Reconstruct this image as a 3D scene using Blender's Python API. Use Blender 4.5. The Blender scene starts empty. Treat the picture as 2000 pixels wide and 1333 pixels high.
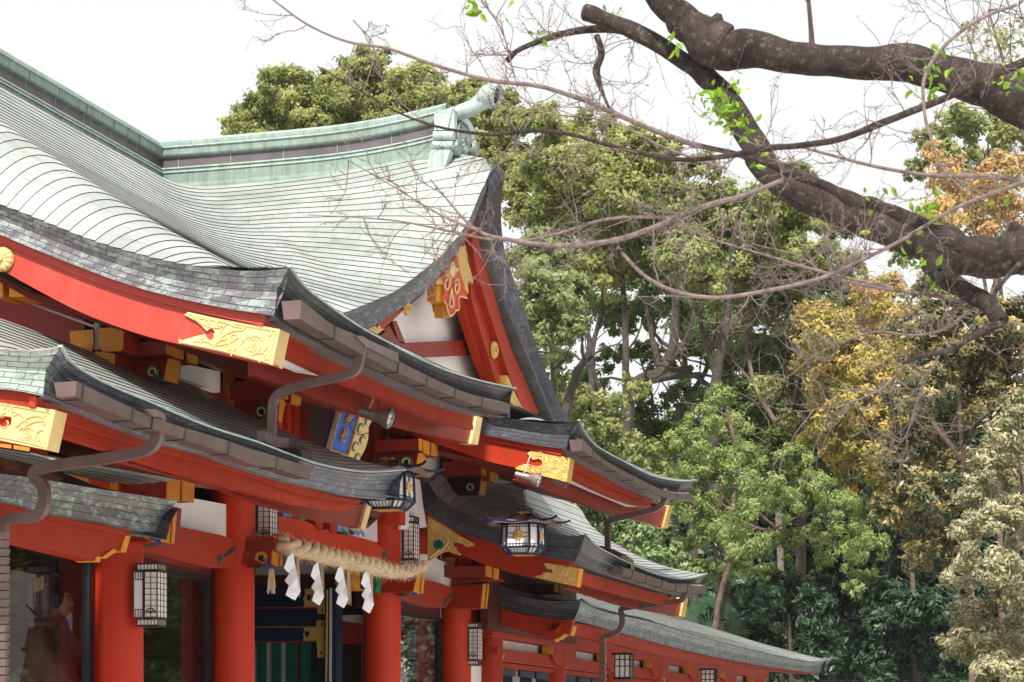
import bpy, bmesh, math, random
import numpy as np
from mathutils import Vector
R_ = math.radians
random.seed(7)
# ------------------------------------------------------------------ camera, sky, sun, exposure
sc = bpy.context.scene
COL = sc.collection
AZ = math.atan(1300/4500); SU, CU = math.sin(AZ), math.cos(AZ)     # the front of the gate runs off at this angle from the view axis
EYE = 1.6
cam_d = bpy.data.cameras.new("camera"); cam = bpy.data.objects.new("camera", cam_d); COL.objects.link(cam)
cam.location = (0, 0, EYE); cam.rotation_euler = (R_(90), 0, 0)
cam_d.sensor_width = 36; cam_d.lens = 81.0; cam_d.shift_y = (1450-666.5)/2000
cam_d.clip_start = 0.3; cam_d.clip_end = 2000
cam_d.dof.use_dof = True; cam_d.dof.focus_distance = 22.0; cam_d.dof.aperture_fstop = 13.0
sc.camera = cam
SUN_DIR = Vector((-SU*0.94 + CU*0.16, -CU*0.94 - SU*0.16, 0)).normalized()
SUN_EL = R_(44)
SUN_DIR = Vector((SUN_DIR.x*math.cos(SUN_EL), SUN_DIR.y*math.cos(SUN_EL), math.sin(SUN_EL)))
w = bpy.data.worlds.new("World"); sc.world = w; w.use_nodes = True
nt = w.node_tree; nt.nodes.clear()
sky = nt.nodes.new('ShaderNodeTexSky'); sky.sky_type = 'NISHITA'; sky.sun_disc = False
sky.sun_elevation = SUN_EL; sky.sun_rotation = math.atan2(SUN_DIR.x, SUN_DIR.y)
sky.air_density = 1.0; sky.dust_density = 4.0
mx = nt.nodes.new('ShaderNodeMix'); mx.data_type = 'RGBA'; mx.inputs[0].default_value = 0.97
cl = nt.nodes.new('ShaderNodeTexNoise'); cl.inputs['Scale'].default_value = 1.6; cl.inputs['Detail'].default_value = 3
clr = nt.nodes.new('ShaderNodeMapRange'); clr.inputs[3].default_value = 7.3; clr.inputs[4].default_value = 7.7
cmb = nt.nodes.new('ShaderNodeCombineColor')
nt.links.new(cl.outputs[0], clr.inputs[0])
for i in range(3): nt.links.new(clr.outputs[0], cmb.inputs[i])
nt.links.new(sky.outputs[0], mx.inputs[6]); nt.links.new(cmb.outputs[0], mx.inputs[7])
bg = nt.nodes.new('ShaderNodeBackground'); bg.inputs[1].default_value = 0.1
wo = nt.nodes.new('ShaderNodeOutputWorld')
nt.links.new(mx.outputs[2], bg.inputs[0]); nt.links.new(bg.outputs[0], wo.inputs[0])
sl = bpy.data.lights.new("sun", 'SUN'); sl.energy = 4.8; sl.angle = R_(2.0); sl.color = (1.0, 0.95, 0.87)
so = bpy.data.objects.new("sun", sl); COL.objects.link(so)
so.rotation_euler = (-SUN_DIR).to_track_quat('-Z', 'Y').to_euler()
sc.view_settings.view_transform = 'Standard'; sc.view_settings.look = 'None'
sc.view_settings.exposure = 0.45; sc.view_settings.gamma = 1.0
try:
    sc.cycles.max_bounces = 7; sc.cycles.transparent_max_bounces = 6; sc.cycles.use_denoising = True
except Exception: pass

# ------------------------------------------------------------------ geometry frame: s along the front (away), t outwards (to the right), h above eye
def W(p): return (SU*p[0]+CU*p[1], CU*p[0]-SU*p[1], p[2]+EYE)
def onT(x, y, t):
    r = (x-1000)/4500; s = -t*(CU+SU*r)/(SU-CU*r); Y = CU*s-SU*t
    return (s, t, (1450-y)*Y/4500)
def onS(x, y, s):
    r = (x-1000)/4500; t = -s*(SU-CU*r)/(CU+SU*r); Y = CU*s-SU*t
    return (s, t, (1450-y)*Y/4500)
def onY(x, y, Y): return ((x-1000)/4500*Y, Y, (1450-y)/4500*Y+EYE)       # world point at a distance
CR = {'A':(0,0,2.855),'B':(600,100,3.3333),'C':(0,400,3.3333),'D':(500,450,3.3333),'E':(0,650,4),'F':(400,700,4),'G':(800,700,3.3333),
 'H':(0,933,3.332),'I':(400,933,3.332),'J':(800,933,3.332),'K':(1200,933,3.332),'L':(1100,0,2.2222),'M':(900,400,2.2212),'N':(1400,500,1.6),
 'O':(780,140,6.6667),'P':(850,300,6.6667),'Q':(600,480,5.5528),'R':(620,760,8.333),'S':(0,1050,4.708),'T':(940,970,10.256),'U':(340,590,8.333),
 'V':(820,1000,6.25),'W':(120,620,6.6667),'X':(420,700,7.4045),'Y':(720,800,8.3333),'Z':(880,1160,7.704),'a':(480,960,6.25),'b':(480,1120,6.2577),'p':(0,0,1)}
def C(k, pts):
    ox, oy, z = CR[k]; return [(ox+x/z, oy+y/z) for x, y in pts]
def PL(pts, kind, val):                                            # traced points on a real plane of the building
    f = onT if kind == 't' else onS
    return [f(x, y, val) for x, y in pts]
def crom(pts, n=5):
    P = [np.array(p, float) for p in pts]; out = []
    for i in range(len(P)-1):
        p0 = P[i-1] if i else 2*P[0]-P[1]; p1, p2 = P[i], P[i+1]; p3 = P[i+2] if i+2 < len(P) else 2*P[-1]-P[-2]
        for k in range(n):
            u = k/n
            out.append(tuple(.5*((2*p1)+(p2-p0)*u+(2*p0-5*p1+4*p2-p3)*u*u+(3*p1-p0-3*p2+p3)*u**3)))
    out.append(tuple(P[-1])); return out
def resample(pts, n):
    P = np.array(pts, float); d = np.r_[0, np.cumsum(np.linalg.norm(np.diff(P, axis=0), axis=1))]
    q = np.linspace(0, d[-1], n); return [tuple(np.interp(a, d, P[:, i]) for i in range(P.shape[1])) for a in q]

class MB:
    def __init__(self, world=False):
        self.v = []; self.f = []; self.m = []; self.uv = []; self.world = world
    def add(self, vs, fs, mi=0, uvs=None):
        o = len(self.v); self.v += [tuple(p) for p in vs]
        for k, f in enumerate(fs):
            self.f.append([o+i for i in f]); self.m.append(mi)
            self.uv.append([uvs[i] for i in f] if uvs else [(self.v[o+i][0]+self.v[o+i][1], self.v[o+i][2]) for i in f])
        return self
    def loft(self, polys, mi=0, close=False, cap=False):
        n = len(polys[0]); m = len(polys); vs = [p for q in polys for p in q]
        d = [0]
        for i in range(1, n): d.append(d[-1]+math.dist(polys[0][i], polys[0][i-1]))
        c = [0]
        for j in range(1, m): c.append(c[-1]+math.dist(polys[j][n//2], polys[j-1][n//2]))
        uvs = [(d[i], c[j]) for j in range(m) for i in range(n)]
        fs = []
        for j in range(m if close else m-1):
            a, b = j, (j+1) % m
            for i in range(n-1): fs.append((a*n+i, a*n+i+1, b*n+i+1, b*n+i))
        self.add(vs, fs, mi, uvs)
        if cap and close:
            self.add([q[0] for q in polys], [tuple(range(m))], mi); self.add([q[-1] for q in polys], [tuple(range(m))], mi)
        return self
    def ext(self, poly, vec, mi=0, side=None):                     # extrude a flat polygon
        n = len(poly); b = [tuple(np.array(p)+np.array(vec)) for p in poly]
        self.add(poly, [tuple(range(n))], mi); self.add(b, [tuple(range(n))[::-1]], mi if side is None else side)
        self.add(list(poly)+b, [(i, (i+1) % n, n+(i+1) % n, n+i) for i in range(n)], mi if side is None else side)
        return self
    def box(self, a, b, mi=0):
        (x0, y0, z0), (x1, y1, z1) = a, b
        v = [(x0,y0,z0),(x1,y0,z0),(x1,y1,z0),(x0,y1,z0),(x0,y0,z1),(x1,y0,z1),(x1,y1,z1),(x0,y1,z1)]
        return self.add(v, [(0,1,2,3),(4,5,6,7),(0,1,5,4),(1,2,6,5),(2,3,7,6),(3,0,4,7)], mi)
    def tube(self, path, r, n=8, mi=0, sq=None, cap=True):          # round tube, or rectangular with sq=(w,h)
        P = [np.array(p, float) for p in path]; rs = r if hasattr(r, '__len__') else [r]*len(P); rings = []
        up0 = np.array((0, 0, 1.))
        for i, p in enumerate(P):
            d = P[min(i+1, len(P)-1)]-P[max(i-1, 0)]; d = d/(np.linalg.norm(d)+1e-9)
            if i == 0:
                a = np.cross(d, up0)
                if np.linalg.norm(a) < .15: a = np.cross(d, (1., 0, 0))
            else: a = a-d*np.dot(a, d)
            a = a/(np.linalg.norm(a)+1e-9); b = np.cross(d, a)
            if sq: ring = [p+a*sx*sq[0]/2+b*sy*sq[1]/2 for sx, sy in ((-1,-1),(1,-1),(1,1),(-1,1))]
            else: ring = [p+(a*math.cos(2*math.pi*k/n)+b*math.sin(2*math.pi*k/n))*rs[i] for k in range(n)]
            rings.append(ring)
        m = len(rings[0]); vs = [tuple(q) for g in rings for q in g]; fs = []
        L = [0]
        for i in range(1, len(P)): L.append(L[-1]+float(np.linalg.norm(P[i]-P[i-1])))
        for i in range(len(rings)-1):
            for k in range(m): fs.append((i*m+k, i*m+(k+1) % m, (i+1)*m+(k+1) % m, (i+1)*m+k))
        uvs = [(L[i], k/m) for i in range(len(rings)) for k in range(m)]
        self.add(vs, fs, mi, uvs)
        if cap: self.add(vs[:m], [tuple(range(m))], mi); self.add(vs[-m:], [tuple(range(m))], mi)
        return self
    def lathe(self, c, prof, n=24, mi=0, ax=2):                     # prof: (radius, height)
        rings = []
        for r, z in prof:
            ring = []
            for k in range(n):
                a = 2*math.pi*k/n; q = [r*math.cos(a), r*math.sin(a)]
                q.insert(ax, z); ring.append((c[0]+q[0], c[1]+q[1], c[2]+q[2]))
            rings.append(ring)
        vs = [q for g in rings for q in g]; fs = []
        for i in range(len(rings)-1):
            for k in range(n): fs.append((i*n+k, i*n+(k+1) % n, (i+1)*n+(k+1) % n, (i+1)*n+k))
        self.add(vs, fs, mi, [(k/n*6.28*prof[i][0] if i < len(prof) else 0, prof[i][1]) for i in range(len(prof)) for k in range(n)])
        return self
    def build(self, name, mats, parent=None, smooth=False, bevel=0, recalc=True):
        me = bpy.data.meshes.new(name)
        V = self.v if self.world else [W(p) for p in self.v]
        if parent is not None:
            q = parent
            off = Vector((0, 0, 0))
            while q is not None: off += Vector(q.location); q = q.parent
            V = [(a-off.x, b-off.y, c-off.z) for a, b, c in V]
        me.from_pydata(V, [], self.f)
        if not isinstance(mats, (list, tuple)): mats = [mats]
        for m in mats: me.materials.append(m)
        me.polygons.foreach_set('material_index', self.m)
        uvl = me.uv_layers.new(name='UVMap')
        uvl.data.foreach_set('uv', [c for f in self.uv for p in f for c in p])
        if recalc:
            bm = bmesh.new(); bm.from_mesh(me); bmesh.ops.remove_doubles(bm, verts=bm.verts, dist=1e-5) if smooth else None
            bmesh.ops.recalc_face_normals(bm, faces=bm.faces); bm.to_mesh(me); bm.free()
        if smooth:
            me.polygons.foreach_set('use_smooth', [True]*len(me.polygons))
            try: me.set_sharp_from_angle(angle=R_(38))
            except Exception: pass
        o = bpy.data.objects.new(name, me); COL.objects.link(o)
        if parent is not None: o.parent = parent
        if bevel:
            b = o.modifiers.new('bevel', 'BEVEL'); b.width = bevel; b.segments = 2; b.limit_method = 'ANGLE'; b.angle_limit = R_(40)
        return o
def empty(name, loc, label, cat, group=None):
    o = bpy.data.objects.new(name, None); COL.objects.link(o); o.location = loc; o.empty_display_size = .3
    o['label'] = label; o['category'] = cat
    if group: o['group'] = group
    return o
def tag(o, label=None, cat=None, group=None, kind=None):
    if label: o['label'] = label
    if cat: o['category'] = cat
    if group: o['group'] = group
    if kind: o['kind'] = kind
    return o

# ------------------------------------------------------------------ materials
def new_mat(name):
    m = bpy.data.materials.new(name); m.use_nodes = True; n = m.node_tree; b = n.nodes['Principled BSDF']; return m, n, b
def nd(n, t, **kw):
    x = n.nodes.new(t)
    for k, v in kw.items(): setattr(x, k, v)
    return x
def ramp(n, src, stops):
    r = nd(n, 'ShaderNodeValToRGB'); e = r.color_ramp.elements
    e[0].position, e[0].color = stops[0][0], (*stops[0][1], 1); e[1].position, e[1].color = stops[-1][0], (*stops[-1][1], 1)
    for p, c in stops[1:-1]: q = e.new(p); q.color = (*c, 1)
    n.links.new(src, r.inputs[0]); return r
def noise(n, scale, detail=4, vec=None, rough=.6, dist=0):
    x = nd(n, 'ShaderNodeTexNoise'); x.inputs['Scale'].default_value = scale; x.inputs['Detail'].default_value = detail
    x.inputs['Roughness'].default_value = rough; x.inputs['Distortion'].default_value = dist
    if vec is not None: n.links.new(vec, x.inputs['Vector'])
    return x
def mapping(n, out, scale):
    m = nd(n, 'ShaderNodeMapping'); m.inputs['Scale'].default_value = scale; n.links.new(out, m.inputs[0]); return m.outputs[0]
def mixc(n, fac, a, b, mode='MIX'):
    x = nd(n, 'ShaderNodeMix', data_type='RGBA', blend_type=mode)
    if hasattr(fac, 'node'): n.links.new(fac, x.inputs[0])
    else: x.inputs[0].default_value = fac
    for i, q in ((6, a), (7, b)):
        if hasattr(q, 'node'): n.links.new(q, x.inputs[i])
        else: x.inputs[i].default_value = (*q, 1)
    return x.outputs[2]
def bump(n, b, src, st=.3, d=.01, prev=None):
    x = nd(n, 'ShaderNodeBump'); x.inputs['Strength'].default_value = st; x.inputs['Distance'].default_value = d
    n.links.new(src, x.inputs['Height'])
    if prev: n.links.new(prev, x.inputs['Normal'])
    n.links.new(x.outputs[0], b.inputs['Normal']); return x.outputs[0]
def painted(name, col, rough=.4, var=.16, sc_=5, bmp=.06, metal=0, dirt=None, spec=.3):
    m, n, b = new_mat(name); g = nd(n, 'ShaderNodeNewGeometry')
    a = noise(n, sc_, 6, g.outputs['Position']); lo = tuple(c*(1-var) for c in col); hi = tuple(min(1, c*(1+var)) for c in col)
    r = ramp(n, a.outputs[0], [(.3, lo), (.7, hi)]); c = r.outputs[0]
    if dirt:
        a2 = noise(n, 2.3, 8, mapping(n, g.outputs['Position'], (3, 3, .8)), .7)
        f = ramp(n, a2.outputs[0], [(.52, (0, 0, 0)), (.72, (1, 1, 1))])
        mm = nd(n, 'ShaderNodeMath', operation='MULTIPLY'); mm.inputs[1].default_value = dirt[1]
        n.links.new(f.outputs[0], mm.inputs[0]); c = mixc(n, mm.outputs[0], c, dirt[0])
    n.links.new(c, b.inputs['Base Color']); b.inputs['Roughness'].default_value = rough; b.inputs['Metallic'].default_value = metal
    b.inputs['Specular IOR Level'].default_value = spec
    rr = nd(n, 'ShaderNodeMapRange'); rr.inputs[3].default_value = rough-.08; rr.inputs[4].default_value = rough+.12
    a3 = noise(n, 14, 5, g.outputs['Position']); n.links.new(a3.outputs[0], rr.inputs[0]); n.links.new(rr.outputs[0], b.inputs['Roughness'])
    if bmp: bump(n, b, a3.outputs[0], bmp, .01)
    return m
M = {}
M['red'] = painted('vermilion_paint', (.36, .029, .009), .42, .14, 3, .05, dirt=((.20, .028, .02), .6), spec=.2)
M['fadedred'] = painted('sun_faded_red_paint', (.40, .050, .036), .42, .10, 1.2, .04, dirt=((.50, .12, .10), .4))
M['orange_red'] = painted('bright_vermilion_paint', (.54, .040, .013), .36, .12, 3, .05)
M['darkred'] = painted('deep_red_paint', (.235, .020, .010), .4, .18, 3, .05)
M['ochre'] = painted('ochre_end_paint', (.66, .27, .035), .5, .14, 4, .05)
M['white'] = painted('white_plaster', (.86, .83, .83), .85, .05, 3, .15)
M['black'] = painted('black_lacquer', (.012, .012, .018), .35, .2, 6, .04)
M['navy'] = painted('navy_lacquer', (.014, .020, .048), .3, .2, 6, .04)
M['brown'] = painted('brown_copper', (.165, .112, .108), .36, .22, 4, .06, metal=.35, dirt=((.10, .12, .11), .5))
M['darkcopper'] = painted('dark_copper_band', (.16, .145, .15), .45, .25, 3, .1, metal=.2, dirt=((.22, .35, .30), .5))
M['teal'] = painted('teal_paint', (.006, .11, .10), .45, .2)
M['green'] = painted('green_paint', (.012, .16, .09), .5, .2)
M['blue'] = painted('blue_paint', (.05, .14, .55), .45, .12)
M['skyblue'] = painted('pale_blue_paint', (.16, .38, .72), .45, .1)
M['greenslat'] = painted('green_lacquer_slat', (.008, .085, .06), .35, .2)
M['lampwhite'] = painted('lantern_paper', (.80, .76, .76), .5, .05, 9, .03)
M['steel'] = painted('grey_brown_lamp_metal', (.30, .24, .22), .4, .15, metal=.5)
M['paper'] = painted('white_paper', (.86, .86, .9), .7, .03)
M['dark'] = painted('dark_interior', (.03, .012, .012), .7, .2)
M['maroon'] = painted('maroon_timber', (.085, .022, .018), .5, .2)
M['greywall'] = painted('grey_plaster', (.42, .40, .42), .85, .06)
def gold(name, col=(.74, .45, .13), metal=.45, carve=True):
    m, n, b = new_mat(name); g = nd(n, 'ShaderNodeNewGeometry')
    a = noise(n, 3, 5, g.outputs['Position'])
    r = ramp(n, a.outputs[0], [(.3, tuple(c*.82 for c in col)), (.7, tuple(min(1, c*1.08) for c in col))]); n.links.new(r.outputs[0], b.inputs['Base Color'])
    b.inputs['Metallic'].default_value = metal; b.inputs['Roughness'].default_value = .38
    if carve:
        d = noise(n, 11, 2, g.outputs['Position'], .4, 1.6)
        wv = nd(n, 'ShaderNodeMath', operation='PINGPONG'); wv.inputs[1].default_value = .07; n.links.new(d.outputs[0], wv.inputs[0])
        mu = nd(n, 'ShaderNodeMath', operation='MULTIPLY'); mu.inputs[1].default_value = 12; n.links.new(wv.outputs[0], mu.inputs[0])
        bump(n, b, mu.outputs[0], .32, .010)
    return m
M['gold'] = gold('carved_gold'); M['goldpale'] = gold('pale_gold_leaf', (.82, .58, .25), .2); M['goldflat'] = gold('flat_gold', carve=False)
def copper_roof():
    m, n, b = new_mat('weathered_copper_roof'); g = nd(n, 'ShaderNodeNewGeometry'); uv = nd(n, 'ShaderNodeTexCoord')
    a = noise(n, 2.2, 8, g.outputs['Position'], .7)
    r = ramp(n, a.outputs[0], [(.25, (.34, .37, .355)), (.5, (.44, .465, .455)), (.75, (.53, .545, .535))])
    st = noise(n, 1.0, 6, mapping(n, uv.outputs['UV'], (9, 1.1, 1)), .65)
    f = ramp(n, st.outputs[0], [(.47, (0, 0, 0)), (.72, (.6, .6, .6))])
    c = mixc(n, f.outputs[0], r.outputs[0], (.30, .30, .25))
    br = nd(n, 'ShaderNodeTexBrick'); br.inputs['Scale'].default_value = 1; br.inputs['Brick Width'].default_value = .95; br.inputs['Row Height'].default_value = .145
    br.inputs['Mortar Size'].default_value = .003; br.inputs['Color1'].default_value = (1, 1, 1, 1); br.inputs['Color2'].default_value = (.86, .88, .88, 1); br.inputs['Mortar'].default_value = (.45, .45, .45, 1)
    n.links.new(uv.outputs['UV'], br.inputs['Vector']); c = mixc(n, 1.0, c, br.outputs['Color'], 'MULTIPLY')
    big = noise(n, .9, 5, g.outputs['Position'], .65, .5); c = mixc(n, 1.0, c, ramp(n, big.outputs[0], [(.35, (.72, .75, .73)), (.6, (1, 1, 1))]).outputs[0], 'MULTIPLY')
    n.links.new(c, b.inputs['Base Color']); b.inputs['Roughness'].default_value = .42; b.inputs['Metallic'].default_value = .15
    bump(n, b, a.outputs[0], .12, .02); return m
def patina(name, lo, hi, streak):
    m, n, b = new_mat(name); g = nd(n, 'ShaderNodeNewGeometry')
    a = noise(n, 3, 8, g.outputs['Position'], .7); r = ramp(n, a.outputs[0], [(.3, lo), (.68, hi)])
    st = noise(n, 1, 6, mapping(n, g.outputs['Position'], (16, 16, 1.2)), .7)
    f = ramp(n, st.outputs[0], [(.48, (0, 0, 0)), (.75, (.8, .8, .8))]); c = mixc(n, f.outputs[0], r.outputs[0], streak)
    n.links.new(c, b.inputs['Base Color']); b.inputs['Roughness'].default_value = .5; b.inputs['Metallic'].default_value = .15; bump(n, b, a.outputs[0], .15, .01); return m
def shingle(name, c1, c2, c3, bw=.15, rh=.043, green=.5):
    m, n, b = new_mat(name); uv = nd(n, 'ShaderNodeTexCoord'); g = nd(n, 'ShaderNodeNewGeometry')
    br = nd(n, 'ShaderNodeTexBrick'); br.inputs['Scale'].default_value = 1; br.inputs['Brick Width'].default_value = bw; br.inputs['Row Height'].default_value = rh
    br.inputs['Mortar Size'].default_value = .0022; br.inputs['Mortar Smooth'].default_value = .2; br.inputs['Bias'].default_value = -.2
    br.inputs['Color1'].default_value = (*c1, 1); br.inputs['Color2'].default_value = (*c2, 1); br.inputs['Mortar'].default_value = (.012, .012, .014, 1)
    n.links.new(uv.outputs['UV'], br.inputs['Vector'])
    a = noise(n, 5.5, 9, mapping(n, g.outputs['Position'], (1, 1, 2.6)), .82, .3)
    f = ramp(n, a.outputs[0], [(.60-green*.22, (0, 0, 0)), (.66-green*.16, (1, 1, 1))])
    c = mixc(n, f.outputs[0], br.outputs['Color'], c3)
    mt = nd(n, 'ShaderNodeMix', data_type='RGBA'); n.links.new(br.outputs['Fac'], mt.inputs[0]); n.links.new(c, mt.inputs[6]); mt.inputs[7].default_value = (.012, .012, .014, 1)
    n.links.new(mt.outputs[2], b.inputs['Base Color']); b.inputs['Roughness'].default_value = .42; b.inputs['Metallic'].default_value = .2
    inv = nd(n, 'ShaderNodeMath', operation='SUBTRACT'); inv.inputs[0].default_value = 1; n.links.new(br.outputs['Fac'], inv.inputs[1])
    p = bump(n, b, inv.outputs[0], .8, .006); bump(n, b, a.outputs[0], .12, .01, p); return m
M['roof'] = copper_roof()
M['lap'] = painted('dark_joint_and_lap_shade', (.025, .028, .028), .6, .3, 8, 0)  # near-black; on the course risers it paints the shadow gap under each lap
M['ridge'] = patina('ridge_verdigris', (.15, .22, .19), (.27, .35, .31), (.11, .095, .085))
M['ridgepale'] = patina('pale_verdigris', (.30, .39, .36), (.44, .52, .50), (.17, .22, .20))
M['shingle'] = shingle('shingle_patinated', (.125, .118, .13), (.21, .20, .215), (.32, .37, .36), green=.5)
M['shinglegreen'] = shingle('shingle_green', (.20, .21, .22), (.32, .36, .35), (.36, .44, .40), green=.95)
M['shingledark'] = shingle('shingle_dark', (.055, .055, .07), (.085, .085, .10), (.12, .18, .17), green=.25)
M['shingleblue'] = shingle('shingle_bluegrey', (.10, .105, .145), (.155, .16, .20), (.22, .26, .27), bw=.17, green=.35)
def glassm():
    m, n, b = new_mat('window_glass'); b.inputs['Base Color'].default_value = (.02, .022, .025, 1); b.inputs['Roughness'].default_value = .02
    b.inputs['Transmission Weight'].default_value = 0; b.inputs['Specular IOR Level'].default_value = .9
    tr = nd(n, 'ShaderNodeBsdfTransparent'); tr.inputs[0].default_value = (.8, .8, .82, 1)
    gl = nd(n, 'ShaderNodeBsdfGlossy'); gl.inputs['Roughness'].default_value = .02
    lw = nd(n, 'ShaderNodeLayerWeight'); fr = nd(n, 'ShaderNodeMath', operation='POWER'); n.links.new(lw.outputs['Facing'], fr.inputs[0]); fr.inputs[1].default_value = 4.3
    ms = nd(n, 'ShaderNodeMixShader'); n.links.new(fr.outputs[0], ms.inputs[0]); n.links.new(tr.outputs[0], ms.inputs[1]); n.links.new(gl.outputs[0], ms.inputs[2])
    n.links.new(ms.outputs[0], n.nodes['Material Output'].inputs[0]); return m
M['glass'] = glassm()
def straw():
    m, n, b = new_mat('rice_straw'); uv = nd(n, 'ShaderNodeTexCoord'); g = nd(n, 'ShaderNodeNewGeometry')
    a = noise(n, 60, 4, mapping(n, g.outputs['Position'], (1, 1, .35)), .7, 2.0)
    r = ramp(n, a.outputs[0], [(.3, (.56, .38, .22)), (.7, (.93, .75, .52))]); n.links.new(r.outputs[0], b.inputs['Base Color'])
    b.inputs['Roughness'].default_value = .85; bump(n, b, a.outputs[0], .9, .012); return m
M['straw'] = straw()
# ------------------------------------------------------------------ ground
gb = MB(True); N = 40
gb.add([(-400, -60, 0), (500, -60, 0), (500, 900, 0), (-400, 900, 0)], [(0, 1, 2, 3)])
mg, n_, b_ = new_mat('pale_stone_paving'); g_ = nd(n_, 'ShaderNodeNewGeometry'); a_ = noise(n_, .6, 6, g_.outputs['Position'])
n_.links.new(ramp(n_, a_.outputs[0], [(.3, (.42, .40, .37)), (.7, (.56, .53, .49))]).outputs[0], b_.inputs['Base Color']); b_.inputs['Roughness'].default_value = .9
tag(gb.build('ground', mg), 'pale stone paving of the shrine court', None, None, 'structure')

S0 = 23.43
gate = empty('shrine_gate', W((S0, -10.9, -EYE)), 'tall vermilion shrine gate with stacked pale copper roofs and a front gable', 'gate')
corr = empty('shrine_corridor', W((41, -9.5, -EYE)), 'low vermilion corridor with one pale copper roof running away from the gate', 'corridor')

# ------------------------------------------------------------------ roofs laid in lapped courses
def interp(tab, x):
    return float(np.interp(x, [p[0] for p in tab], [p[1] for p in tab]))
LIFT = .008
def courses(grid, name, parent, mats, vs0=0):
    """grid[j][i]: row j going up the slope, column i along; each course overlaps the one below with a real step"""
    mb = MB(); nr = len(grid); nc = len(grid[0])
    for j in range(nr-1):
        lo = [(p[0], p[1], p[2]+LIFT) for p in grid[j]]; hi = grid[j+1]
        d = [0]
        for i in range(1, nc): d.append(d[-1]+math.dist(lo[i], lo[i-1]))
        vs = lo+list(hi); uv = [(d[i], (vs0+j)*.145+.01) for i in range(nc)]+[(d[i], (vs0+j)*.145+.135) for i in range(nc)]
        mb.add(vs, [(i, i+1, nc+i+1, nc+i) for i in range(nc-1)], 0, uv)
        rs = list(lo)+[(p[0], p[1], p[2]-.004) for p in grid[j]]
        mb.add(rs, [(i, i+1, nc+i+1, nc+i) for i in range(nc-1)], 1, uv)  # riser coloured dark as the shadow line of the lap
    return mb.build(name, mats, parent, smooth=False, recalc=False)
def ssamp(a, b, n=34):
    u = np.linspace(0, 1, n); u = .5-.5*np.cos(np.pi*u); return [a+(b-a)*x for x in u]
def lean(name, parent, prof, sA, sB, ev, rA=(1.2, .02, .25), rB=(.6, 0, 0), step=.14, hold=2.0, profB=None):
    """lean-to roof slope; prof = (t,h) from the eave up, measured on the edge sA; ev = (s,h) along the eave"""
    P = crom(prof, 8); L = sum(math.dist(P[i], P[i+1]) for i in range(len(P)-1)); n = max(3, int(L/step)); P = resample(P, n+1)
    ss = ssamp(sA, sB); h0 = interp(ev, sA); g = []
    for j, (t, h) in enumerate(P):
        v = j/n; row = []
        for s in ss:
            k = (interp(ev, s)-h0)*(1-v)**hold
            if rA[0]: d = min(1, abs(s-sA)/rA[0]); k += (rA[1]+(rA[2]-rA[1])*v)*(1-(1-d)**2)
            if rB[0] and rB[2]: d = min(1, abs(s-sB)/rB[0]); k += -(rB[1]+(rB[2]-rB[1])*v)*(1-d)**2
            hh = h
            if profB: b_ = min(1, abs(s-sA)/2.2)**.8; hh = h*(1-b_)+interp(sorted(profB), t)*b_
            row.append((s, t, hh+k))
        g.append(row)
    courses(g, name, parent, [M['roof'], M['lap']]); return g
def edge(name, parent, top, bot, inset, mat, back=.3, n=44):
    """thick stacked-shingle edge: face between a top line and an undercut bottom line, closed at the back"""
    a = resample(crom(top, 6), n); b = resample(crom(bot, 6), n)
    a2 = [(p[0]+inset[0], p[1]+inset[1], p[2]-.02) for p in a]; b2 = [(p[0]+inset[0], p[1]+inset[1], p[2]+.02) for p in b]
    if inset[0]: tm = max(p[1] for p in a)-.3; a2, b2 = [(p[0], min(p[1], tm), p[2]) for p in a2], [(p[0], min(p[1], tm), p[2]) for p in b2]
    elif abs(a[0][0]-a[-1][0]) > 5.5: lo_, hi_ = b[0][0]+.33, a[-1][0]-.33; a2 = [(p[0], p[1], p[2]-.06) for p in a2]; a2, b2 = [(min(hi_, max(lo_, p[0])), p[1], p[2]) for p in a2], [(min(hi_, max(lo_, p[0])), p[1], p[2]) for p in b2]
    m_ = [tuple((np.array(p)*.55+np.array(q)*.45)+np.array((0, 0, 0))+np.array(inset)*.14) for p, q in zip(a, b)]
    mb = MB(); mb.loft([a, m_, b], 0); mb.loft([b, b2], 1); mb.loft([a, a2], 1)
    return mb.build(name, [mat, M['darkcopper']], parent, recalc=True)
def board(name, parent, top, bot, vec, mat, n=30, bevel=.006, lip=0):
    """plank following two curves, thick along vec"""
    a = resample(crom(top, 6), n); b = resample(crom(bot, 6), n); v = np.array(vec)
    q = [a, b, [tuple(np.array(p)+v) for p in b], [tuple(np.array(p)+v) for p in a]]
    mb = MB(); mb.loft(q, 0, close=True, cap=True)
    if lip:
        m1 = [tuple(np.array(p)*.62+np.array(r)*.38-v/np.linalg.norm(v)*lip) for p, r in zip(a, b)]
        a1 = [tuple(np.array(p)-v/np.linalg.norm(v)*lip) for p in a]
        mb.loft([a1, m1, [tuple(np.array(p)+v/np.linalg.norm(v)*(lip+.01)) for p in m1], [tuple(np.array(p)+v/np.linalg.norm(v)*(lip+.01)) for p in a1]], 0, close=True, cap=True)
    return mb.build(name, mat, parent, bevel=0)
def sh(pts, ds=0, dt=0, dh=0): return [(p[0]+ds, p[1]+dt, p[2]+dh) for p in pts]
def plate(name, parent, pts, kind, val, th, mat, side=None, smooth=False):
    """flat traced shape with real thickness"""
    P = PL(pts, kind, val); vec = (th, 0, 0) if kind == 's' else (0, -th, 0)
    mb = MB(); mb.ext(P, vec, 0, 1 if side else 0); return mb.build(name, [mat, side] if side else mat, parent)
RED = M['red']
SA, TE = 16.03, -6.355
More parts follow.
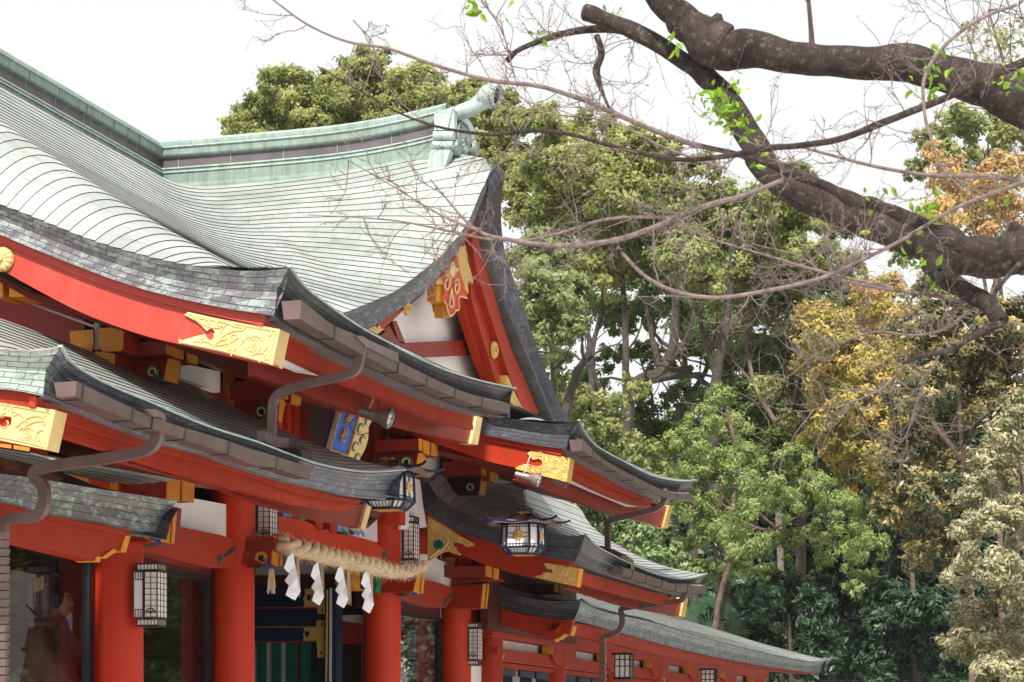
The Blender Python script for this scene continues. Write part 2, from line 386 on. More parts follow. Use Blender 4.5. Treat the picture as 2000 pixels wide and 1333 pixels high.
# --- upper tier, near half: outer verge traced on its own plane
vt = [(-467, 20), (-300, 235), (-150, 335)]+C('C', [(0,0),(110,40),(370,145),(600,235),(850,310),(1110,375),(1300,405),(1500,425),(1700,430),(1882,412)])
vb = [(-467, 95), (-300, 305), (-150, 398)]+C('C', [(0,195),(140,255),(400,360),(700,475),(1000,570),(1300,640),(1500,680),(1780,722)])
VT = PL(vt, 's', SA); VB = PL(vb, 's', SA+.07)
et = C('D', [(215,245),(260,320),(330,400),(450,490),(560,570),(700,660),(850,740),(1000,820),(1200,910),(1350,960),(1500,1000),(1685,1038)])
eb = C('D', [(120,555),(250,660),(420,750),(600,840),(820,940),(1090,1070),(1300,1150),(1500,1208),(1610,1225)])
ET = PL(et, 't', TE); EB = PL(eb, 't', TE-.15); EB[0] = (SA+.07, TE-.15, EB[0][2])
EV = [(p[0], p[2]) for p in ET]; EV[0] = (SA, EV[0][1])
prof_v = [(p[1], p[2]) for p in VT][::-1]                           # from the eave up to the ridge
pv = resample(crom(prof_v, 8), 200)
def verge_h(t): return interp(sorted(pv), t)
MAIN = [(-6.355,3.52),(-6.7,3.60),(-7.05,3.735),(-7.4,3.90),(-7.82,4.13),(-8.3,4.42),(-8.7,4.68),(-9.1,4.95),(-9.44,5.19),(-10.0,5.64),(-10.5,6.08)]
mp = crom(MAIN, 8)
CROSS = [(5.25,3.735),(4.6,3.95),(3.8,4.25),(3.0,4.60),(2.3,4.93),(1.7,5.23),(1.2,5.50),(.75,5.76),(.4,5.95),(.15,6.08)]   # (distance from the cross ridge, h)
FRONT = [(5.5,3.60),(4.9,3.64),(4.25,3.77),(3.7,3.93),(2.7,4.28),(1.9,4.72),(1.35,5.05),(.85,5.42),(.5,5.78),(.12,6.15)]
cp, fp = crom(CROSS, 8), crom(FRONT, 8)
TG = -7.15
nt_ = C('P', [(745,135),(700,280),(610,470),(555,590),(500,740),(440,870),(330,1040),(240,1160),(100,1320)])+C('Q', [(1000,470),(800,570),(640,640),(440,720),(320,765)])+[(600, 645)]
nb_ = C('P', [(735,330),(665,480),(610,620),(530,830),(440,1000),(330,1180),(270,1310)])+C('Q', [(1400,370),(1220,540),(1000,690),(780,840),(600,935)])+[(665, 675)]
ft_ = C('P', [(745,133),(825,185),(905,245),(880,430),(856,700),(862,950),(890,1180),(920,1330)])+C('D', [(1760,560),(1840,800),(1930,1020),(2000,1180)])+[(1118, 835)]
fb_ = C('P', [(735,332),(700,430),(664,700),(680,1000),(720,1330)])+C('D', [(1620,480),(1710,700),(1820,960),(1920,1215)])+[(1085, 830)]
tgy = lambda y: float(np.interp(y, [318, 400, 500], [-6.99, -7.07, -7.15]))
NT, FT = [onT(x, y, tgy(y)) for x, y in nt_], [onT(x, y, tgy(y)) for x, y in ft_]
NB, FB = [onT(x, y, tgy(y)-.14) for x, y in nb_], [onT(x, y, tgy(y)-.14) for x, y in fb_]
NTR = resample(crom(NT[::-1], 6), 300); FTR = [(2*S0-p[0], p[1], p[2]) for p in resample(crom(FT[::-1], 6), 300)]
def near_half(mirror):
    """the main slope and the slope of the front gable, one sweep of courses bending through the valley"""
    rows = []; hs = []
    Pm = [p for p in mp if p[1] >= 3.733]
    L = sum(math.dist(Pm[i], Pm[i+1]) for i in range(len(Pm)-1)); n = int(L/.125); Pm = resample(Pm, n+1)
    cpr = sorted([(p[1], p[0]) for p in cp]); fpr = resample(fp, 300)
    for j, (t, h) in enumerate(Pm):
        v = j/n; wx = interp(cpr, h); rad = .35+.8*(1-v); rsx = .55+1.3*(1-v)
        sv = S0-wx                                                 # where the valley runs at this height
        top = max(0, (v-.86)/.14)
        if top > 0: we, he, t1 = .06, 6.17+.10*top, -6.99-.44*top
        else: q_ = (FTR if mirror else NTR)[int(min(299, (v/.86)**.92*299))]; we, he, t1 = S0-q_[0], q_[2], q_[1]        # end point on the front verge
        near_ = TG-t; E = (S0-we, t1, he)
        vk = lambda s: (1-min(1, (s-SA)/1.25))**2
        # (1) courses high up: along the main slope, round the valley, out to the gable
        A_ = []; r_ = min(rad, max(.02, near_*.75)); a0 = max(sv-rsx, SA+.5)
        for s in ssamp(SA, a0, 26): A_.append((s, t, h*(1-vk(s))+verge_h(t)*vk(s)))
        for a in np.linspace(0, 1, 15)[1:-1]: q = (1-a)**2; r = 2*a*(1-a); z = a*a; A_.append((q*a0+r*sv+z*sv, q*t+r*t+z*(t+r_), h))
        t0 = t+r_
        for u in ssamp(0, 1, 26):
            tt = t0+(t1-t0)*u; k = (1-min(1, abs(t1-tt)/1.5))**2; k2 = (1-min(1, abs(t1-tt)/1.9))**2
            lf = .17*max(0, (v-.55)/.45)**2*min(1, max(0, (tt+9.9)/2.2))**2
            A_.append((S0-(wx*(1-k2)+we*k2), tt, (h+lf)*(1-k)+he*k))
        # (2) low courses: one long easy curve to the foot of the gable
        b0 = min(a0, E[0]-1.6); B_ = [(s, t, h*(1-vk(s))+verge_h(t)*vk(s)) for s in ssamp(SA, max(b0, SA+.4), 26)]; p0 = B_[-1]
        c1 = (p0[0]+(E[0]-p0[0])*.62, t, h); c2 = (E[0]-.12*(E[0]-p0[0]), E[1]-max(0, near_)*.55, h+(he-h)*.35)
        for a in np.linspace(0, 1, 40)[1:]:
            w_ = ((1-a)**3, 3*a*(1-a)**2, 3*a*a*(1-a), a**3); B_.append(tuple(w_[0]*p0[q]+w_[1]*c1[q]+w_[2]*c2[q]+w_[3]*E[q] for q in range(3)))
        A_, B_ = resample(A_, 72), resample(B_, 72); m = min(1, max(0, (2.3-near_)/1.5)); m = m*m*(3-2*m)
        row = [tuple(np.array(a)*(1-m)+np.array(b)*m) for a, b in zip(A_, B_)]
        if mirror: row = [(2*S0-p[0], p[1], p[2]) for p in row]
        rows.append(row)
    return rows
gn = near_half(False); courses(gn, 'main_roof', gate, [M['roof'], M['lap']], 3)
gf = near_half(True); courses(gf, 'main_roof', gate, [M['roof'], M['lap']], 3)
# back slope of the main roof (away from the court)
bk = [[(s, -21.74-p[0], p[1]) for s in ssamp(SA, 2*S0-SA, 20)] for p in resample([q for q in mp], 26)]
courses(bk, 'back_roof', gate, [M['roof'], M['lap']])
# eave strips of the upper tier
pe = [(p[0], p[1]-3.52+ET[0][2]) for p in MAIN[:3]]
def strip(sA, sB, ev, name='eave_roof', apron=None, vf=None):
    ss = ssamp(sA, sB, 40); P = resample(crom([(-6.355,0),(-6.7,.075),(-7.05,.205)], 6), 5); g = []
    base = interp(ev, (sA+sB)/2)
    for j, (t, dh) in enumerate(P):
        v = j/4; kk = lambda s: (1-min(1, (s-sA)/1.25))**2*v**.5
        g.append([(s, t, ((interp(ev, s))*(1-v)**1.3+3.53*(1-(1-v)**1.3)+dh)*(1-kk(s))+vf(t)*kk(s)) for s in ss])
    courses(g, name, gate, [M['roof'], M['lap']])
    if apron:
        a, b = apron; Q = [(-7.05,3.735),(-7.4,3.80),(-7.8,3.88)]
        g = [[(s, t, h) for s in ssamp(a, b, 12)] for t, h in resample(Q, 6)]
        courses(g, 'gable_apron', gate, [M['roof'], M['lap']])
strip(SA, 22.02, EV, apron=(18.35, 22.02), vf=verge_h)
def lip(name, parent, line, r=.013, dt=.004):  # added pale strip painting the sky's reflection along the eave edge
    MB().tube([(p[0], p[1]+dt, p[2]+.012) for p in resample(crom(line, 6), 60)], 0, sq=(.034, .014)).build(name, M['ridgepale'], parent)
lip('eave_sky_glint', gate, ET)
# rafter-line pieces under the near upper eave
edge('verge_edge', gate, VT, VB, (.35, 0, 0), M['shingle'])
edge('eave_edge', gate, ET, EB, (0, -.3, 0), M['shingledark'])
# bargeboard of the near upper verge
hb_t = [(-467, 90), (-300, 300), (-150, 393)]+C('C', [(0,190),(140,250),(400,355),(700,470),(1000,565),(1300,635),(1500,675),(1730,712)])
hb_m = [(-467, 120), (-300, 325), (-150, 415)]+C('C', [(0,245),(140,305),(400,415),(700,530),(1000,622),(1300,700),(1500,745),(1710,790)])
hb_b = [(-467, 215), (-300, 395), (-150, 470)]+C('C', [(0,420),(60,455),(250,560),(500,690),(750,790),(1000,870),(1180,910),(1500,990),(1790,1050)])
board('bargeboard_cap', gate, PL(hb_t, 's', SA+.13), PL(hb_m, 's', SA+.13), (.3, 0, 0), M['fadedred'])
bgb = board('bargeboard', gate, PL(hb_m, 's', SA+.17), PL(hb_b, 's', SA+.17), (.09, 0, 0), M['fadedred'])
tag(bgb, 'long red bargeboard with a carved gold end')
def rosette(name, parent, c, r, kind, mat, petals=16, depth=.05):
    """round chrysanthemum boss facing along the plane's outward side"""
    mb = MB(); prof = [(0, depth*1.15), (.22*r, depth*1.1), (.24*r, depth*.7)]
    def pt(a, rr, z):
        q = (math.cos(a)*rr, math.sin(a)*rr)
        return (c[0]-z, c[1]+q[0], c[2]+q[1]) if kind == 's' else (c[0]+q[0], c[1]+z, c[2]+q[1])
    n = petals*6; rings = []
    for rr, z, am in ((.26, .75, 0), (.4, .8, .25), (.65, .95, .35), (.85, .8, .3), (.97, .45, .2), (1.0, 0, 0)):
        rings.append([pt(2*math.pi*k/n, r*rr*(1-.04*(1 if rr > .9 and k % 6 == 0 else 0)), depth*(z-am*(1-abs(math.sin(math.pi*k/6))))) for k in range(n+1)])
    mb.loft(rings); cc = [[pt(2*math.pi*k/24, r*rr, depth*z) for k in range(25)] for rr, z in ((.25, .7), (.25, 1.1), (.18, 1.25), (.01, 1.3))]
    mb.loft(cc); return mb.build(name, mat, parent, smooth=True)
def scroll(mb, c, r, turns, a0, kind, rad, dirn=1, z=.0, n=26, mi=0):
    P = []; R = []
    for k in range(n):
        u = k/(n-1); a = a0+dirn*turns*2*math.pi*u; q = r*(1-.82*u)
        x, y = q*math.cos(a), q*math.sin(a)
        P.append((c[0]-z, c[1]+x, c[2]+y) if kind == 's' else (c[0]+x, c[1]+z, c[2]+y)); R.append(rad*(1-.55*u))
    mb.tube(P, R, 6, mi)
# ------------------------------------------------------------------ front gable (facing the court)
edge('gable_verge', gate, NT, NB, (0, -.4, 0), shingle('shingle_gable', (.13, .12, .16), (.20, .18, .22), (.33, .38, .34), bw=.17, green=.45), n=50)
edge('gable_verge', gate, FT, FB, (0, -.4, 0), M['shingleblue'], n=50)
# bargeboards of the gable
b1t = C('P', [(530,820),(440,1000),(330,1180)])+C('Q', [(1560,165),(1400,365),(1220,535),(1000,690),(780,838),(600,930)])
b1b = [(932, 420), (921, 455)]+C('Q', [(1660,20),(1620,130),(1390,400),(1100,640),(830,905),(720,995)])
board('gable_bargeboard', gate, PL(b1t, 't', TG-.2), PL(b1b, 't', TG-.2), (0, -.1, 0), RED)
b2t = C('D', [(1440,0),(1475,180),(1530,350),(1590,550),(1660,770),(1740,950),(1845,1200)])
b2m = C('D', [(1400,0),(1420,180),(1460,350),(1530,570),(1590,760),(1650,950),(1740,1170)])
b2b = C('D', [(1365,55),(1395,230),(1400,420),(1450,620),(1500,780),(1560,980),(1600,1080),(1640,1180)])
b2o = C('D', [(1330,150),(1320,300),(1330,460),(1400,680),(1460,860),(1530,1020),(1600,1180)])
board('gable_bargeboard_cap', gate, PL(b2t, 't', TG-.2), PL(b2m, 't', TG-.2), (0, -.3, 0), RED)
board('gable_bargeboard', gate, PL(b2m, 't', TG-.27), PL(b2b, 't', TG-.27), (0, -.1, 0), RED)
board('gable_inner_board', gate, PL(b2b, 't', TG-.36), PL(b2o, 't', TG-.36), (0, -.08, 0), M['red'])
# plaster triangle and timbers
plate('gable_wall', gate, C('D', [(1330,100),(1130,380),(960,520),(880,600),(600,800),(1000,900),(1700,1200),(1500,500)]), 't', TG-.62, .1, M['white'])
plate('gable_tie_beam', gate, C('D', [(960,733),(1440,712),(1470,812),(1000,832)]), 't', TG-.50, .2, M['darkred'])
plate('gable_strut', gate, C('D', [(700,760),(860,650),(900,690),(940,735),(985,745),(985,830),(1040,835),(900,850),(760,750)]), 't', TG-.46, .15, M['darkred'])
plate('gable_strut', gate, C('D', [(890,595),(915,590),(972,735),(925,720)]), 't', TG-.48, .12, M['darkred'])
plate('gable_strut', gate, C('D', [(830,650),(870,620),(920,720),(970,760),(900,760)]), 't', TG-.47, .12, M['darkred'])
# hanging carved pendant
gp = plate('gable_pendant', gate, C('Q', [(1620,100),(1440,320),(1440,350),(1500,420),(1490,530),(1480,600),(1510,640),(1520,700),(1550,760),(1590,740),(1610,700),(1645,690),(1645,560),(1730,560),(1740,470),(1660,280)]), 't', TG-.20, .16, painted('pendant_red', (.62, .05, .035), .4), M['ochre'])
pm = MB(); P_ = lambda x, y: onT(*C('Q', [(x, y)])[0], TG-.185)
def ringpx(mb, pts, r, tv, kind='t', key='Q', n=6, mi=0):
    mb.tube(crom(PL(C(key, pts), kind, tv), 4), r, n, mi)
ringpx(pm, [(1500,330),(1530,320),(1545,370),(1535,450),(1510,480),(1490,440),(1500,380),(1520,370)], .013, TG-.185)
ringpx(pm, [(1600,390),(1630,370),(1648,420),(1640,480),(1620,520),(1600,480),(1605,430),(1625,420)], .013, TG-.185)
ringpx(pm, [(1565,470),(1575,560),(1585,640),(1560,670),(1540,640),(1550,560),(1565,470)], .012, TG-.185)
ringpx(pm, [(1480,600),(1510,640),(1520,700),(1550,765),(1590,740),(1610,705),(1645,690),(1645,560),(1730,570)], .011, TG-.19)
pm.build('pendant_scrolls', M['goldpale'], gp)
plate('pendant_wing', gate, C('Q', [(1385,370),(1430,350),(1470,380),(1470,425),(1410,430)]), 't', TG-.2, .1, M['gold'])
plate('pendant_lobe', gate, C('Q', [(1405,440),(1480,430),(1485,600),(1470,650),(1480,780),(1550,785),(1500,660),(1480,640),(1400,600)]), 't', TG-.24, .1, M['ochre'])
plate('pendant_flower', gate, C('Q', [(1580,170),(1600,210),(1620,240),(1645,250),(1640,280),(1610,290),(1600,330),(1580,350),(1560,310),(1555,270),(1560,210)]), 't', TG-.14, .06, M['goldpale'])
# gold fittings of the gable
plate('gold_fitting', gate, C('Q', [(1625,85),(1660,10),(1715,0),(1745,170),(1800,370),(1795,420),(1765,380),(1740,400),(1752,520),(1730,510),(1690,380),(1660,270)]), 't', TG-.175, .09, M['gold'])
plate('gold_fitting', gate, C('D', [(1632,945),(1645,960),(1690,1070),(1740,1165),(1700,1160),(1640,1100),(1632,1070),(1655,1050),(1640,1000)]), 't', TG-.18, .09, M['gold'])
plate('gold_fitting', gate, C('Q', [(605,945),(690,890),(745,870),(760,900),(785,855),(800,900),(835,905),(720,1000),(650,960)]), 't', TG-.17, .09, M['gold'])
rosette('gold_boss', gate, onT(963, 684, TG-.26), .10, 't', M['gold'])
rosette('gold_boss', gate, onT(791, 603, TG-.19), .07, 't', M['gold'], 12)

# ------------------------------------------------------------------ ridges
def ridge_profile(hw, k=1):
    """half widths and heights under the ridge top"""
    prof = [(0, .0)]
    for a in range(1, 9): th = math.pi/2*a/8; prof.append((.085*math.sin(th), -.085*(1-math.cos(th))))
    prof += [(.085, -.105), (.155, -.11), (.155, -.125), (.135, -.13), (.135, -.20), (.125, -.215), (.085, -.225), (.085, -.335), (.13, -.34), (.13, -.355), (.115, -.36), (.115, -.385), (.155, -.39), (.155, -.405), (.14, -.41), (.14, -.52), (.165, -.56), (.165, -.80)]
    return prof
def ridge(name, path, axis, mats, prof):
    """profile swept along a straight horizontal direction, path gives (pos, h)"""
    mb = MB(); full = [(-a, b) for a, b in prof[::-1]]+prof[1:]
    for k, (sec, mi) in enumerate(((slice(0, None), None),)):
        for i in range(len(full)-1):
            (a0, z0), (a1, z1) = full[i], full[i+1]
            zz = (z0+z1)/2; mi = 1 if -.335 < zz < -.22 else 0
            if abs(zz+.115) < .02 or abs(zz+.345) < .01 or abs(zz+.395) < .01 or zz > -.04: mi = 2
            if axis == 's': l0 = [(q, -10.87+a0, h+z0) for q, h in path]; l1 = [(q, -10.87+a1, h+z1) for q, h in path]
            else: l0 = [(S0+a0, q, h+z0) for q, h in path]; l1 = [(S0+a1, q, h+z1) for q, h in path]
            mb.loft([l0, l1], mi)
    # cover strips at the sheet joints
    qs = [p[0] for p in path]; q = qs[0]+.3
    while q < qs[-1]-.2:
        h = float(np.interp(q, qs, [p[1] for p in path]))
        for (a0, a1, z0, z1, w) in ((-.142, .142, -.20, -.13, .014), (-.09, .09, -.33, -.225, .010), (-.146, .146, -.52, -.41, .014)):
            if axis == 's': mb.box((q, -10.87+a0, h+z0), (q+w, -10.87+a1, h+z1), 0)
            else: mb.box((S0+a0, q, h+z0), (S0+a1, q+w, h+z1), 0)
        q += .62
    return mb.build(name, mats, gate, smooth=False, recalc=True)
rp = ridge_profile(.15); RM = [M['ridge'], painted('ridge_band_grey', (.11, .095, .105), .5, .25, 3, .1), M['ridgepale']]
ridge('main_ridge', [(q, 6.66) for q in np.linspace(15.6, S0, 20)], 's', RM, rp)
ridge('main_ridge', [(q, 6.66) for q in np.linspace(S0+.02, 31.2, 20)], 's', RM, rp)
cps = [(-10.87, 6.66), (-10.0, 6.66), (-9.0, 6.67), (-8.4, 6.70), (-7.9, 6.755), (-7.48, 6.82)]
ridge('cross_ridge', crom(cps, 5), 't', RM, rp)
# ridge-end ornament
on = empty('ridge_end_ornament', (0, 0, 0), '', ''); del on['label']; del on['category']; on.parent = gate; on.location = Vector(W((S0, -7.5, 6.3)))-gate.location
s1, s2 = S0-.28, S0+.28
def spart(name, pts, key, sv, th, mat): return plate(name, on, C(key, pts), 's', sv, th, mat)
spart('side_panel', [(455,545),(715,545),(715,760),(455,765)], 'O', s1, .10, M['ridgepale'])
spart('side_panel', [(500,495),(712,488),(712,548),(498,548)], 'O', s1+.04, .46, M['ridgepale'])
mb = MB()
for (x0, y0, x1, y1) in ((440,765,705,890), (425,895,690,1015)):
    a, b = onS(*C('O', [(x0, (y0+y1)/2)])[0], s1), onS(*C('O', [(x1, (y0+y1)/2)])[0], s1)
    r = (y1-y0)/6.6667/2*24/4500*.98
    mb.tube([(s1+.03, a[1]+0*r, a[2]), (s1+.03, b[1], b[2])], r, 20, 0)
mb.build('side_roll', M['ridgepale'], on, smooth=True)
spart('sloping_foot', [(415,1018),(665,1018),(560,1333),(490,1500),(430,1600),(260,1545),(255,1505),(320,1340)], 'O', s1-.02, .12, M['ridgepale'])
# front face towards the court
q0 = C('O', [(735,1145),(720,500),(830,500),(880,590),(940,680),(990,770),(985,1155)])
plate('front_panel', on, q0, 't', -7.40, .15, M['ridgepale'])
fr = MB()
rosc = onT(*C('O', [(815,905)])[0], -7.38)
rosette('chrysanthemum', on, (rosc[0]+.02, -7.39, rosc[2]), .155, 't', M['ridgepale'], 16, .07)
mb = MB(); mb.tube([(rosc[0]+math.cos(a)*.24*1.0, -7.36, rosc[2]+math.sin(a)*.2) for a in np.linspace(math.pi*.05, math.pi*.95, 14)], .022, 8)
for (x, y) in ((740,840),(728,990),(960,1010)):
    c = onT(*C('O', [(x, y)])[0], -7.36); mb.lathe(c, [(.001, .05), (.075, .05), (.085, .03), (.085, -.03)], 20, 0, 1)
mb.build('cloud_scroll', M['ridge'], on, smooth=True)
# curved horn over the ornament
hp = crom(PL(C('O', [(560,590),(700,560),(830,520),(950,475),(1060,400),(1165,325)]), 's', S0-.02), 5)
mb = MB(); mb.tube(hp, list(np.linspace(.072, .098, len(hp))), 16, 0); mb.build('horn', M['ridgepale'], on, smooth=True)
e1, e2 = onS(*C('O', [(1180,190)])[0], S0), onS(*C('O', [(1215,455)])[0], S0)
mb = MB(); n = 24; cz = (e1[2]+e2[2])/2; rz = (e1[2]-e2[2])/2*1.12; ring = lambda t, k: [(S0+math.cos(2*math.pi*i/n)*(.15 if k > .6 else .10)*k, t+.10*math.sin(2*math.pi*i/n)*k*.35, cz+(math.sin(2*math.pi*i/n)*rz*k)) for i in range(n+1)]
tt = e1[1]; mb.loft([ring(tt-.10, .84), ring(tt-.07, 1), ring(tt+.07, 1), ring(tt+.09, .84), ring(tt+.07, .62)], 0); mb.loft([ring(tt+.07, .62), ring(tt+.03, .55), ring(tt+.03, .02)], 1); mb.loft([ring(tt-.10, .84), ring(tt-.10, .01)], 0)
mb.build('horn_disc', [M['ridgepale'], M['lap']], on, smooth=False)

# ------------------------------------------------------------------ what hangs under the near upper eave
def cap(name, parent, pts, kind, val, th, mat='goldpale', proud=.006):
    return plate(name, parent, pts, kind, val, th, M[mat])
P2 = [(x, y) for x, y in [(548,618),(575,650),(626,700),(680,728),(746,768),(827,806),(890,830),(935,842)]]     # bottom of the dark edge
F_t = C('D', [(120,545),(250,655),(420,745),(600,835),(820,935),(1090,1065),(1300,1145),(1480,1205)])
F_m = C('D', [(170,690),(300,735),(420,790),(560,850),(700,905),(900,1000),(1100,1080),(1400,1190)])
F_b = [(552,690),(600,714),(650,738),(702,760),(732,771),(800,796),(860,821),(925,840)]
board('eave_fascia', gate, PL(F_t, 't', -6.62), PL(F_m, 't', -6.62), (0, -.06, 0), RED)
board('eave_fascia', gate, PL(sh(F_m, 0, -8)if 0 else [(x, y-8) for x, y in F_m], 't', -6.70), PL(F_b, 't', -6.70), (0, -.08, 0), RED)
Bt = [(500,693),(552,711),(600,729),(660,746),(715,760),(780,780),(850,803),(900,811),(935,812)]
Bb = [(500,735),(560,755),(620,780),(660,795),(698,807),(758,828),(806,840),(860,854),(922,867)]
board('eave_beam', gate, PL(Bt, 't', -7.02), PL(Bb, 't', -7.02), (0, -.07, 0), M['darkred'])
cap('beam_end_cap', gate, C('G', [(440,375),(475,390),(445,565),(400,555)]), 't', -6.99, .12, 'goldpale')
# gold end of the near bargeboard
GF = C('U', [(165,210),(225,165),(700,270),(1200,360),(1500,405),(1720,445),(1600,1030),(1200,925),(700,800),(80,670),(75,600),(130,625),(300,575),(420,545),(500,525),(530,590),(590,625),(645,590),(640,530),(668,480),(620,435),(570,440),(530,472),(480,420),(430,370),(360,310),(280,270)])
gfit = plate('gold_fitting', gate, GF, 's', SA+.145, .04, M['goldpale'])
tag(gfit, 'big carved gold end of the nearest bargeboard')
plate('end_cap', gfit, C('U', [(1690,440),(1722,447),(1602,1032),(1575,1022)]), 's', SA+.142, .20, M['goldpale'])
mb = MB(); sz = SA+.14
def upx(x, y, key='U', s=sz): return onS(*C(key, [(x, y)])[0], s)
for (x, y, r, tn, a0, dr) in ((1290,690,.078,.8,.3,1),(1290,690,.078,.8,2.4,1),(1290,690,.078,.8,4.5,1),(1330,700,.098,.55,.0,-1),(1270,700,.094,.5,3.1,-1),(860,740,.035,1.1,1.2,-1),(820,560,.03,.8,4,1),(560,330,.028,.8,2,1),(950,600,.05,.5,0,1),(1450,850,.02,.8,5,1),(450,640,.022,.8,1,1),(1540,520,.03,.6,1,-1),(1040,800,.02,.7,3,1)):
    scroll(mb, upx(x, y), r, tn, a0, 's', .0065, dr)
for pts in ([(230,200),(700,310),(1200,395),(1650,475)],[(1650,475),(1600,700),(1545,990)],[(110,655),(700,775),(1200,900),(1545,990)],[(300,230),(500,370),(640,420),(760,420)],[(760,430),(800,520),(760,620),(650,700)],[(650,700),(500,640),(300,640)],[(760,480),(870,350),(960,390),(1100,420)],[(780,560),(950,480),(1100,460),(1180,400)],[(640,720),(800,690),(950,640),(1050,560)],[(400,260),(560,300),(620,400)],[(680,320),(760,400),(900,340)],[(920,880),(1010,760),(1060,860)],[(1380,980),(1500,930),(1560,960)]):
    mb.tube(crom([upx(*p) for p in pts], 6), .0055, 6)
mb.build('raised_scrollwork', M['goldpale'], gfit, smooth=True)
mb = MB()
for q in np.linspace(480, 980, 34):
    p = upx(1760-.2*(q-480)*1.0, q); mb.box((SA+.18, p[1]-.0+.052, p[2]-.003), (SA+.30, p[1]+.060, p[2]+.001))
# rosette on the bargeboard and end block at the left
ros = rosette('gold_boss', gate, onS(*C('C', [(18,358)])[0], SA+.16), .098, 's', M['goldpale'], 12, .05)
# ------------------------------------------------------------------ second copy of the eave: far half of the upper tier
S24 = 24.67
VT2 = PL([(880,770),(930,781)]+C('G', [(550,373),(700,398),(900,424),(1000,424),(1050,420),(1100,409)]), 's', S24)
VB2 = PL([(872,800),(925,820)]+C('G', [(470,492),(600,522),(800,562),(1020,592)]), 's', S24+.07)
ET2 = PL(C('G', [(1100,409),(1130,485),(1200,570),(1280,622),(1400,685),(1550,762),(1700,800),(1800,806),(1860,797)]), 't', TE)
EB2 = PL(C('G', [(1020,592),(1150,682),(1300,762),(1450,842),(1590,905),(1700,925),(1815,900)]), 't', TE-.15)
EV2 = [(p[0], p[2]) for p in ET2]; EV2[0] = (S24, EV2[0][1])
strip(S24, 2*S0-SA+.1, EV2, apron=(S24, 28.4), vf=lambda t: interp(sorted((p[1], p[2]) for p in VT2), t))
edge('verge_edge', gate, VT2, VB2, (.35, 0, 0), M['shingledark'])
lip('eave_sky_glint', gate, ET2)
edge('eave_edge', gate, ET2, EB2, (0, -.3, 0), M['shingledark'])
# hidden return edges of the two halves beside the gap and at the far end
def ret(sv, prof, h0, mat='shingledark', d=-.28):
    a = [(sv, t, h0+dh) for t, dh in prof]; b = [(sv-.07, t, h0+dh+d) for t, dh in prof]
    edge('verge_edge', gate, a, b, (-.3, 0, 0), M[mat], n=12)
ret(22.02, [(-6.36, .02), (-6.7, .06), (-7.1, .16), (-7.6, .3), (-8.1, .45)], 3.48)
board('bargeboard_cap', gate, PL(C('G', [(-200,370),(0,400),(470,485),(700,540),(990,590)]), 's', S24+.12), PL(C('G', [(-200,420),(0,460),(400,520),(700,575),(985,636)]), 's', S24+.12), (.3, 0, 0), RED)
board('bargeboard', gate, PL(C('G', [(-200,420),(0,460),(400,520),(700,575),(985,630)]), 's', S24+.16), PL(C('G', [(-200,430),(0,492),(70,522),(300,600),(500,668),(700,715),(1015,795)]), 's', S24+.16), (.09, 0, 0), RED)
g2 = plate('gold_fitting', gate, C('G', [(765,620),(790,605),(1045,650),(1022,805),(690,722),(690,710),(740,690),(790,695),(830,705),(860,695),(862,670),(840,655),(800,662),(780,640)]), 's', S24+.135, .04, M['gold'])
plate('end_cap', g2, C('G', [(1035,648),(1046,651),(1023,806),(1010,802)]), 's', S24+.13, .19, M['gold'])
mb = MB()
for (x, y, r, tn, a0, dr) in ((945,690,.055,1.0,.3,1),(945,690,.05,.9,3.4,1),(890,720,.04,.7,1,-1),(1000,720,.03,.8,2,1),(850,630,.03,.8,2,-1),(780,710,.03,.7,1,1),(985,765,.03,.7,5,1)):
    scroll(mb, upx(x, y, 'G', S24+.13), r, tn, a0, 's', .007, dr)
mb.build('raised_scrollwork', M['goldpale'], g2, smooth=True)
board('eave_fascia', gate, PL(C('G', [(1000,600),(1150,690),(1300,770),(1450,850),(1590,915)]), 't', -6.62), PL(C('G', [(1020,690),(1150,750),(1300,825),(1450,893),(1580,930)]), 't', -6.62), (0, -.06, 0), RED)
board('eave_fascia', gate, PL(C('G', [(1010,685),(1150,745),(1300,820),(1450,888),(1580,925)]), 't', -6.70), PL(C('G', [(1035,762),(1150,822),(1300,893),(1400,932),(1500,962),(1570,962)]), 't', -6.70), (0, -.08, 0), RED)
board('eave_beam', gate, PL(C('G', [(900,720),(1040,790),(1200,862),(1350,925),(1500,965),(1690,962)]), 't', -7.02), PL(C('G', [(700,790),(830,840),(1080,930),(1320,1015),(1480,1055),(1665,1100)]), 't', -7.02), (0, -.07, 0), M['darkred'])
cap('beam_end_cap', gate, C('G', [(1690,958),(1710,966),(1680,1108),(1654,1100)]), 't', -6.99, .12, 'gold')
# ------------------------------------------------------------------ lower tier, near side
SL, TL = 13.11, -6.73
vtl = [(-700,560),(-420,610),(-200,660)]+C('E', [(0,135),(120,145),(240,150),(380,140),(465,118)])
vbl = [(-700,660),(-420,705),(-200,742)]+C('E', [(0,440),(180,462),(335,495)])
etl = C('E', [(465,118),(490,180),(560,262),(700,352),(880,442),(1100,532),(1300,617),(1500,702),(1700,775)])+[(500,867),(560,890),(600,904),(625,911),(675,921),(725,925),(789,921)]
ebl = C('E', [(335,495),(480,560),(700,640),(1000,762),(1300,870),(1650,962)])+C('F', [(300,855),(680,972),(900,1022),(1150,1082),(1410,1110)])
VTL, VBL, ETL, EBL = PL(vtl, 's', SL), PL(vbl, 's', SL+.07), PL(etl, 't', TL), PL(ebl, 't', TL-.15)
PROFL = [(-6.73,2.445),(-7.2,2.55),(-7.8,2.78),(-8.3,3.02),(-8.75,3.26)]
def evs(E, sA): q = [(p[0], p[2]) for p in E]; q[0] = (sA, q[0][1]); return sorted(q)
lip('eave_sky_glint', gate, ETL)
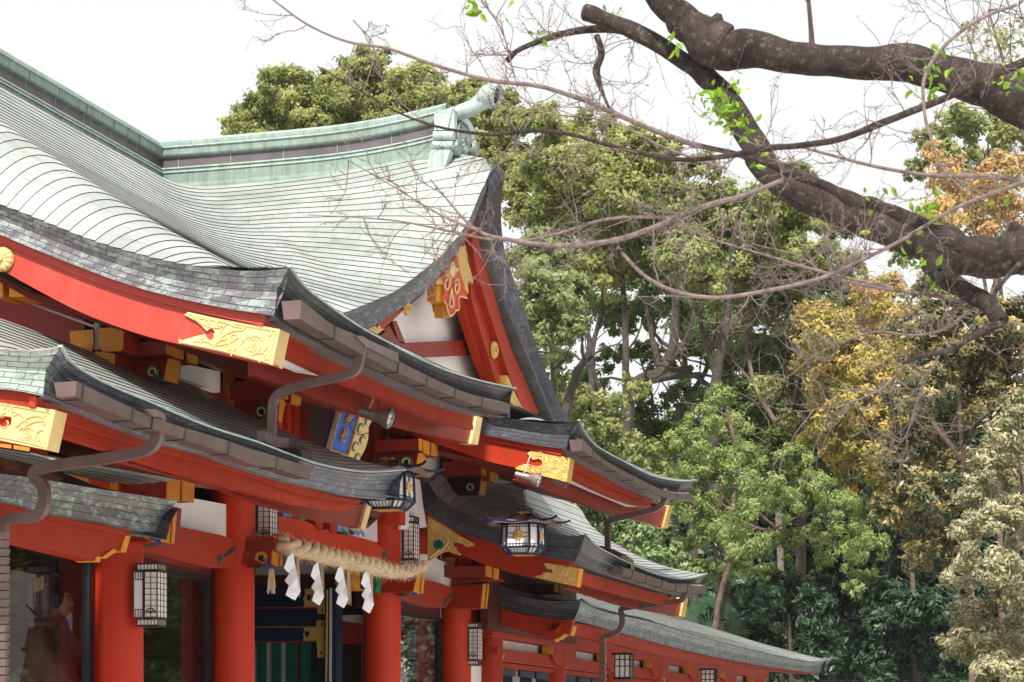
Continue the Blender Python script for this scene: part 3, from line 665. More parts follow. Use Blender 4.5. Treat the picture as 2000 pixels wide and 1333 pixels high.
lean('lower_roof', gate, [(-6.73,2.478),(-7.1,2.478),(-7.5,2.52),(-7.9,2.60),(-8.3,2.69),(-8.75,2.81)], SL, 19.80, evs(ETL, SL), (1.5, .0, .47), (0, 0, 0), .115, 1.6)
edge('verge_edge', gate, VTL, VBL, (.35, 0, 0), M['shinglegreen'])
edge('eave_edge', gate, ETL, EBL, (0, -.3, 0), M['shingleblue'], n=60)
a = [(19.80, t, h) for t, h in PROFL]; a[0] = ETL[-1]
edge('verge_edge', gate, a, [(19.70, t-.02, h-.24) for t, h in PROFL], (-.3, 0, 0), M['shingledark'], n=12)
board('bargeboard', gate, PL([(-400,700),(-200,740),(0,757),(70,772)]+C('E', [(285,500)])[:0], 's', SL+.13), PL([(-400,730),(-200,765),(0,785),(67,797)], 's', SL+.13), (.3, 0, 0), RED)
board('bargeboard', gate, PL([(-400,735),(-200,768),(0,786),(100,800)], 's', SL+.18), PL([(-400,820),(-200,845),(0,865),(90,880)], 's', SL+.18), (.09, 0, 0), RED)
g3 = plate('gold_fitting', gate, C('E', [(-260,490),(0,533),(430,605),(362,915),(0,842),(-300,780),(-200,740),(-120,740),(-60,700),(20,740),(90,720),(90,660),(30,650),(-60,690),(-120,640)]), 's', SL+.145, .04, M['goldpale'])
tag(g3, 'big carved gold end of the lower bargeboard')
plate('end_cap', g3, C('E', [(405,600),(432,606),(364,916),(335,908)]), 's', SL+.142, .165, M['goldpale'])
mb = MB(); sq_ = SL+.14
for (x, y, r, tn, a0, dr) in ((210,790,.045,1.1,.5,1),(210,790,.052,.8,3.4,1),(40,700,.062,.9,1.5,1),(330,700,.035,.8,2,-1),(300,850,.025,.8,4,1),(120,620,.04,.7,2,1),(20,560,.03,.7,5,1)):
    scroll(mb, upx(x, y, 'E', sq_), r, tn, a0, 's', .0055, dr)
for pts in ([(0,555),(200,590),(395,625)],[(395,625),(370,760),(340,890)],[(0,815),(200,855),(340,890)],[(120,740),(230,660),(360,650)],[(150,760),(260,700),(350,690)],[(270,860),(290,780),(340,760)],[(60,600),(160,640),(210,700)]):
    mb.tube(crom([upx(x, y, 'E', sq_) for x, y in pts], 6), .005, 6)
mb.build('raised_scrollwork', M['goldpale'], g3, smooth=True)
plate('verge_block', gate, C('E', [(225,500),(285,500),(272,582),(230,575)]), 's', SL+.12, .3, M['orange_red'])
fl_t = C('E', [(290,500),(480,570),(700,650),(1000,770),(1300,880),(1650,970),(2000,1090)])+C('F', [(680,980),(1000,1070),(1230,1110)])
fl_m = C('E', [(340,590),(500,680),(800,790),(1100,880),(1400,960),(1700,1040),(2000,1130)])+C('F', [(700,1040),(1000,1110),(1200,1140)])
fl_b = [(120,850),(230,885),(300,908),(381,933),(440,950),(502,966),(572,984),(620,994),(672,1000)]
board('eave_fascia', gate, PL(fl_t, 't', -6.98), PL(fl_m, 't', -6.98), (0, -.06, 0), RED, n=40)
board('eave_fascia', gate, PL([(x, y-6) for x, y in fl_m], 't', -7.05), PL(fl_b, 't', -7.05), (0, -.08, 0), RED, n=40)
board('eave_beam', gate, PL([(230,880),(300,903),(381,928),(440,945),(502,961),(572,975),(640,985),(710,986)], 't', -7.35), PL([(250,905),(340,930),(420,950)]+C('a', [(0,88),(360,200),(800,330),(1100,390),(1385,445)]), 't', -7.35), (0, -.07, 0), M['darkred'], n=36)
cap('beam_end_cap', gate, C('a', [(1478,160),(1536,190),(1458,472),(1400,455)]), 't', -7.32, .12, 'goldpale')
# ------------------------------------------------------------------ lower tier, far side
SR = 26.37
vtr = C('G', [(80,790),(130,822),(185,905),(300,985),(450,1048),(590,1100),(780,1140),(950,1153),(1050,1158),(1140,1153)])
vbr = C('G', [(75,960),(115,995),(200,1062),(350,1142),(590,1217)])+C('J', [(750,492),(900,522),(1075,550)])
etr = [(1142,1046),(1165,1070),(1195,1086),(1225,1101),(1275,1122),(1320,1132),(1350,1131),(1380,1122)]
ebr = [(1123,1098),(1160,1113),(1211,1130),(1260,1145),(1300,1157),(1335,1163),(1362,1160)]
VTR, VBR, ETR, EBR = PL(vtr, 's', SR), PL(vbr, 's', SR+.07), PL(etr, 't', TL), PL(ebr, 't', TL-.15)
pr = sorted([(p[1], p[2]) for p in VTR], reverse=True)
lean('lower_roof', gate, pr, SR, 2*S0-SL, evs(ETR, SR), (1.6, .0, .42), (0, 0, 0), .115, 1.6)
edge('verge_edge', gate, VTR, VBR, (.35, 0, 0), M['shingledark'])
lip('eave_sky_glint', gate, ETR)
edge('eave_edge', gate, ETR, EBR, (0, -.3, 0), M['shingledark'])
board('bargeboard_cap', gate, PL(C('G', [(110,985),(200,1055),(350,1135),(590,1210)])+C('J', [(750,485),(900,515),(1040,535)]), 's', SR+.13), PL(C('J', [(105,240),(200,300),(400,395),(600,462),(800,515),(1035,585)]), 's', SR+.13), (.3, 0, 0), RED)
board('bargeboard', gate, PL(C('J', [(105,235),(200,290),(400,388),(600,455),(800,508),(1035,580)]), 's', SR+.17), PL(C('J', [(120,400),(290,480),(420,540),(500,572),(650,618),(830,660),(1080,708)]), 's', SR+.17), (.09, 0, 0), RED)
g4 = plate('gold_fitting', gate, C('V', [(1515,640),(1540,625),(1950,690),(1915,915),(1410,800),(1410,785),(1490,770),(1500,745),(1560,735),(1600,750),(1625,725),(1600,700),(1555,700)]), 's', SR+.135, .04, M['gold'])
plate('end_cap', g4, C('V', [(1925,686),(1951,691),(1916,916),(1890,910)]), 's', SR+.13, .18, M['ochre'])
mb = MB()
for (x, y, r, tn, a0, dr) in ((1770,740,.055,1.0,.3,1),(1770,740,.05,.9,3.4,1),(1680,800,.04,.7,1,-1),(1850,820,.03,.8,2,1),(1620,690,.03,.8,2,-1),(1540,790,.03,.7,1,1),(1760,850,.03,.7,5,1)):
    scroll(mb, upx(x, y, 'V', SR+.13), r, tn, a0, 's', .007, dr)
mb.build('raised_scrollwork', M['goldpale'], g4, smooth=True)
g5 = plate('gold_fitting', gate, C('V', [(95,55),(130,65),(300,170),(480,290),(660,385),(665,415),(570,430),(520,395),(430,370),(395,350),(378,380),(400,420),(440,430),(440,460),(490,510),(480,530),(330,480),(260,500),(120,590),(95,605)]), 's', SR+.13, .05, M['gold'])
tag(g5, 'carved gold wing against the white wall')
mb = MB()
for (x, y, r, tn, a0, dr) in ((225,400,.075,.9,.3,1),(400,400,.03,.9,1,1),(300,330,.05,.6,2,-1),(500,340,.03,.6,2,1),(330,450,.035,.7,2,-1)):
    scroll(mb, upx(x, y, 'V', SR+.12), r, tn, a0, 's', .013, dr)
for pts in ([(150,110),(220,220),(330,300),(360,340)],[(140,160),(200,260),(300,330)],[(180,130),(320,240),(450,320)],[(260,480),(330,400),(350,330)],[(120,560),(200,500),(245,450)]):
    mb.tube(crom([upx(x, y, 'V', SR+.12) for x, y in pts], 6), .012, 6)
mb.build('raised_scrollwork', M['goldpale'], g5, smooth=True)
mb = MB(); c5 = upx(225, 400, 'V', SR+.122); mb.lathe((0, 0, 0), [(.001, 0), (.06, 0), (.06, .03)], 20, 0); mb.v = [(c5[0]-.012+p[2]*0+ (0.0 if p[2] == 0 else .02), c5[1]+p[0], c5[2]+p[1]) for p in mb.v]; mb.build('green_disc', M['teal'], g5)
board('eave_fascia', gate, PL([(1118,1112),(1180,1130),(1250,1150),(1330,1172)], 't', -6.98), PL([(1118,1136),(1180,1152),(1250,1170),(1325,1187)], 't', -6.98), (0, -.10, 0), RED)
board('eave_beam', gate, PL([(1110,1136),(1180,1156),(1250,1172),(1338,1172)], 't', -7.35), PL([(1110,1148),(1160,1166),(1230,1186),(1328,1204)], 't', -7.35), (0, -.07, 0), M['darkred'])
cap('beam_end_cap', gate, C('K', [(455,780),(480,790),(460,910),(434,900)]), 't', -7.32, .12, 'gold')
# ------------------------------------------------------------------ lowest roofs: near stub and the long corridor roof
TB = -7.75
et1 = [(-250,905)]+C('H', [(0,-25),(330,20),(500,50),(700,82),(900,112),(1050,135),(1160,155)])
eb1 = [(-250,965)]+C('H', [(0,165),(180,200),(270,232),(500,270),(700,305),(900,350),(1010,358)])
ET1, EB1 = PL(et1, 't', TB), PL(eb1, 't', TB-.12)
near_low = lean('lowest_roof', gate, [(-7.75,1.90),(-8.1,1.98),(-8.5,2.12),(-8.75,2.24)], ET1[0][0], ET1[-1][0], evs(ET1, ET1[0][0]), (0, 0, 0), (0, 0, 0), .11, 1.6)
edge('eave_edge', gate, ET1, EB1, (0, -.3, 0), shingle('shingle_near_low', (.12, .115, .12), (.19, .18, .19), (.34, .45, .42), bw=.16, rh=.05, green=.45), n=50)
s17 = ET1[-1][0]; pf = [(-7.75,1.885),(-8.1,1.97),(-8.5,2.1),(-8.75,2.2)]
edge('verge_edge', gate, [(s17, t, h) for t, h in pf], [(s17-.12, t-.05, h-.26) for t, h in pf], (-.3, 0, 0), M['shingledark'], n=10)
SB = 29.8
vt2 = C('J', [(500,668),(560,700),(650,745),(800,788),(950,805),(1115,798)])
vb2 = C('J', [(505,815),(560,830),(700,872),(900,912),(1070,925)])
et2 = [(1135,1172),(1151,1185),(1178,1194),(1222,1203),(1260,1211),(1320,1229),(1380,1247),(1440,1263),(1500,1278),(1560,1290),(1587,1292),(1626,1286)]
eb2 = [(1121,1211),(1160,1221),(1202,1233),(1250,1246),(1320,1265),(1400,1284),(1480,1299),(1540,1308),(1590,1314),(1611,1312)]
VT3, VB3, ET3, EB3 = PL(vt2, 's', SB), PL(vb2, 's', SB+.07), PL(et2, 't', TB), PL(eb2, 't', TB-.12)
pr3 = [(-7.75,1.90),(-8.4,2.06),(-9.3,2.30),(-10.3,2.62),(-11.4,2.98)]
lean('corridor_roof', corr, [(-7.66,1.90),(-8.0,1.895),(-8.32,1.93),(-8.64,2.02),(-8.97,2.19),(-9.6,2.5),(-10.3,2.8),(-11.4,3.2)], SB, 53, evs(ET3, SB), (0, 0, 0), (0, 0, 0), .15, 1.4, pr3)
edge('verge_edge', corr, VT3, VB3, (.35, 0, 0), M['shingledark'])
lip('eave_sky_glint', corr, ET3)
edge('eave_edge', corr, ET3, EB3, (0, -.3, 0), shingle('shingle_corridor', (.10, .09, .11), (.16, .14, .165), (.26, .32, .34), bw=.26, rh=.075, green=.75), n=80)
edge('verge_edge', corr, [(53.0, t, h) for t, h in pr3], [(52.8, t-.05, h-.3) for t, h in pr3], (-.4, 0, 0), M['shingledark'], n=12)
board('bargeboard', corr, PL(C('J', [(440,820),(560,835),(700,880),(900,915),(1060,930)]), 's', SB+.13), PL(C('J', [(440,900),(480,930),(600,965),(800,1020),(940,1052),(1000,1020)]), 's', SB+.13), (.2, 0, 0), RED)
plate('bargeboard_nose', corr, C('J', [(900,960),(1058,935),(1050,1020),(1040,1022),(1012,1012),(960,1050),(935,1056),(880,1040)]), 's', SB+.128, .15, RED)
for q in ([(1056,962),(1068,966),(1051,1030),(1040,1027)], [(1008,1014),(1020,1020),(970,1056),(958,1050)], [(945,1048),(957,1050),(950,1068),(939,1066)]):
    plate('ochre_edge', corr, C('J', q), 's', SB+.12, .17, M['ochre'])
# near stub: bracket board under the lowest near roof
plate('low_bargeboard', gate, C('H', [(-300,120),(0,190),(180,215),(270,235),(700,318),(858,348),(830,382),(800,485),(742,468),(662,520),(622,545),(350,480),(70,405),(-300,330)]), 't', -7.98, .14, RED)
plate('low_fascia', gate, C('H', [(-300,90),(0,165),(180,200),(500,278),(860,345),(820,378),(600,335),(250,250),(-300,150)]), 't', -7.93, .1, M['red'])
for q in ([(818,378),(850,382),(820,488),(784,483)], [(740,463),(764,480),(690,529),(661,521)], [(629,514),(659,518),(651,552),(619,545)]):
    plate('ochre_edge', gate, C('H', q), 't', -7.965, .17, M['ochre'])
# ------------------------------------------------------------------ gutters and downpipes
def gutter(name, parent, top, bot, t, wd, joints):
    a, b = resample(crom(PL(top, 't', t), 5), 40), resample(crom(PL(bot, 't', t), 5), 40); s0, s1 = a[0][0], a[-1][0]
    fa, fb = lambda s: interp([(p[0], p[2]) for p in a], s), lambda s: interp([(p[0], p[2]) for p in b], s)
    ss = list(np.linspace(s0, s1, 40)); mb = MB(); th = .012
    pr_ = lambda s, q: [(s, t, fa(s)), (s, t-.01, fb(s)), (s, t-wd+.02, fb(s)), (s, t-wd, fa(s)-.0), (s, t-wd+th, fa(s)), (s, t-wd+.03, fb(s)+th), (s, t-.01-th, fb(s)+th), (s, t-th, fa(s))]
    secs = [pr_(s, 0) for s in ss]; lp = [[sec[k] for sec in secs] for k in range(8)]; mb.loft(lp, 0, close=True)
    for s in (s0, s1-.008):
        q = pr_(s, 0)[:4]; mb.ext(q, (.01, 0, 0), 0)
    for x in joints:
        s = onT(x, 700, t)[0]; q = [(s, t+.006, fa(s)+.006), (s, t-.004, fb(s)-.006), (s, t-wd+.02, fb(s)-.006), (s, t-wd, fa(s)-.02)]
        v = q+[(p[0]+.018, p[1], p[2]) for p in q]; mb.add(v, [(0,1,5,4),(1,2,6,5),(2,3,7,6),(0,1,2,3),(4,5,6,7)], 1)
    o = mb.build(name, [M['brown'], M['lap']], parent)
    # leaf guard mesh behind the lip
    g = MB(); k = 0
    for s in np.arange(s0+.05, s1-.05, .022):
        g.tube([(s, t-.02, fa(s)+.0), (s+.03, t-wd*.75, fa(s)+.045)], .0022, 3, 0, cap=False)
    for u in (.3, .6, .9): g.loft([[(s, t-.02-wd*.75*u, fa(s)+.045*u+.002) for s in ss], [(s, t-.02-wd*.75*u-.005, fa(s)+.045*u+.002) for s in ss]], 0)
    g.build('leaf_guard', M['darkcopper'], o); return o
gu = gutter('gutter', gate, C('D', [(295,455),(400,540),(510,622),(690,700),(930,850),(1120,948),(1300,1032),(1480,1092),(1655,1132)]), C('D', [(272,562),(380,630),(500,697),(650,782),(900,912),(1100,1002),(1290,1085),(1465,1147),(1640,1188)]), -6.30, .16, [C('D', [(x, 0)])[0][0] for x in (510,720,925,1112,1295,1472)])
gutter('gutter', gate, C('G', [(1130,528),(1240,640),(1360,715),(1470,772),(1560,818),(1660,862),(1750,880),(1840,882)]), C('G', [(1112,592),(1240,670),(1350,738),(1460,795),(1550,848),(1660,905),(1750,922),(1830,925)]), -6.30, .16, [C('G', [(x, 0)])[0][0] for x in (1190,1245,1345,1455,1555,1740)])
gutter('gutter', gate, C('E', [(600,380),(800,480),(1045,595),(1200,660),(1450,750),(1790,850),(2000,925)])+C('F', [(545,765),(700,812),(832,845)]), C('E', [(575,485),(780,585),(1025,682),(1180,742),(1440,832),(1775,945),(2000,1035)])+C('F', [(535,850),(700,905),(812,938)]), -6.66, .16, [150+11, 258, 297, 361, 446, 540])
gutter('gutter', gate, C('K', [(60,590),(120,603),(215,637),(310,668),(400,700),(470,703),(600,706)]), C('K', [(52,632),(110,652),(205,683),(300,708),(390,738),(450,748),(590,750)]), -6.66, .16, [1235,1262,1293,1320,1343])
def pipe(name, parent, pts, sq=(.075, .055)):
    return MB().tube(pts, 0, sq=sq).build(name, M['brown'], parent, bevel=.006)
def mixp(l):                                                        # (x, y, kind, value) list
    return [onT(x, y, v) if k == 't' else onS(x, y, v) for x, y, k, v in l]
sp = onT(700, 690, -6.36)[0]
pp = [onS(707, 665, sp), onS(705, 690, sp), onS(700, 712, sp), onS(690, 727, sp), onS(660, 737, sp), onS(600, 750, sp), onS(562, 762, sp), onS(545, 770, sp), onS(534, 785, sp), onS(532, 810, sp), onS(530, 858, sp)]
pipe('downpipe', gate, crom(pp, 3)); S_p = pp[-1][0]
# shoe across the lower roof into the lower gutter
a = pp[-1]; b = onT(586, 882, -6.95)
pipe('pipe_shoe', gate, [onS(510, 852, a[0]-.25), (a[0]+.05, a[1], a[2]-.02), onS(560, 868, a[0]+.25), b, onT(597, 888, -6.85), onT(601, 915, -6.78)], (.07, .09))
sp = onT(306, 820, -6.72)[0]
pipe('downpipe', gate, crom([onS(x, y, sp) for x, y in ((311,812),(309,835),(305,860),(292,876),(265,886),(200,897),(120,908),(85,914),(68,924),(70,935),(84,950),(87,975),(80,1000),(60,1012),(25,1013),(8,1020),(6,1040))], 3), (.075, .065))
plate('pipe_hopper', gate, C('E', [(1140,595),(1215,600),(1290,635),(1285,665),(1200,655)]), 't', -6.63, .08, M['brown'])
plate('pipe_hopper', gate, C('D', [(650,685),(695,690),(735,715),(925,800),(930,860),(900,850),(720,760),(660,700)]), 't', -6.29, .03, M['brown'])
sp = onT(1296, 965, -6.36)[0]
pipe('downpipe', gate, crom([onS(x, y, sp) for x, y in ((1297,955),(1296,978),(1285,992),(1250,1003),(1205,1013),(1190,1020),(1187,1035),(1187,1075))], 3))
pipe('pipe_shoe', gate, [onT(1172, 1072, -7.2), onT(1190, 1078, -7.1), onT(1218, 1090, -6.8), onT(1231, 1098, -6.75), onT(1232, 1122, -6.72)], (.07, .08))
sp = onT(1336, 1160, -6.72)[0]
pipe('downpipe', gate, crom([onS(x, y, sp) for x, y in ((1337,1148),(1336,1165),(1325,1175),(1280,1180),(1225,1187),(1213,1192),(1215,1205),(1213,1225),(1200,1238),(1182,1243),(1176,1250))], 3))
# rain chains of square cups
def chain(name, top, bot, n, w):
    mb = MB()
    for k in range(n):
        p = tuple(np.array(top)+(np.array(bot)-np.array(top))*k/n); h = abs(top[2]-bot[2])/n
        for (x0, w0, w1) in ((0, w, w*.72),):
            q = [(p[0]-w0/2, p[1]-w0/2, p[2]), (p[0]+w0/2, p[1]-w0/2, p[2]), (p[0]+w0/2, p[1]+w0/2, p[2]), (p[0]-w0/2, p[1]+w0/2, p[2])]
            r = [(p[0]-w1/2, p[1]-w1/2, p[2]-h*.86), (p[0]+w1/2, p[1]-w1/2, p[2]-h*.86), (p[0]+w1/2, p[1]+w1/2, p[2]-h*.86), (p[0]-w1/2, p[1]+w1/2, p[2]-h*.86)]
            mb.add(q+r, [(0,1,5,4),(1,2,6,5),(2,3,7,6),(3,0,4,7),(4,5,6,7)], 0)
    mb.build('rain_chain', M['brown'], gate)
sp = onT(306, 820, -6.72)[0]
chain('rain_chain', onS(8, 1040, sp), onS(4, 1700, sp), 40, .066)
sp = onT(1336, 1160, -6.72)[0]
chain('rain_chain', onS(1177, 1255, sp), onS(1177, 1460, sp), 18, .10)
# ------------------------------------------------------------------ walls, soffits, columns
def wbox(name, parent, a, b, mat, bevel=0): return MB().box(a, b).build(name, mat, parent, bevel=bevel)
def sblk(key, pts, s, d=.3, mat='ochre', side='red', name='bracket_arm'):
    """beam end facing the near side: painted end, red body running away"""
    P = PL(C(key, pts), 's', s); mb = MB(); mb.ext(P, (.012, 0, 0), 0); P2_ = [(p[0]+.012, p[1], p[2]) for p in P]
    c = np.mean(P2_, axis=0); P2_ = [(p[0], c[1]+(p[1]-c[1])*.985, c[2]+(p[2]-c[2])*.985) for p in P2_]
    mb.ext(P2_, (d, 0, 0), 1); return mb.build(name, [M[mat], M[side]], gate)
def nend(key, pts, t=-8.4, d=.55, mat='ochre', side='darkred', name='bracket_end', par=None):
    """beam end facing the court"""
    P = PL(C(key, pts), 't', t); mb = MB(); mb.ext(P, (0, -.012, 0), 0)
    c = np.mean(P, axis=0); Q = [(c[0]+(p[0]-c[0])*.98, p[1]-.012, c[2]+(p[2]-c[2])*.985) for p in P]
    mb.ext(Q, (0, -d, 0), 1); return mb.build(name, [M[mat], M[side]], par or gate)
def orn(key, x, y, s, rpx, tail=True, a='ochre', b='blue', par=None):
    """painted volute: black eye, ring and cloud tail"""
    c = onS(*C(key, [(x, y)])[0], s); z = 4500/(CU*c[0]-SU*c[1]); r = rpx/z
    mb = MB(); f = lambda q, dz: (c[0]-dz, c[1]+q[0], c[2]+q[1])
    k = 24; ang = [2*math.pi*i/k for i in range(k)]
    mb.ext([f((math.cos(q)*r*.55, math.sin(q)*r*.55), .012) for q in ang], (.014, 0, 0), 0)
    mb.tube([f((math.cos(q)*r*.68, math.sin(q)*r*.68), .010) for q in np.linspace(-.6, 4.9, 26)], r*.15, 6, 1)
    mb.tube([f((math.cos(q)*r, math.sin(q)*r), .006) for q in np.linspace(-1.4, 3.6, 24)], [r*.19]*24, 6, 2)
    if tail:
        mb.tube([f(q, .006) for q in crom([(r*1.0, -r*.1), (r*.9, -r*.9), (r*1.5, -r*1.45), (r*2.1, -r*1.5)], 5)], [r*.3]*16, 8, 3)
        mb.tube([f(q, .004) for q in crom([(-r*1.6, -r*1.75), (-r*.2, -r*1.6), (r*.5, -r*1.2)], 5)], [r*.18]*11, 6, 4)
    return mb.build('painted_volute', [M['black'], M['goldpale'] if a != 'ochre' else M['ochre'], M['teal'] if a != 'ochre' else M['ochre'], M[b], M['teal']], par or gate)
# upper storey body
U0, U1 = 17.45, 2*S0-17.45
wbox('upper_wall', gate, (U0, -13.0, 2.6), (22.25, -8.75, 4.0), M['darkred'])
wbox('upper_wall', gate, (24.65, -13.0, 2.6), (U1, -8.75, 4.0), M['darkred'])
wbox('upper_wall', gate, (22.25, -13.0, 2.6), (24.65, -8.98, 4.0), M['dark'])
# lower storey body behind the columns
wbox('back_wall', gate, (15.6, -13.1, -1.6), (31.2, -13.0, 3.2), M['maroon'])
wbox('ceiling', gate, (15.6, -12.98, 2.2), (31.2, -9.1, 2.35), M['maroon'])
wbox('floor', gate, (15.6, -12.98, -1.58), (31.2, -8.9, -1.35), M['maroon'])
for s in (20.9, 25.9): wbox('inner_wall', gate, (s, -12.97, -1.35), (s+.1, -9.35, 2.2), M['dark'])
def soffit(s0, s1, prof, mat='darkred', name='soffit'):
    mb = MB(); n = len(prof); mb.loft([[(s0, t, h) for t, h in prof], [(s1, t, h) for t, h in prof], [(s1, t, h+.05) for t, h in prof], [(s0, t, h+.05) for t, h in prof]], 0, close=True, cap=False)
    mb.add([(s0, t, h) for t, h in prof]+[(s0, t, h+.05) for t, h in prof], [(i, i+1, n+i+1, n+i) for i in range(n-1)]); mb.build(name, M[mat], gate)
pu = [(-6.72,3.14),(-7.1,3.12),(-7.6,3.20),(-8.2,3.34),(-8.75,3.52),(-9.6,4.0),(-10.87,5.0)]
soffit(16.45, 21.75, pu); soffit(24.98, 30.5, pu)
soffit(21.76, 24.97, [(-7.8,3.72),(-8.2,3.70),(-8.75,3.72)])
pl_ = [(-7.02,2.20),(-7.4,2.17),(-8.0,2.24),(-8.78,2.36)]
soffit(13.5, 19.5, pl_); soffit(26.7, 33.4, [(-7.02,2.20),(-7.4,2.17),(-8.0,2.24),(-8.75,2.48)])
# pale boards between the rafters of the soffits
def strip_px(pts, kind, v, th, mat='white', name='soffit_board'): return plate(name, gate, pts, kind, v, th, M[mat])
strip_px([(552,692),(600,714),(645,734),(600,727),(552,707)], 't', -6.80, .1)
strip_px(C('C', [(95,612),(125,614),(620,788),(605,800)]), 's', 17.0, .1, 'greywall')
strip_px(C('C', [(612,765),(645,770),(643,945),(612,945)]), 's', 17.43, .06, 'greywall')
strip_px(C('C', [(0,470),(60,490),(60,575),(15,590),(0,585)]), 's', 16.9, .06)
strip_px(C('G', [(1030,768),(1060,775),(1300,890),(1490,967),(1460,968),(1250,880),(1030,785)]), 't', -6.86, .1)
strip_px(C('E', [(235,935),(390,975),(370,985),(235,945)]), 's', 14.6, .1)
# blocks and bracket ends of the upper storey
sblk('W', [(105,185),(410,158),(412,380),(380,465),(260,478),(125,412)], 17.40, .3)
sblk('W', [(490,145),(805,125),(800,400),(770,440),(540,450),(490,400)], 17.40, .75)
sblk('W', [(350,500),(450,445),(690,470),(692,700),(560,625),(440,570)], 17.42, .6, 'ochre', 'darkred')
nend('W', [(1375,300),(1595,350),(1592,548),(1555,545),(1378,478)], -8.1, .75)
nend('W', [(1632,350),(1792,398),(1775,622),(1648,582)], -8.1, .75)
nend('W', [(1400,535),(1555,572),(1518,870),(1340,822)], -8.15, .6)
sblk('C', [(60,490),(205,560),(205,598),(60,603)], 16.6, .3, 'ochre', 'ochre'); sblk('C', [(-40,460),(18,470),(18,605),(-40,605)], 16.6, .3, 'ochre', 'ochre')
orn('W', 1190, 715, 17.69, 11, True, 'gold', 'teal')
strip_px([(354,710),(430,726),(430,767),(351,738)], 't', -8.66, .08)
sblk('X', [(75,205),(298,195),(290,480),(250,515),(80,510)], 20.35, .32)
nend('X', [(865,248),(935,250),(935,400),(865,420)], -8.3, .5); nend('X', [(1040,60),(1100,75),(1100,240),(1040,240)], -8.2, .4)
nend('X', [(1105,75),(1228,120),(1228,245),(1105,242)], -8.1, .5); nend('X', [(1236,128),(1420,195),(1300,245),(1236,258)], -8.1, .5)
nend('X', [(945,300),(1060,310),(1060,600),(945,570)], -8.1, .5); nend('X', [(1105,420),(1250,425),(1245,670),(1200,692),(1108,652)], -8.1, .5)
nend('X', [(938,575),(1022,628),(962,932),(918,912)], -8.15, .45)
orn('X', 675, 775, 20.26, 11.5, True, 'gold', 'teal')
plate('bracket_cushion', gate, C('X', [(262,500),(480,545),(480,600),(262,520)]), 's', 20.3, .3, M['red'])
plate('bracket_cushion', gate, C('X', [(480,545),(860,540),(860,600),(480,600)]), 's', 20.45, .3, M['red'])
# red mullions of the upper lattice
for k, (x0, x1) in enumerate(((918,975),(1050,1110),(1150,1232),(1285,1362))):
    a, b = onT(*C('X', [(x0, 900)])[0], -8.62), onT(*C('X', [(x1, 900)])[0], -8.62)
    wbox('lattice_bar', gate, (a[0], -8.74, 2.7), (b[0], -8.62, 3.45), M['orange_red' if k < 3 else 'red'])
wbox('lattice_shade_sheet', gate, (20.75, -8.745, 2.7), (22.24, -8.735, 3.5), M['dark'])  # thin dark sheet painting the shade of the open gaps between bars
sblk('Y', [(75,340),(305,340),(305,620),(280,655),(85,655)], 25.35, .36, 'ochre', 'red')
wbox('upper_post', gate, (25.0, -8.74, 2.5), (25.2, -8.56, 3.6), M['orange_red'])
nend('Y', [(822,470),(888,492),(900,692),(826,652)], -8.12, .5); nend('Y', [(890,492),(1000,535),(992,750),(902,702)], -8.1, .5)
nend('Y', [(1030,545),(1132,582),(1130,776),(1025,750)], -8.1, .5); nend('Y', [(820,705),(932,748),(882,1032),(770,985)], -8.15, .5)
plate('bracket_cushion', gate, C('Y', [(310,620),(465,655),(465,710),(310,655)]), 's', 25.3, .2, M['red'])
plate('bracket_cushion', gate, C('Y', [(465,650),(825,655),(825,712),(465,708)]), 's', 25.6, .2, M['red'])
plate('bracket_face', gate, C('Y', [(465,390),(820,460),(825,655),(465,655)]), 's', 25.62, .2, M['darkred'])
plate('bracket_face', gate, C('Y', [(310,710),(825,712),(770,985),(640,1010),(310,960)]), 's', 25.62, .2, M['darkred'])
orn('Y', 615, 860, 24.33, 10.5, True, 'gold', 'teal'); orn('Y', 270, 830, 24.30, 7, False, 'gold')
sblk('Y', [(1160,775),(1365,770),(1365,1010),(1340,1055),(1160,1030)], 27.9, .36, 'ochre', 'darkred')
nend('Y', [(1845,835),(1905,862),(1905,1092),(1850,1062)], -8.1, .5); nend('Y', [(1912,865),(2010,900),(2000,1120),(1915,1085)], -8.1, .5)
nend('G', [(530,680),(580,695),(575,810),(525,800)], -8.05, .5)
nend('Y', [(1850,1100),(1942,1122),(1892,1400),(1800,1400)], -8.15, .5, 'ochre', 'dark')
orn('G', 395, 840, 26.74, 8, False, 'gold')
plate('bracket_face', gate, C('G', [(280,720),(480,780),(460,885),(330,890),(200,800)]), 's', 28.35, .2, M['maroon'])
strip_px(C('Y', [(905,792),(1165,778),(1165,1040),(900,925)]), 't', -8.70, .06)
strip_px(C('G', [(510,810),(690,808),(690,798),(580,765),(510,770)]), 's', 28.8, .1)
# front columns
COLS = [(15.99,.225),(18.60,.225),(21.18,.215),(25.64,.222),(28.52,.20)]
for k, (s, r) in enumerate(COLS):
    mb = MB(); mb.lathe((s, -9.0, 0), [(r*1.02, -1.6), (r, -1.3), (r, 2.72)], 40, 0); o = mb.build('column', painted('column_vermilion', (.52, .034, .011), .36, .14, 1.5, .03, spec=.2), gate, smooth=True)
    mb = MB(); mb.lathe((s, -9.0, 0), [(r*1.5, -1.6), (r*1.45, -1.5), (r*1.2, -1.42), (r*1.03, -1.40)], 30); mb.build('column_base', M['greywall'], gate, smooth=True)
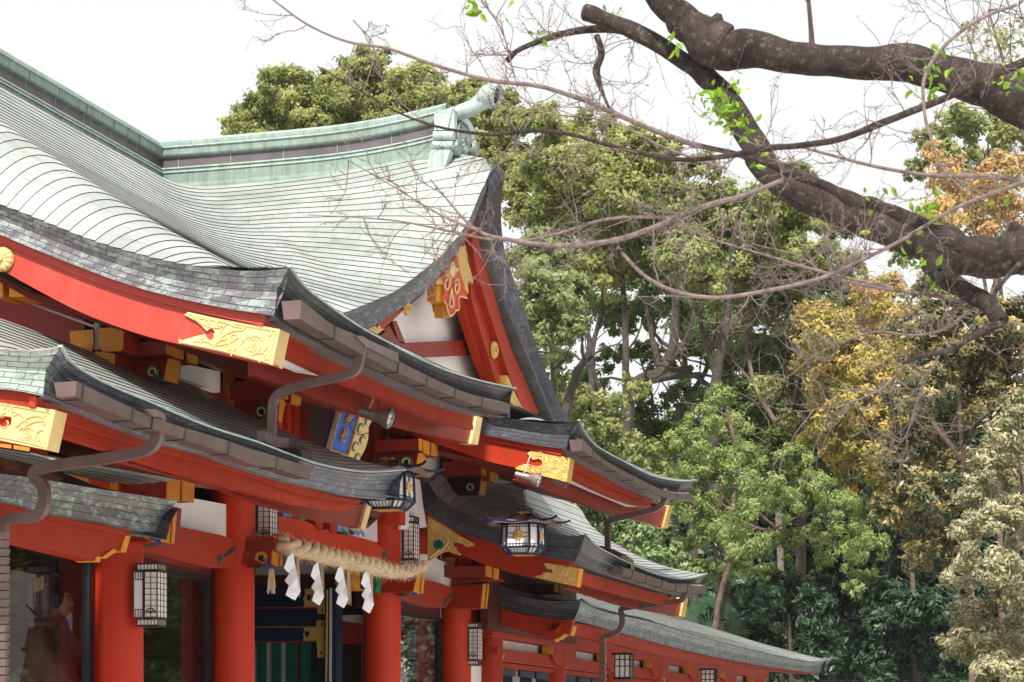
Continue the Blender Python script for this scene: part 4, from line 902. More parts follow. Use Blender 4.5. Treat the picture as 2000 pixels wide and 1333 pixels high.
# tie beams with rounded ends, white wall panels over them
strip_px([(278,958),(345,968),(455,988),(455,1062),(405,1040),(345,1028),(278,1020)], 't', -8.98, .08, name='wall_panel')
plate('tie_beam', gate, C('H', [(880,300),(1150,320),(1250,340),(1350,358),(1430,372),(1500,396),(1542,428),(1510,585),(1400,592),(1300,575),(1180,545),(1040,505),(950,490),(880,480)]), 't', -8.80, .2, RED)
strip_px(C('a', [(362,190),(1490,450),(1665,280),(1665,640),(1490,590),(365,315)]), 't', -8.98, .08, name='wall_panel')
plate('tie_beam', gate, C('a', [(330,300),(600,340),(750,372),(860,425),(880,470),(945,478),(1000,460),(1040,500),(1110,520),(1200,530),(1400,570),(1560,620),(1690,690),(1745,780),(1690,850),(1300,765),(1000,690),(700,602),(440,562),(330,545)]), 't', -8.80, .2, M['orange_red'])
plate('lintel', gate, C('a', [(440,640),(700,690),(1000,760),(1300,850),(1680,930),(1680,980),(1200,915),(800,835),(470,745)]), 't', -8.9, .15, M['red'])
strip_px(C('J', [(-40,-60),(60,10),(80,190),(110,230),(110,345),(60,345),(60,500),(130,505),(200,540),(272,560),(272,720),(200,690),(90,665),(-40,650)]), 't', -8.98, .08, name='wall_panel')
plate('tie_beam', gate, C('J', [(-60,640),(90,664),(200,688),(262,712),(292,745),(268,800),(230,850),(150,835),(0,790),(-60,775)]), 't', -8.80, .2, RED)
plate('tie_beam', gate, C('J', [(-20,345),(60,345),(135,352),(135,500),(50,492),(-20,480)]), 't', -8.90, .15, RED)
strip_px([(783,925),(820,938),(826,985),(834,1030),(783,1035)], 't', -8.72, .03, name='wall_panel')
# nosings of the tie beams with painted volutes
nend('H', [(1072,222),(1148,212),(1110,432),(1047,415)], -8.52, .4, 'ochre', 'red', 'beam_nosing'); nend('H', [(1130,228),(1152,230),(1135,430),(1118,430)], -8.50, .05, 'ochre', 'darkred', 'beam_nosing')
orn('H', 985, 382, 18.45, 11)
nend('a', [(345,545),(440,545),(400,922),(320,888)], -8.52, .4, 'ochre', 'red', 'beam_nosing'); nend('a', [(452,566),(470,566),(442,912),(420,905)], -8.50, .05, 'ochre', 'darkred', 'beam_nosing')
plate('nosing_face', gate, C('a', [(10,620),(210,600),(345,560),(322,885),(200,910),(20,930)]), 's', 21.05, .2, M['darkred'])
orn('a', 190, 815, 21.04, 11)
nend('I', [(1392,592),(1418,598),(1400,762),(1358,742)], -8.52, .4, 'ochre', 'red', 'beam_nosing'); nend('I', [(1421,598),(1435,602),(1422,756),(1408,752)], -8.50, .05, 'ochre', 'darkred', 'beam_nosing')
plate('nosing_face', gate, C('I', [(1240,640),(1385,600),(1360,745),(1250,770)]), 's', 25.5, .2, M['darkred'])
orn('I', 1318, 712, 25.49, 10)
nend('J', [(480,695),(512,690),(492,855),(465,848)], -8.52, .4, 'ochre', 'red', 'beam_nosing'); nend('J', [(510,690),(520,700),(504,852),(494,855)], -8.50, .05, 'ochre', 'darkred', 'beam_nosing')
plate('nosing_face', gate, C('J', [(345,720),(475,700),(465,850),(350,860)]), 's', 28.4, .2, M['red'])
orn('J', 415, 800, 28.39, 9)
for key, pts in (('H', [(1425,510),(1440,505),(1452,525),(1436,545),(1432,565),(1424,560)]), ('H', [(1465,510),(1500,470),(1540,450),(1542,462),(1505,490),(1470,520)]), ('I', [(95,510),(110,505),(120,525),(104,545),(98,570),(92,560)]), ('I', [(130,510),(170,470),(208,450),(208,462),(175,490),(135,520)]), ('I', [(1550,800),(1562,795),(1572,812),(1560,830),(1556,845)]), ('I', [(1578,800),(1600,770),(1625,745),(1622,760),(1600,785)]), ('I', [(1158,488),(1172,482),(1182,500),(1170,515),(1163,530)]), ('I', [(1170,500),(1205,503),(1180,515)]), ('J', [(220,800),(235,795),(240,812),(228,835)]), ('J', [(242,800),(265,770),(292,745),(288,762),(265,788)])):
    plate('beam_groove_paint', gate, C(key, pts), 't', -8.79, .03, M['teal'])
# lower bracket blocks
sblk('E', [(-30,840),(88,862),(88,925),(60,955),(-30,950)], 16.9, .3); sblk('E', [(105,868),(232,897),(222,992),(150,987),(108,950)], 16.9, .3)
sblk('E', [(500,1078),(690,1072),(688,1180),(500,1125)], 17.7, .4); sblk('E', [(735,1063),(922,1068),(920,1240),(735,1190)], 18.30, .36)
plate('bracket_face', gate, C('E', [(1058,1105),(1310,1100),(1305,1300),(1150,1300),(1058,1280)]), 's', 18.62, .3, M['darkred'])
plate('bracket_face', gate, C('H', [(885,175),(1090,180),(1070,400),(885,440)]), 's', 18.60, .3, M['darkred'])
strip_px(C('E', [(690,1062),(736,1065),(736,1190),(690,1180)]), 's', 18.2, .1, 'greywall')
nend('E', [(1310,1100),(1412,1128),(1404,1318),(1306,1296)], -8.42, .55); nend('E', [(1425,1135),(1522,1150),(1514,1330),(1424,1312)], -8.42, .55)
for pts in ([(1400,1100),(1520,1130),(1520,1140),(1400,1115)],): nend('E', pts, -8.3, .3)
sblk('V', [(255,560),(425,560),(425,755),(408,780),(255,780)], 28.2, .45)
nend('V', [(808,658),(880,676),(880,808),(810,785)], -8.42, .55); nend('V', [(900,686),(968,700),(965,832),(900,818)], -8.42, .55)
plate('bracket_face', gate, C('V', [(525,590),(808,600),(808,790),(525,790)]), 's', 28.55, .3, M['darkred'])
plate('bracket_cushion', gate, C('V', [(390,785),(960,815),(960,835),(560,830),(390,860)]), 's', 28.5, .3, M['red'])
sblk('V', [(1095,795),(1290,795),(1290,885),(1100,830)], 31.2, .3, 'ochre', 'maroon')
nend('V', [(1642,880),(1698,885),(1698,990),(1642,975)], -8.42, .5, 'ochre', 'maroon'); nend('V', [(1712,885),(1768,900),(1768,1010),(1712,995)], -8.42, .5, 'ochre', 'maroon')
wbox('under_eave_wall', gate, (29.3, -8.9, 1.5), (34.0, -8.8, 2.6), M['maroon'])
# carved transom over the entrance
tr = empty('transom_carving', (0, 0, 0), '', ''); del tr['label']; del tr['category']; tr.parent = gate; tr.location = Vector(W((23.4, -8.9, 2.1)))-gate.location
def tp(pts, m, t=-8.9, th=.04): return plate('carving', tr, C('a', pts), 't', t, th, M[m])
tp([(400,265),(450,245),(480,280),(440,320),(400,300)], 'darkred'); tp([(560,300),(680,270),(640,370),(580,340)], 'red')
tp([(640,365),(680,300),(800,300),(830,340),(820,400),(760,400)], 'skyblue'); tp([(650,360),(700,350),(760,370),(800,395),(700,385)], 'teal', -8.885, .02)
tp([(670,310),(760,310),(800,350),(740,350),(690,345)], 'goldflat', -8.885, .02); tp([(840,330),(945,350),(942,475),(890,465),(860,425)], 'red', -8.78, .14)
tp([(950,365),(1025,375),(1015,450),(955,440)], 'skyblue'); tp([(960,370),(1010,380),(985,420)], 'green', -8.885, .02); tp([(1030,380),(1115,395),(1110,522),(1050,505),(1030,460)], 'red', -8.78, .14)
tp([(1115,400),(1240,430),(1270,520),(1180,505),(1120,480)], 'skyblue'); tp([(1180,460),(1250,500),(1240,515),(1190,500)], 'green', -8.885, .02); tp([(1170,410),(1230,430),(1225,470),(1190,470)], 'goldflat', -8.885, .02)
tp([(1240,430),(1300,440),(1330,530),(1280,520)], 'darkred')
for pts in ([(450,300),(480,260),(470,320),(510,290),(540,330)],[(520,250),(550,290),(540,330)],[(1290,450),(1330,510),(1350,460),(1370,530),(1400,480),(1420,520),(1440,510),(1435,550)],[(1120,430),(1150,480),(1200,500)],[(830,345),(815,395),(770,405)]):
    MB().tube(crom(PL(C('a', pts), 't', -8.9), 6), .012, 6, 0).build('cloud_outline', M['skyblue'], tr, smooth=True)
# ------------------------------------------------------------------ windows of the front
def window(name, sa, sb, ha, hb, t=-9.16):
    fr = MB(); d = .05
    fr.box((sa, t-.03, hb-d), (sb, t+.04, hb)); fr.box((sa, t-.03, ha), (sb, t+.04, ha+d)); fr.box((sa, t-.03, ha+d), (sa+d, t+.04, hb-d)); fr.box((sb-d*1.6, t-.03, ha+d), (sb, t+.04, hb-d))
    o = fr.build(name, M['black'], gate); wbox('pane', o, (sa+d, t-.005, ha+d), (sb-d*1.6, t+.005, hb-d), M['glass']); return o
window('window', 16.22, 18.37, -1.3, 1.66); window('window', 18.83, 20.95, -1.3, 1.62); window('window', 25.87, 28.30, -1.3, 1.6)
wbox('transom_beam', gate, (16.2, -9.4, 1.66), (18.4, -9.14, 2.2), M['maroon']); wbox('transom_beam', gate, (18.8, -9.4, 1.62), (21.0, -9.14, 2.2), M['maroon']); wbox('transom_beam', gate, (25.8, -9.4, 1.6), (28.3, -9.14, 2.2), M['maroon'])
# inside the near bay: pale partition, pillar
plate('partition', gate, C('S', [(60,295),(330,335),(325,500),(260,1500),(40,1500)]), 's', 19.9, .05, M['greywall'])
plate('inner_pillar', gate, C('S', [(330,330),(460,345),(440,700),(420,1500),(240,1500),(315,900)]), 's', 19.6, .1, M['maroon'])
wbox('plinth', gate, (17.9, -10.6, -1.35), (20.4, -9.25, -.35), M['maroon'])
# upright strips added as painted reflections for the second window
for k in range(6): wbox('reflection_strip', gate, (19.05+k*.3, -9.9, -1.3), (19.16+k*.3, -9.88, 1.2), M['greywall' if k % 2 else 'maroon'])
# ------------------------------------------------------------------ open door leaf in the passage
door = empty('door', (0, 0, 0), '', ''); del door['label']; del door['category']; door.parent = gate; door.location = Vector(W((25.2, -10, 0)))-gate.location
def dp(name, pts, s, th, m, key='b'): return plate(name, door, C(key, pts), 's', s, th, M[m])
dp('door_board', [(60,180),(975,172),(965,1700),(60,1700)], 25.26, .03, 'black')
dp('rail', [(60,195),(960,180),(960,410),(60,417)], 25.20, .06, 'navy'); dp('panel', [(60,440),(860,430),(860,650),(60,657)], 25.235, .02, 'navy')
dp('rail', [(60,668),(960,660),(960,828),(60,835)], 25.20, .06, 'navy'); dp('stile', [(868,410),(965,410),(965,1700),(868,1700)], 25.195, .06, 'navy')
for y in (426, 840): dp('red_edge', [(60,y-8),(866,y-10),(866,y+2),(60,y+6)], 25.20, .03, 'red')
dp('red_edge', [(60,655),(866,650),(866,658),(60,663)], 25.20, .03, 'ochre')
dp('gold_fitting', [(712,195),(975,172),(965,500),(925,490),(880,500),(870,412),(705,415),(722,370),(700,320),(728,260)], 25.18, .02, 'gold')
dp('gold_fitting', [(705,670),(860,660),(865,590),(900,572),(960,582),(955,1032),(915,1025),(880,1036),(865,822),(700,826),(712,780),(695,745),(715,710)], 25.18, .02, 'gold')
for x, y in ((775,300), (750,745)): dp('heart_cutout', [(x-28,y-30),(x-12,y-45),(x,y-30),(x+15,y-40),(x+28,y-10),(x,y+45),(x-25,y+10)], 25.172, .01, 'black')
for x, y in ((932,455), (932,625), (920,978)): dp('heart_cutout', [(x-10,y-8),(x,y-28),(x+10,y-20),(x+10,y+20),(x-14,y+12)], 25.172, .01, 'black')
for x0, x1 in ((145,245),(325,425),(500,605),(675,782)): dp('slat', [(x0,852),(x1,852),(x1,1700),(x0,1700)], 25.21, .04, 'greenslat')
for x0, x1 in ((60,142),(250,322),(430,498)): dp('backing', [(x0,850),(x1,850),(x1,1700),(x0,1700)], 25.25, .01, 'greywall')
dp('backing', [(607,850),(672,850),(672,1700),(607,1700)], 25.25, .01, 'maroon')
dp('post', [(968,160),(1112,160),(1104,1700),(962,1700)], 25.15, .2, 'navy'); dp('metal_strip', [(1024,180),(1046,180),(1042,1700),(1015,1700)], 25.13, .03, 'greywall')
dp('rod', [(985,205),(998,205),(990,1000),(980,1700),(965,1700),(976,900)], 25.10, .02, 'gold')
plate('entrance_soffit', gate, C('I', [(330,480),(1010,610),(1010,660),(800,628),(330,642)]), 's', 25.32, .05, M['greywall'])
plate('entrance_lintel', gate, C('I', [(300,642),(800,628),(1030,640),(1030,722),(300,722)]), 's', 25.30, .1, M['maroon'])
plate('door_glass_reflection', gate, C('b', [(1115,515),(1420,508),(1420,615),(1115,575)]), 's', 25.72, .05, M['greywall']); plate('door_glass_reflection', gate, C('b', [(1115,578),(1420,618),(1420,868),(1115,866)]), 's', 25.72, .05, M['darkred'])  # flat plates coloured as the reflections in the glass beside the door
nend('I', [(960,605),(1040,620),(1040,740),(990,740),(960,690)], -9.15, .2, 'ochre', 'ochre', 'bracket_end')
plate('painted_leaf', gate, C('I', [(1095,620),(1130,615),(1155,660),(1140,760),(1110,740),(1120,680)]), 't', -8.83, .03, M['green'])
# ------------------------------------------------------------------ corridor body
RC = M['red']
wbox('corridor_wall', corr, (30.4, -9.25, -1.6), (51.8, -9.1, 1.75), M['white'])
wbox('corridor_wall', corr, (51.65, -13.5, -1.6), (51.8, -9.25, 1.75), M['white'])
board('eave_fascia', corr, PL([(1100,1213),(1160,1224),(1202,1236),(1250,1248),(1320,1267),(1400,1286),(1480,1300),(1560,1311),(1600,1314)], 't', -7.95), PL([(1085,1232),(1160,1250),(1218,1262),(1290,1280),(1360,1293),(1430,1304),(1500,1311),(1585,1317)], 't', -7.95), (0, -.12, 0), RC)
mb = MB(); mb.loft([[(30, -8.0, 1.55), (52.6, -8.0, 1.55)], [(30, -9.2, 1.66), (52.6, -9.2, 1.66)], [(30, -9.2, 1.72), (52.6, -9.2, 1.72)], [(30, -8.0, 1.61), (52.6, -8.0, 1.61)]], 0, close=True); mb.build('soffit', M['white'], corr)
wbox('plate_beam', corr, (29.7, -9.05, 1.42), (51.5, -8.85, 1.62), RC, .006)
h1 = onT(972, 1266, -8.92)[2]; h2 = onT(972, 1291, -8.92)[2]
wbox('tie_beam', corr, (30.1, -9.08, h2), (51.6, -8.92, h1), RC, .006); wbox('lower_rail', corr, (30.1, -9.09, 1.03), (51.6, -8.98, 1.10), RC)
wbox('end_wall', corr, (28.7, -9.3, -1.6), (30.4, -9.12, 1.1), M['white']); wbox('end_wall', corr, (28.7, -9.3, 1.1), (30.4, -9.1, 2.6), M['red'])
cs = [30.2, 33.55, 36.9, 40.25, 43.6, 46.95, 50.3]
for k, s in enumerate(cs):
    mb = MB(); mb.lathe((s, -9.02, 0), [(.16, -1.6), (.16, 1.42)], 24); mb.build('column', RC, corr, smooth=True)
    wbox('bracket_post', corr, (s-.16, -9.06, h1), (s+.16, -8.88, 1.2), RC)
def bra(s):
    q = [(s-.70, -8.87, 1.44), (s-.70, -8.87, 1.30), (s-.62, -8.87, 1.22), (s-.48, -8.87, 1.17), (s-.24, -8.87, 1.14), (s+.24, -8.87, 1.14), (s+.48, -8.87, 1.17), (s+.62, -8.87, 1.22), (s+.70, -8.87, 1.30), (s+.70, -8.87, 1.44)]
    mb = MB(); mb.ext(q, (0, -.16, 0), 0); mb.box((s-.705, -9.03, 1.30), (s-.685, -8.865, 1.44), 1); mb.build('boat_bracket', [RC, M['ochre']], corr)
for s in cs[1:]: bra(s)
def rosq(s, t, h, r=.07):
    c = (s, t, h); mb = MB(); n = 40; mb.ext([(s+math.cos(2*math.pi*i/n)*r*(.62+.38*abs(math.cos(4*math.pi*i/n))), t, h+math.sin(2*math.pi*i/n)*r*(.62+.38*abs(math.cos(4*math.pi*i/n)))) for i in range(n)], (0, -.02, 0)); mb.build('gold_stud', M['gold'], corr)
for k, (x, y) in enumerate(((983,1279),(1107,1296),(1298,1327))):
    p = onT(x, y, -8.9); rosq(p[0], -8.9, p[2])
for k in range(6):
    s = cs[k]
    for a_ in (.35, 1.35, 2.2):
        mb = MB(); mb.box((s+a_, -9.1, -1.2), (s+a_+.75, -9.03, 1.02), 0)
        for q in np.linspace(.12, .63, 5): mb.box((s+a_+q-.012, -9.03, -1.2), (s+a_+q+.012, -9.0, .95), 1)
        mb.box((s+a_, -9.03, .93), (s+a_+.75, -8.99, 1.02), 1); mb.build('barred_window', [M['greenslat'] if (k == 1 and a_ > 1) else M['greywall'], M['navy']], corr)
# ------------------------------------------------------------------ lanterns
def hex_lantern(name, c, label, k=1.0, chain_to=None):
    """hanging lantern with a cut-cornered body, curved roof and gold crests; c = centre of the body"""
    root = empty(name, W((c[0], c[1], c[2]-.2*k)), label, 'lantern', 'hanging lanterns under the eaves')
    hw, ch, z0, z1 = .225*k, .085*k, -.125*k, .145*k
    def oct_(r, cc, z): a = r; b = r-cc; return [(c[0]-a, c[1]-b, c[2]+z), (c[0]-a, c[1]+b, c[2]+z), (c[0]-b, c[1]+a, c[2]+z), (c[0]+b, c[1]+a, c[2]+z), (c[0]+a, c[1]+b, c[2]+z), (c[0]+a, c[1]-b, c[2]+z), (c[0]+b, c[1]-a, c[2]+z), (c[0]-b, c[1]-a, c[2]+z)]
    P0, P1, Pb = oct_(hw*.97, ch, z0), oct_(hw*.93, ch, z1), oct_(hw*.70, ch*.8, z0-.07*k)
    mb = MB(); n = 8
    for A, B in ((P0, P1), (Pb, P0)): mb.add(A+B, [(i, (i+1) % 8, 8+(i+1) % 8, 8+i) for i in range(8)])
    mb.build('paper_panel', M['lampwhite'], root)
    Q0, Q1, Qb = oct_(hw, ch, z0), oct_(hw*.96, ch, z1), oct_(hw*.72, ch*.8, z0-.075*k); fr = MB(); w = .018*k
    for i in range(8):
        j = (i+1) % 8; fr.tube([Q0[i], Q1[i]], 0, sq=(w*1.3, w*1.3)); fr.tube([Qb[i], Q0[i]], 0, sq=(w*1.1, w*1.1))
        for A, e in ((Q0, 1.3), (Q1, 1.5), (Qb, 1.2)): fr.tube([A[i], A[j]], 0, sq=(w*e, w*e))
        L = math.dist(Q0[i], Q0[j]); m = 7 if L > .2*k else 2
        l = lambda A, B, u: tuple(A[q]+(B[q]-A[q])*u for q in range(3))
        for v in (.14, .86): fr.tube([l(l(Q0[i], Q1[i], v), l(Q0[j], Q1[j], v), 0), l(Q0[i], Q1[i], v) and l(Q0[j], Q1[j], v)], 0, sq=(.006*k, .006*k))
        for q in range(1, m):
            u = q/m; a, b = l(Q0[i], Q0[j], u), l(Q1[i], Q1[j], u)
            fr.tube([a, l(a, b, .14)], 0, sq=(.006*k, .006*k)); fr.tube([l(a, b, .86), b], 0, sq=(.006*k, .006*k))
            fr.tube([l(Qb[i], Qb[j], u), a], 0, sq=(.006*k, .006*k))
        if m == 7:
            for u in (.43, .57):
                a, b = l(Q0[i], Q0[j], u), l(Q1[i], Q1[j], u)
                fr.tube([l(a, b, .14), l(a, b, .3)], 0, sq=(.006*k, .006*k)); fr.tube([l(a, b, .7), l(a, b, .86)], 0, sq=(.006*k, .006*k))
            for v in (.42, .58):
                a, b = l(Q0[i], Q1[i], v), l(Q0[j], Q1[j], v)
                fr.tube([a, l(a, b, .29)], 0, sq=(.006*k, .006*k)); fr.tube([l(a, b, .71), b], 0, sq=(.006*k, .006*k))
    fr.build('frame', M['navy'], root)
    for kd, cc in (('s', (c[0]-hw*.97, c[1], c[2]+.01*k)), ('t', (c[0], c[1]+hw*.97, c[2]+.01*k))): rosette('gold_crest', root, cc, .062*k, kd, M['goldflat'], 16, .012)
    # roof
    def ringr(r, z, lift): return [(c[0]+(p[0]-c[0])*r, c[1]+(p[1]-c[1])*r, c[2]+z+lift) for p in oct_(hw, ch, 0)]
    rr = [(.24, .262), (.45, .245), (.75, .212), (1.08, .182), (1.42, .168), (1.74, .168)]
    rings = []
    for r, z in rr:
        o8 = ringr(r, z*k, 0); ring = []
        for i in range(8):
            a, b = o8[i], o8[(i+1) % 8]
            for u in (0, .5): sag = -.012*k*(1 if u else 0)*(r); ring.append((a[0]+(b[0]-a[0])*u, a[1]+(b[1]-a[1])*u, a[2]+sag+(.012*k*max(0, r-1) if u == 0 else 0)))
        rings.append(ring)
    vs = [q for g in rings for q in g]; fs = [(i*16+j, i*16+(j+1) % 16, (i+1)*16+(j+1) % 16, (i+1)*16+j) for i in range(len(rings)-1) for j in range(16)]
    mb = MB(); mb.add(vs, fs, 0); lo = [(p[0], p[1], p[2]-.018*k) for p in rings[-1]]; ins = [(c[0]+(p[0]-c[0])*.7, c[1]+(p[1]-c[1])*.7, c[2]+.148*k) for p in rings[-1]]
    mb.add(rings[-1]+lo+ins, [(j, (j+1) % 16, 16+(j+1) % 16, 16+j) for j in range(16)]+[(16+j, 16+(j+1) % 16, 32+(j+1) % 16, 32+j) for j in range(16)], 0)
    mb.build('lantern_roof', painted('lantern_roof_copper', (.26, .18, .165), .45, .15, metal=.2), root)
    rb = MB()
    for i in range(8):
        pts = [rings[j][2*i] for j in range(len(rings))]; e = pts[-1]; d = ((e[0]-c[0])*.13, (e[1]-c[1])*.13); pts.append((e[0]+d[0], e[1]+d[1], e[2]+.006*k)); pts.append((e[0]+d[0]*1.8, e[1]+d[1]*1.8, e[2]+.028*k))
        rb.tube(crom([(p[0], p[1], p[2]+.008*k) for p in pts], 3), 0, sq=(.014*k, .022*k))
        a, b = rings[-1][2*i], rings[-1][(2*i+2) % 16]; m_ = rings[-1][2*i+1]; rb.tube([a, m_, b], 0, sq=(.012*k, .016*k))
    rb.build('roof_rib', M['navy'], root)
    tp_ = MB(); tp_.box((c[0]-.055*k, c[1]-.06*k, c[2]+.25*k), (c[0]+.055*k, c[1]+.06*k, c[2]+.292*k)); tp_.build('gold_cap', M['ochre'], root)
    hk = MB()
    for sx in (-1, 1):
        hk.tube([(c[0], c[1]+sx*(.075+.028*math.cos(a))*k, c[2]+(.305+.028*math.sin(a))*k) for a in np.linspace(math.pi*1.3, -math.pi*.35, 14)], .0075*k, 6)
    hk.build('curl_hook', M['black'], root)
    cn = MB(); top = chain_to; bot = (c[0], c[1], c[2]+.29*k); nl = int((top-bot[2])/.03)
    for q in range(nl):
        z = bot[2]+(top-bot[2])*q/nl; a = [(math.cos(v)*.008, math.sin(v)*.02) for v in np.linspace(0, 2*math.pi, 7)]
        cn.tube([(bot[0]+(x if q % 2 else 0), bot[1]+(0 if q % 2 else x), z+y+.015) for x, y in a], .0028, 4, cap=False)
    cn.tube([(bot[0], bot[1]+.02, bot[2]), (bot[0]+.01, bot[1]+.028, bot[2]+.5*(top-bot[2])), (bot[0], bot[1]+.02, top)], .003, 4); cn.build('chain', M['black'], root)
    bt = MB(); bt.box((c[0]-.12*k, c[1]-.12*k, c[2]-.21*k), (c[0]+.12*k, c[1]+.12*k, c[2]-.198*k)); bt.build('base_plate', M['ochre'], root)
    return root
p = onS(1022, 1050, 25.6); hex_lantern('hanging_lantern', p, 'hanging lantern with gold crests in front of the far dark eave, seen whole', 1.0, 3.15)
p = onS(757, 955, 21.9); hex_lantern('hanging_lantern', p, 'hanging lantern half hidden behind the tip of the lower roof by the plaque', 1.05, 3.1)
def wall_lantern(c, label, k=1.0):
    """lattice lantern fixed to a column; c = centre, wide side towards the near end"""
    root = empty('wall_lantern', W((c[0], c[1], c[2]-.3*k)), label, 'lantern', 'lattice lanterns on the front columns')
    bx = [((-.10,-.125,-.20),(.10,-.035,.20)), ((-.10,-.02,-.20),(.10,.10,.20)), ((-.085,-.095,.215),(.085,.10,.27)), ((-.085,-.095,-.27),(.085,.10,-.215)), ((-.07,-.04,-.2),(.07,-.015,.2))]
    q = lambda p: (c[0]+p[0]*k, c[1]+p[1]*k, c[2]+p[2]*k)
    mb = MB(); fr = MB(); w = .009*k
    for a, b in bx: mb.box(q([v*.985 for v in a]), q([v*.985 for v in b]))
    mb.build('paper_panel', M['lampwhite'], root)
    def bars(a, b, cols, rows):
        (x0, y0, z0), (x1, y1, z1) = a, b
        for x, y in ((x0, y0), (x0, y1), (x1, y0), (x1, y1)): fr.tube([q((x, y, z0)), q((x, y, z1))], 0, sq=(w, w))
        for z in (z0, z1): fr.tube([q((x0, y0, z)), q((x0, y1, z)), q((x1, y1, z))], 0, sq=(w*1.2, w*1.2))
        for i in range(1, cols): y = y0+(y1-y0)*i/cols; fr.tube([q((x0-.002, y, z0)), q((x0-.002, y, z1))], 0, sq=(w*.55, w*.55))
        for i in range(1, cols+1): x = x0+(x1-x0)*i/(cols+1); fr.tube([q((x, y1+.002, z0)), q((x, y1+.002, z1))], 0, sq=(w*.5, w*.5))
        for i in range(1, rows): z = z0+(z1-z0)*i/rows; fr.tube([q((x0-.002, y0, z)), q((x0-.002, y1+.002, z)), q((x1, y1+.002, z))], 0, sq=(w*.55, w*.55))
    bars(*bx[0], 1, 1); bars(*bx[1], 2, 8); bars(*bx[2], 6, 1); bars(*bx[3], 6, 1)
    for z0, z1 in ((-.2, -.13), (.13, .2)):
        for y in (-.105, -.08, -.055): fr.tube([q((-.102, y, z0)), q((-.102, y, z1))], 0, sq=(w*.55, w*.55))
        fr.tube([q((-.102, -.125, z0 if z0 > 0 else z1)), q((-.102, -.035, z0 if z0 > 0 else z1))], 0, sq=(w*.6, w*.6))
    cc = (-.104, .04, -.165); fr.tube([q((cc[0], cc[1]+.045*math.cos(a), cc[2]+.045*math.sin(a))) for a in np.linspace(0, math.pi, 12)], .004*k, 5)
    for a in np.linspace(.3, math.pi-.3, 5): fr.tube([q(cc), q((cc[0], cc[1]+.045*math.cos(a), cc[2]+.045*math.sin(a)))], .003*k, 4)
    for z in (-.27, .27): fr.box(q((-.09, -.1, z-.008)), q((.09, .105, z+.008)))
    fr.build('lattice_frame', painted('lantern_bronze', (.045, .028, .025), .45, .2), root)
    MB().box(q((-.03, -.17, -.1)), q((.03, -.1, .1))).build('wall_bracket', M['black'], root)
wall_lantern(onS(296, 1163, 18.5), 'lattice lantern on the nearest column right of the seated statue', 1.0)
wall_lantern(onS(515, 1012, 21.5), 'lattice lantern above the left end of the straw rope', 1.06)
wall_lantern(onS(797, 1058, 25.9), 'lattice lantern above the right end of the straw rope', 1.05)
wall_lantern(onS(923, 1259, 28.55), 'lattice lantern low on the last front column beside the corridor', 1.0)
def small_lantern(c, label, k=1.0):
    root = empty('corridor_lantern', W((c[0], c[1], c[2]-.2*k)), label, 'lantern', 'small box lanterns along the corridor')
    q = lambda p: (c[0]+p[0]*k, c[1]+p[1]*k, c[2]+p[2]*k)
    MB().box(q((-.11, -.11, -.17)), q((.11, .11, .17))).build('paper_panel', M['lampwhite'], root); fr = MB(); w = .014*k
    for x, y in ((-.115, -.115), (-.115, .115), (.115, .115), (.115, -.115), (-.115, -.04), (-.115, .04), (-.04, .115), (.04, .115)): fr.tube([q((x, y, -.17)), q((x, y, .17))], 0, sq=(w, w))
    for z in (-.17, .0, .10): fr.tube([q((-.115, -.115, z)), q((-.115, .115, z)), q((.115, .115, z)), q((.115, -.115, z))], 0, sq=(w, w))
    fr.box(q((-.15, -.16, .17)), q((.15, .15, .20))); fr.box(q((-.13, -.14, -.2)), q((.13, .13, -.17))); fr.build('frame', M['black'], root)
small_lantern(onS(1219, 1302, 33.9), 'small square lantern under the corridor eave beside the rain chain', 1.0)
small_lantern(onS(1385, 1328, 41.0), 'small square lantern far down the corridor, cut by the lower edge', 1.0)
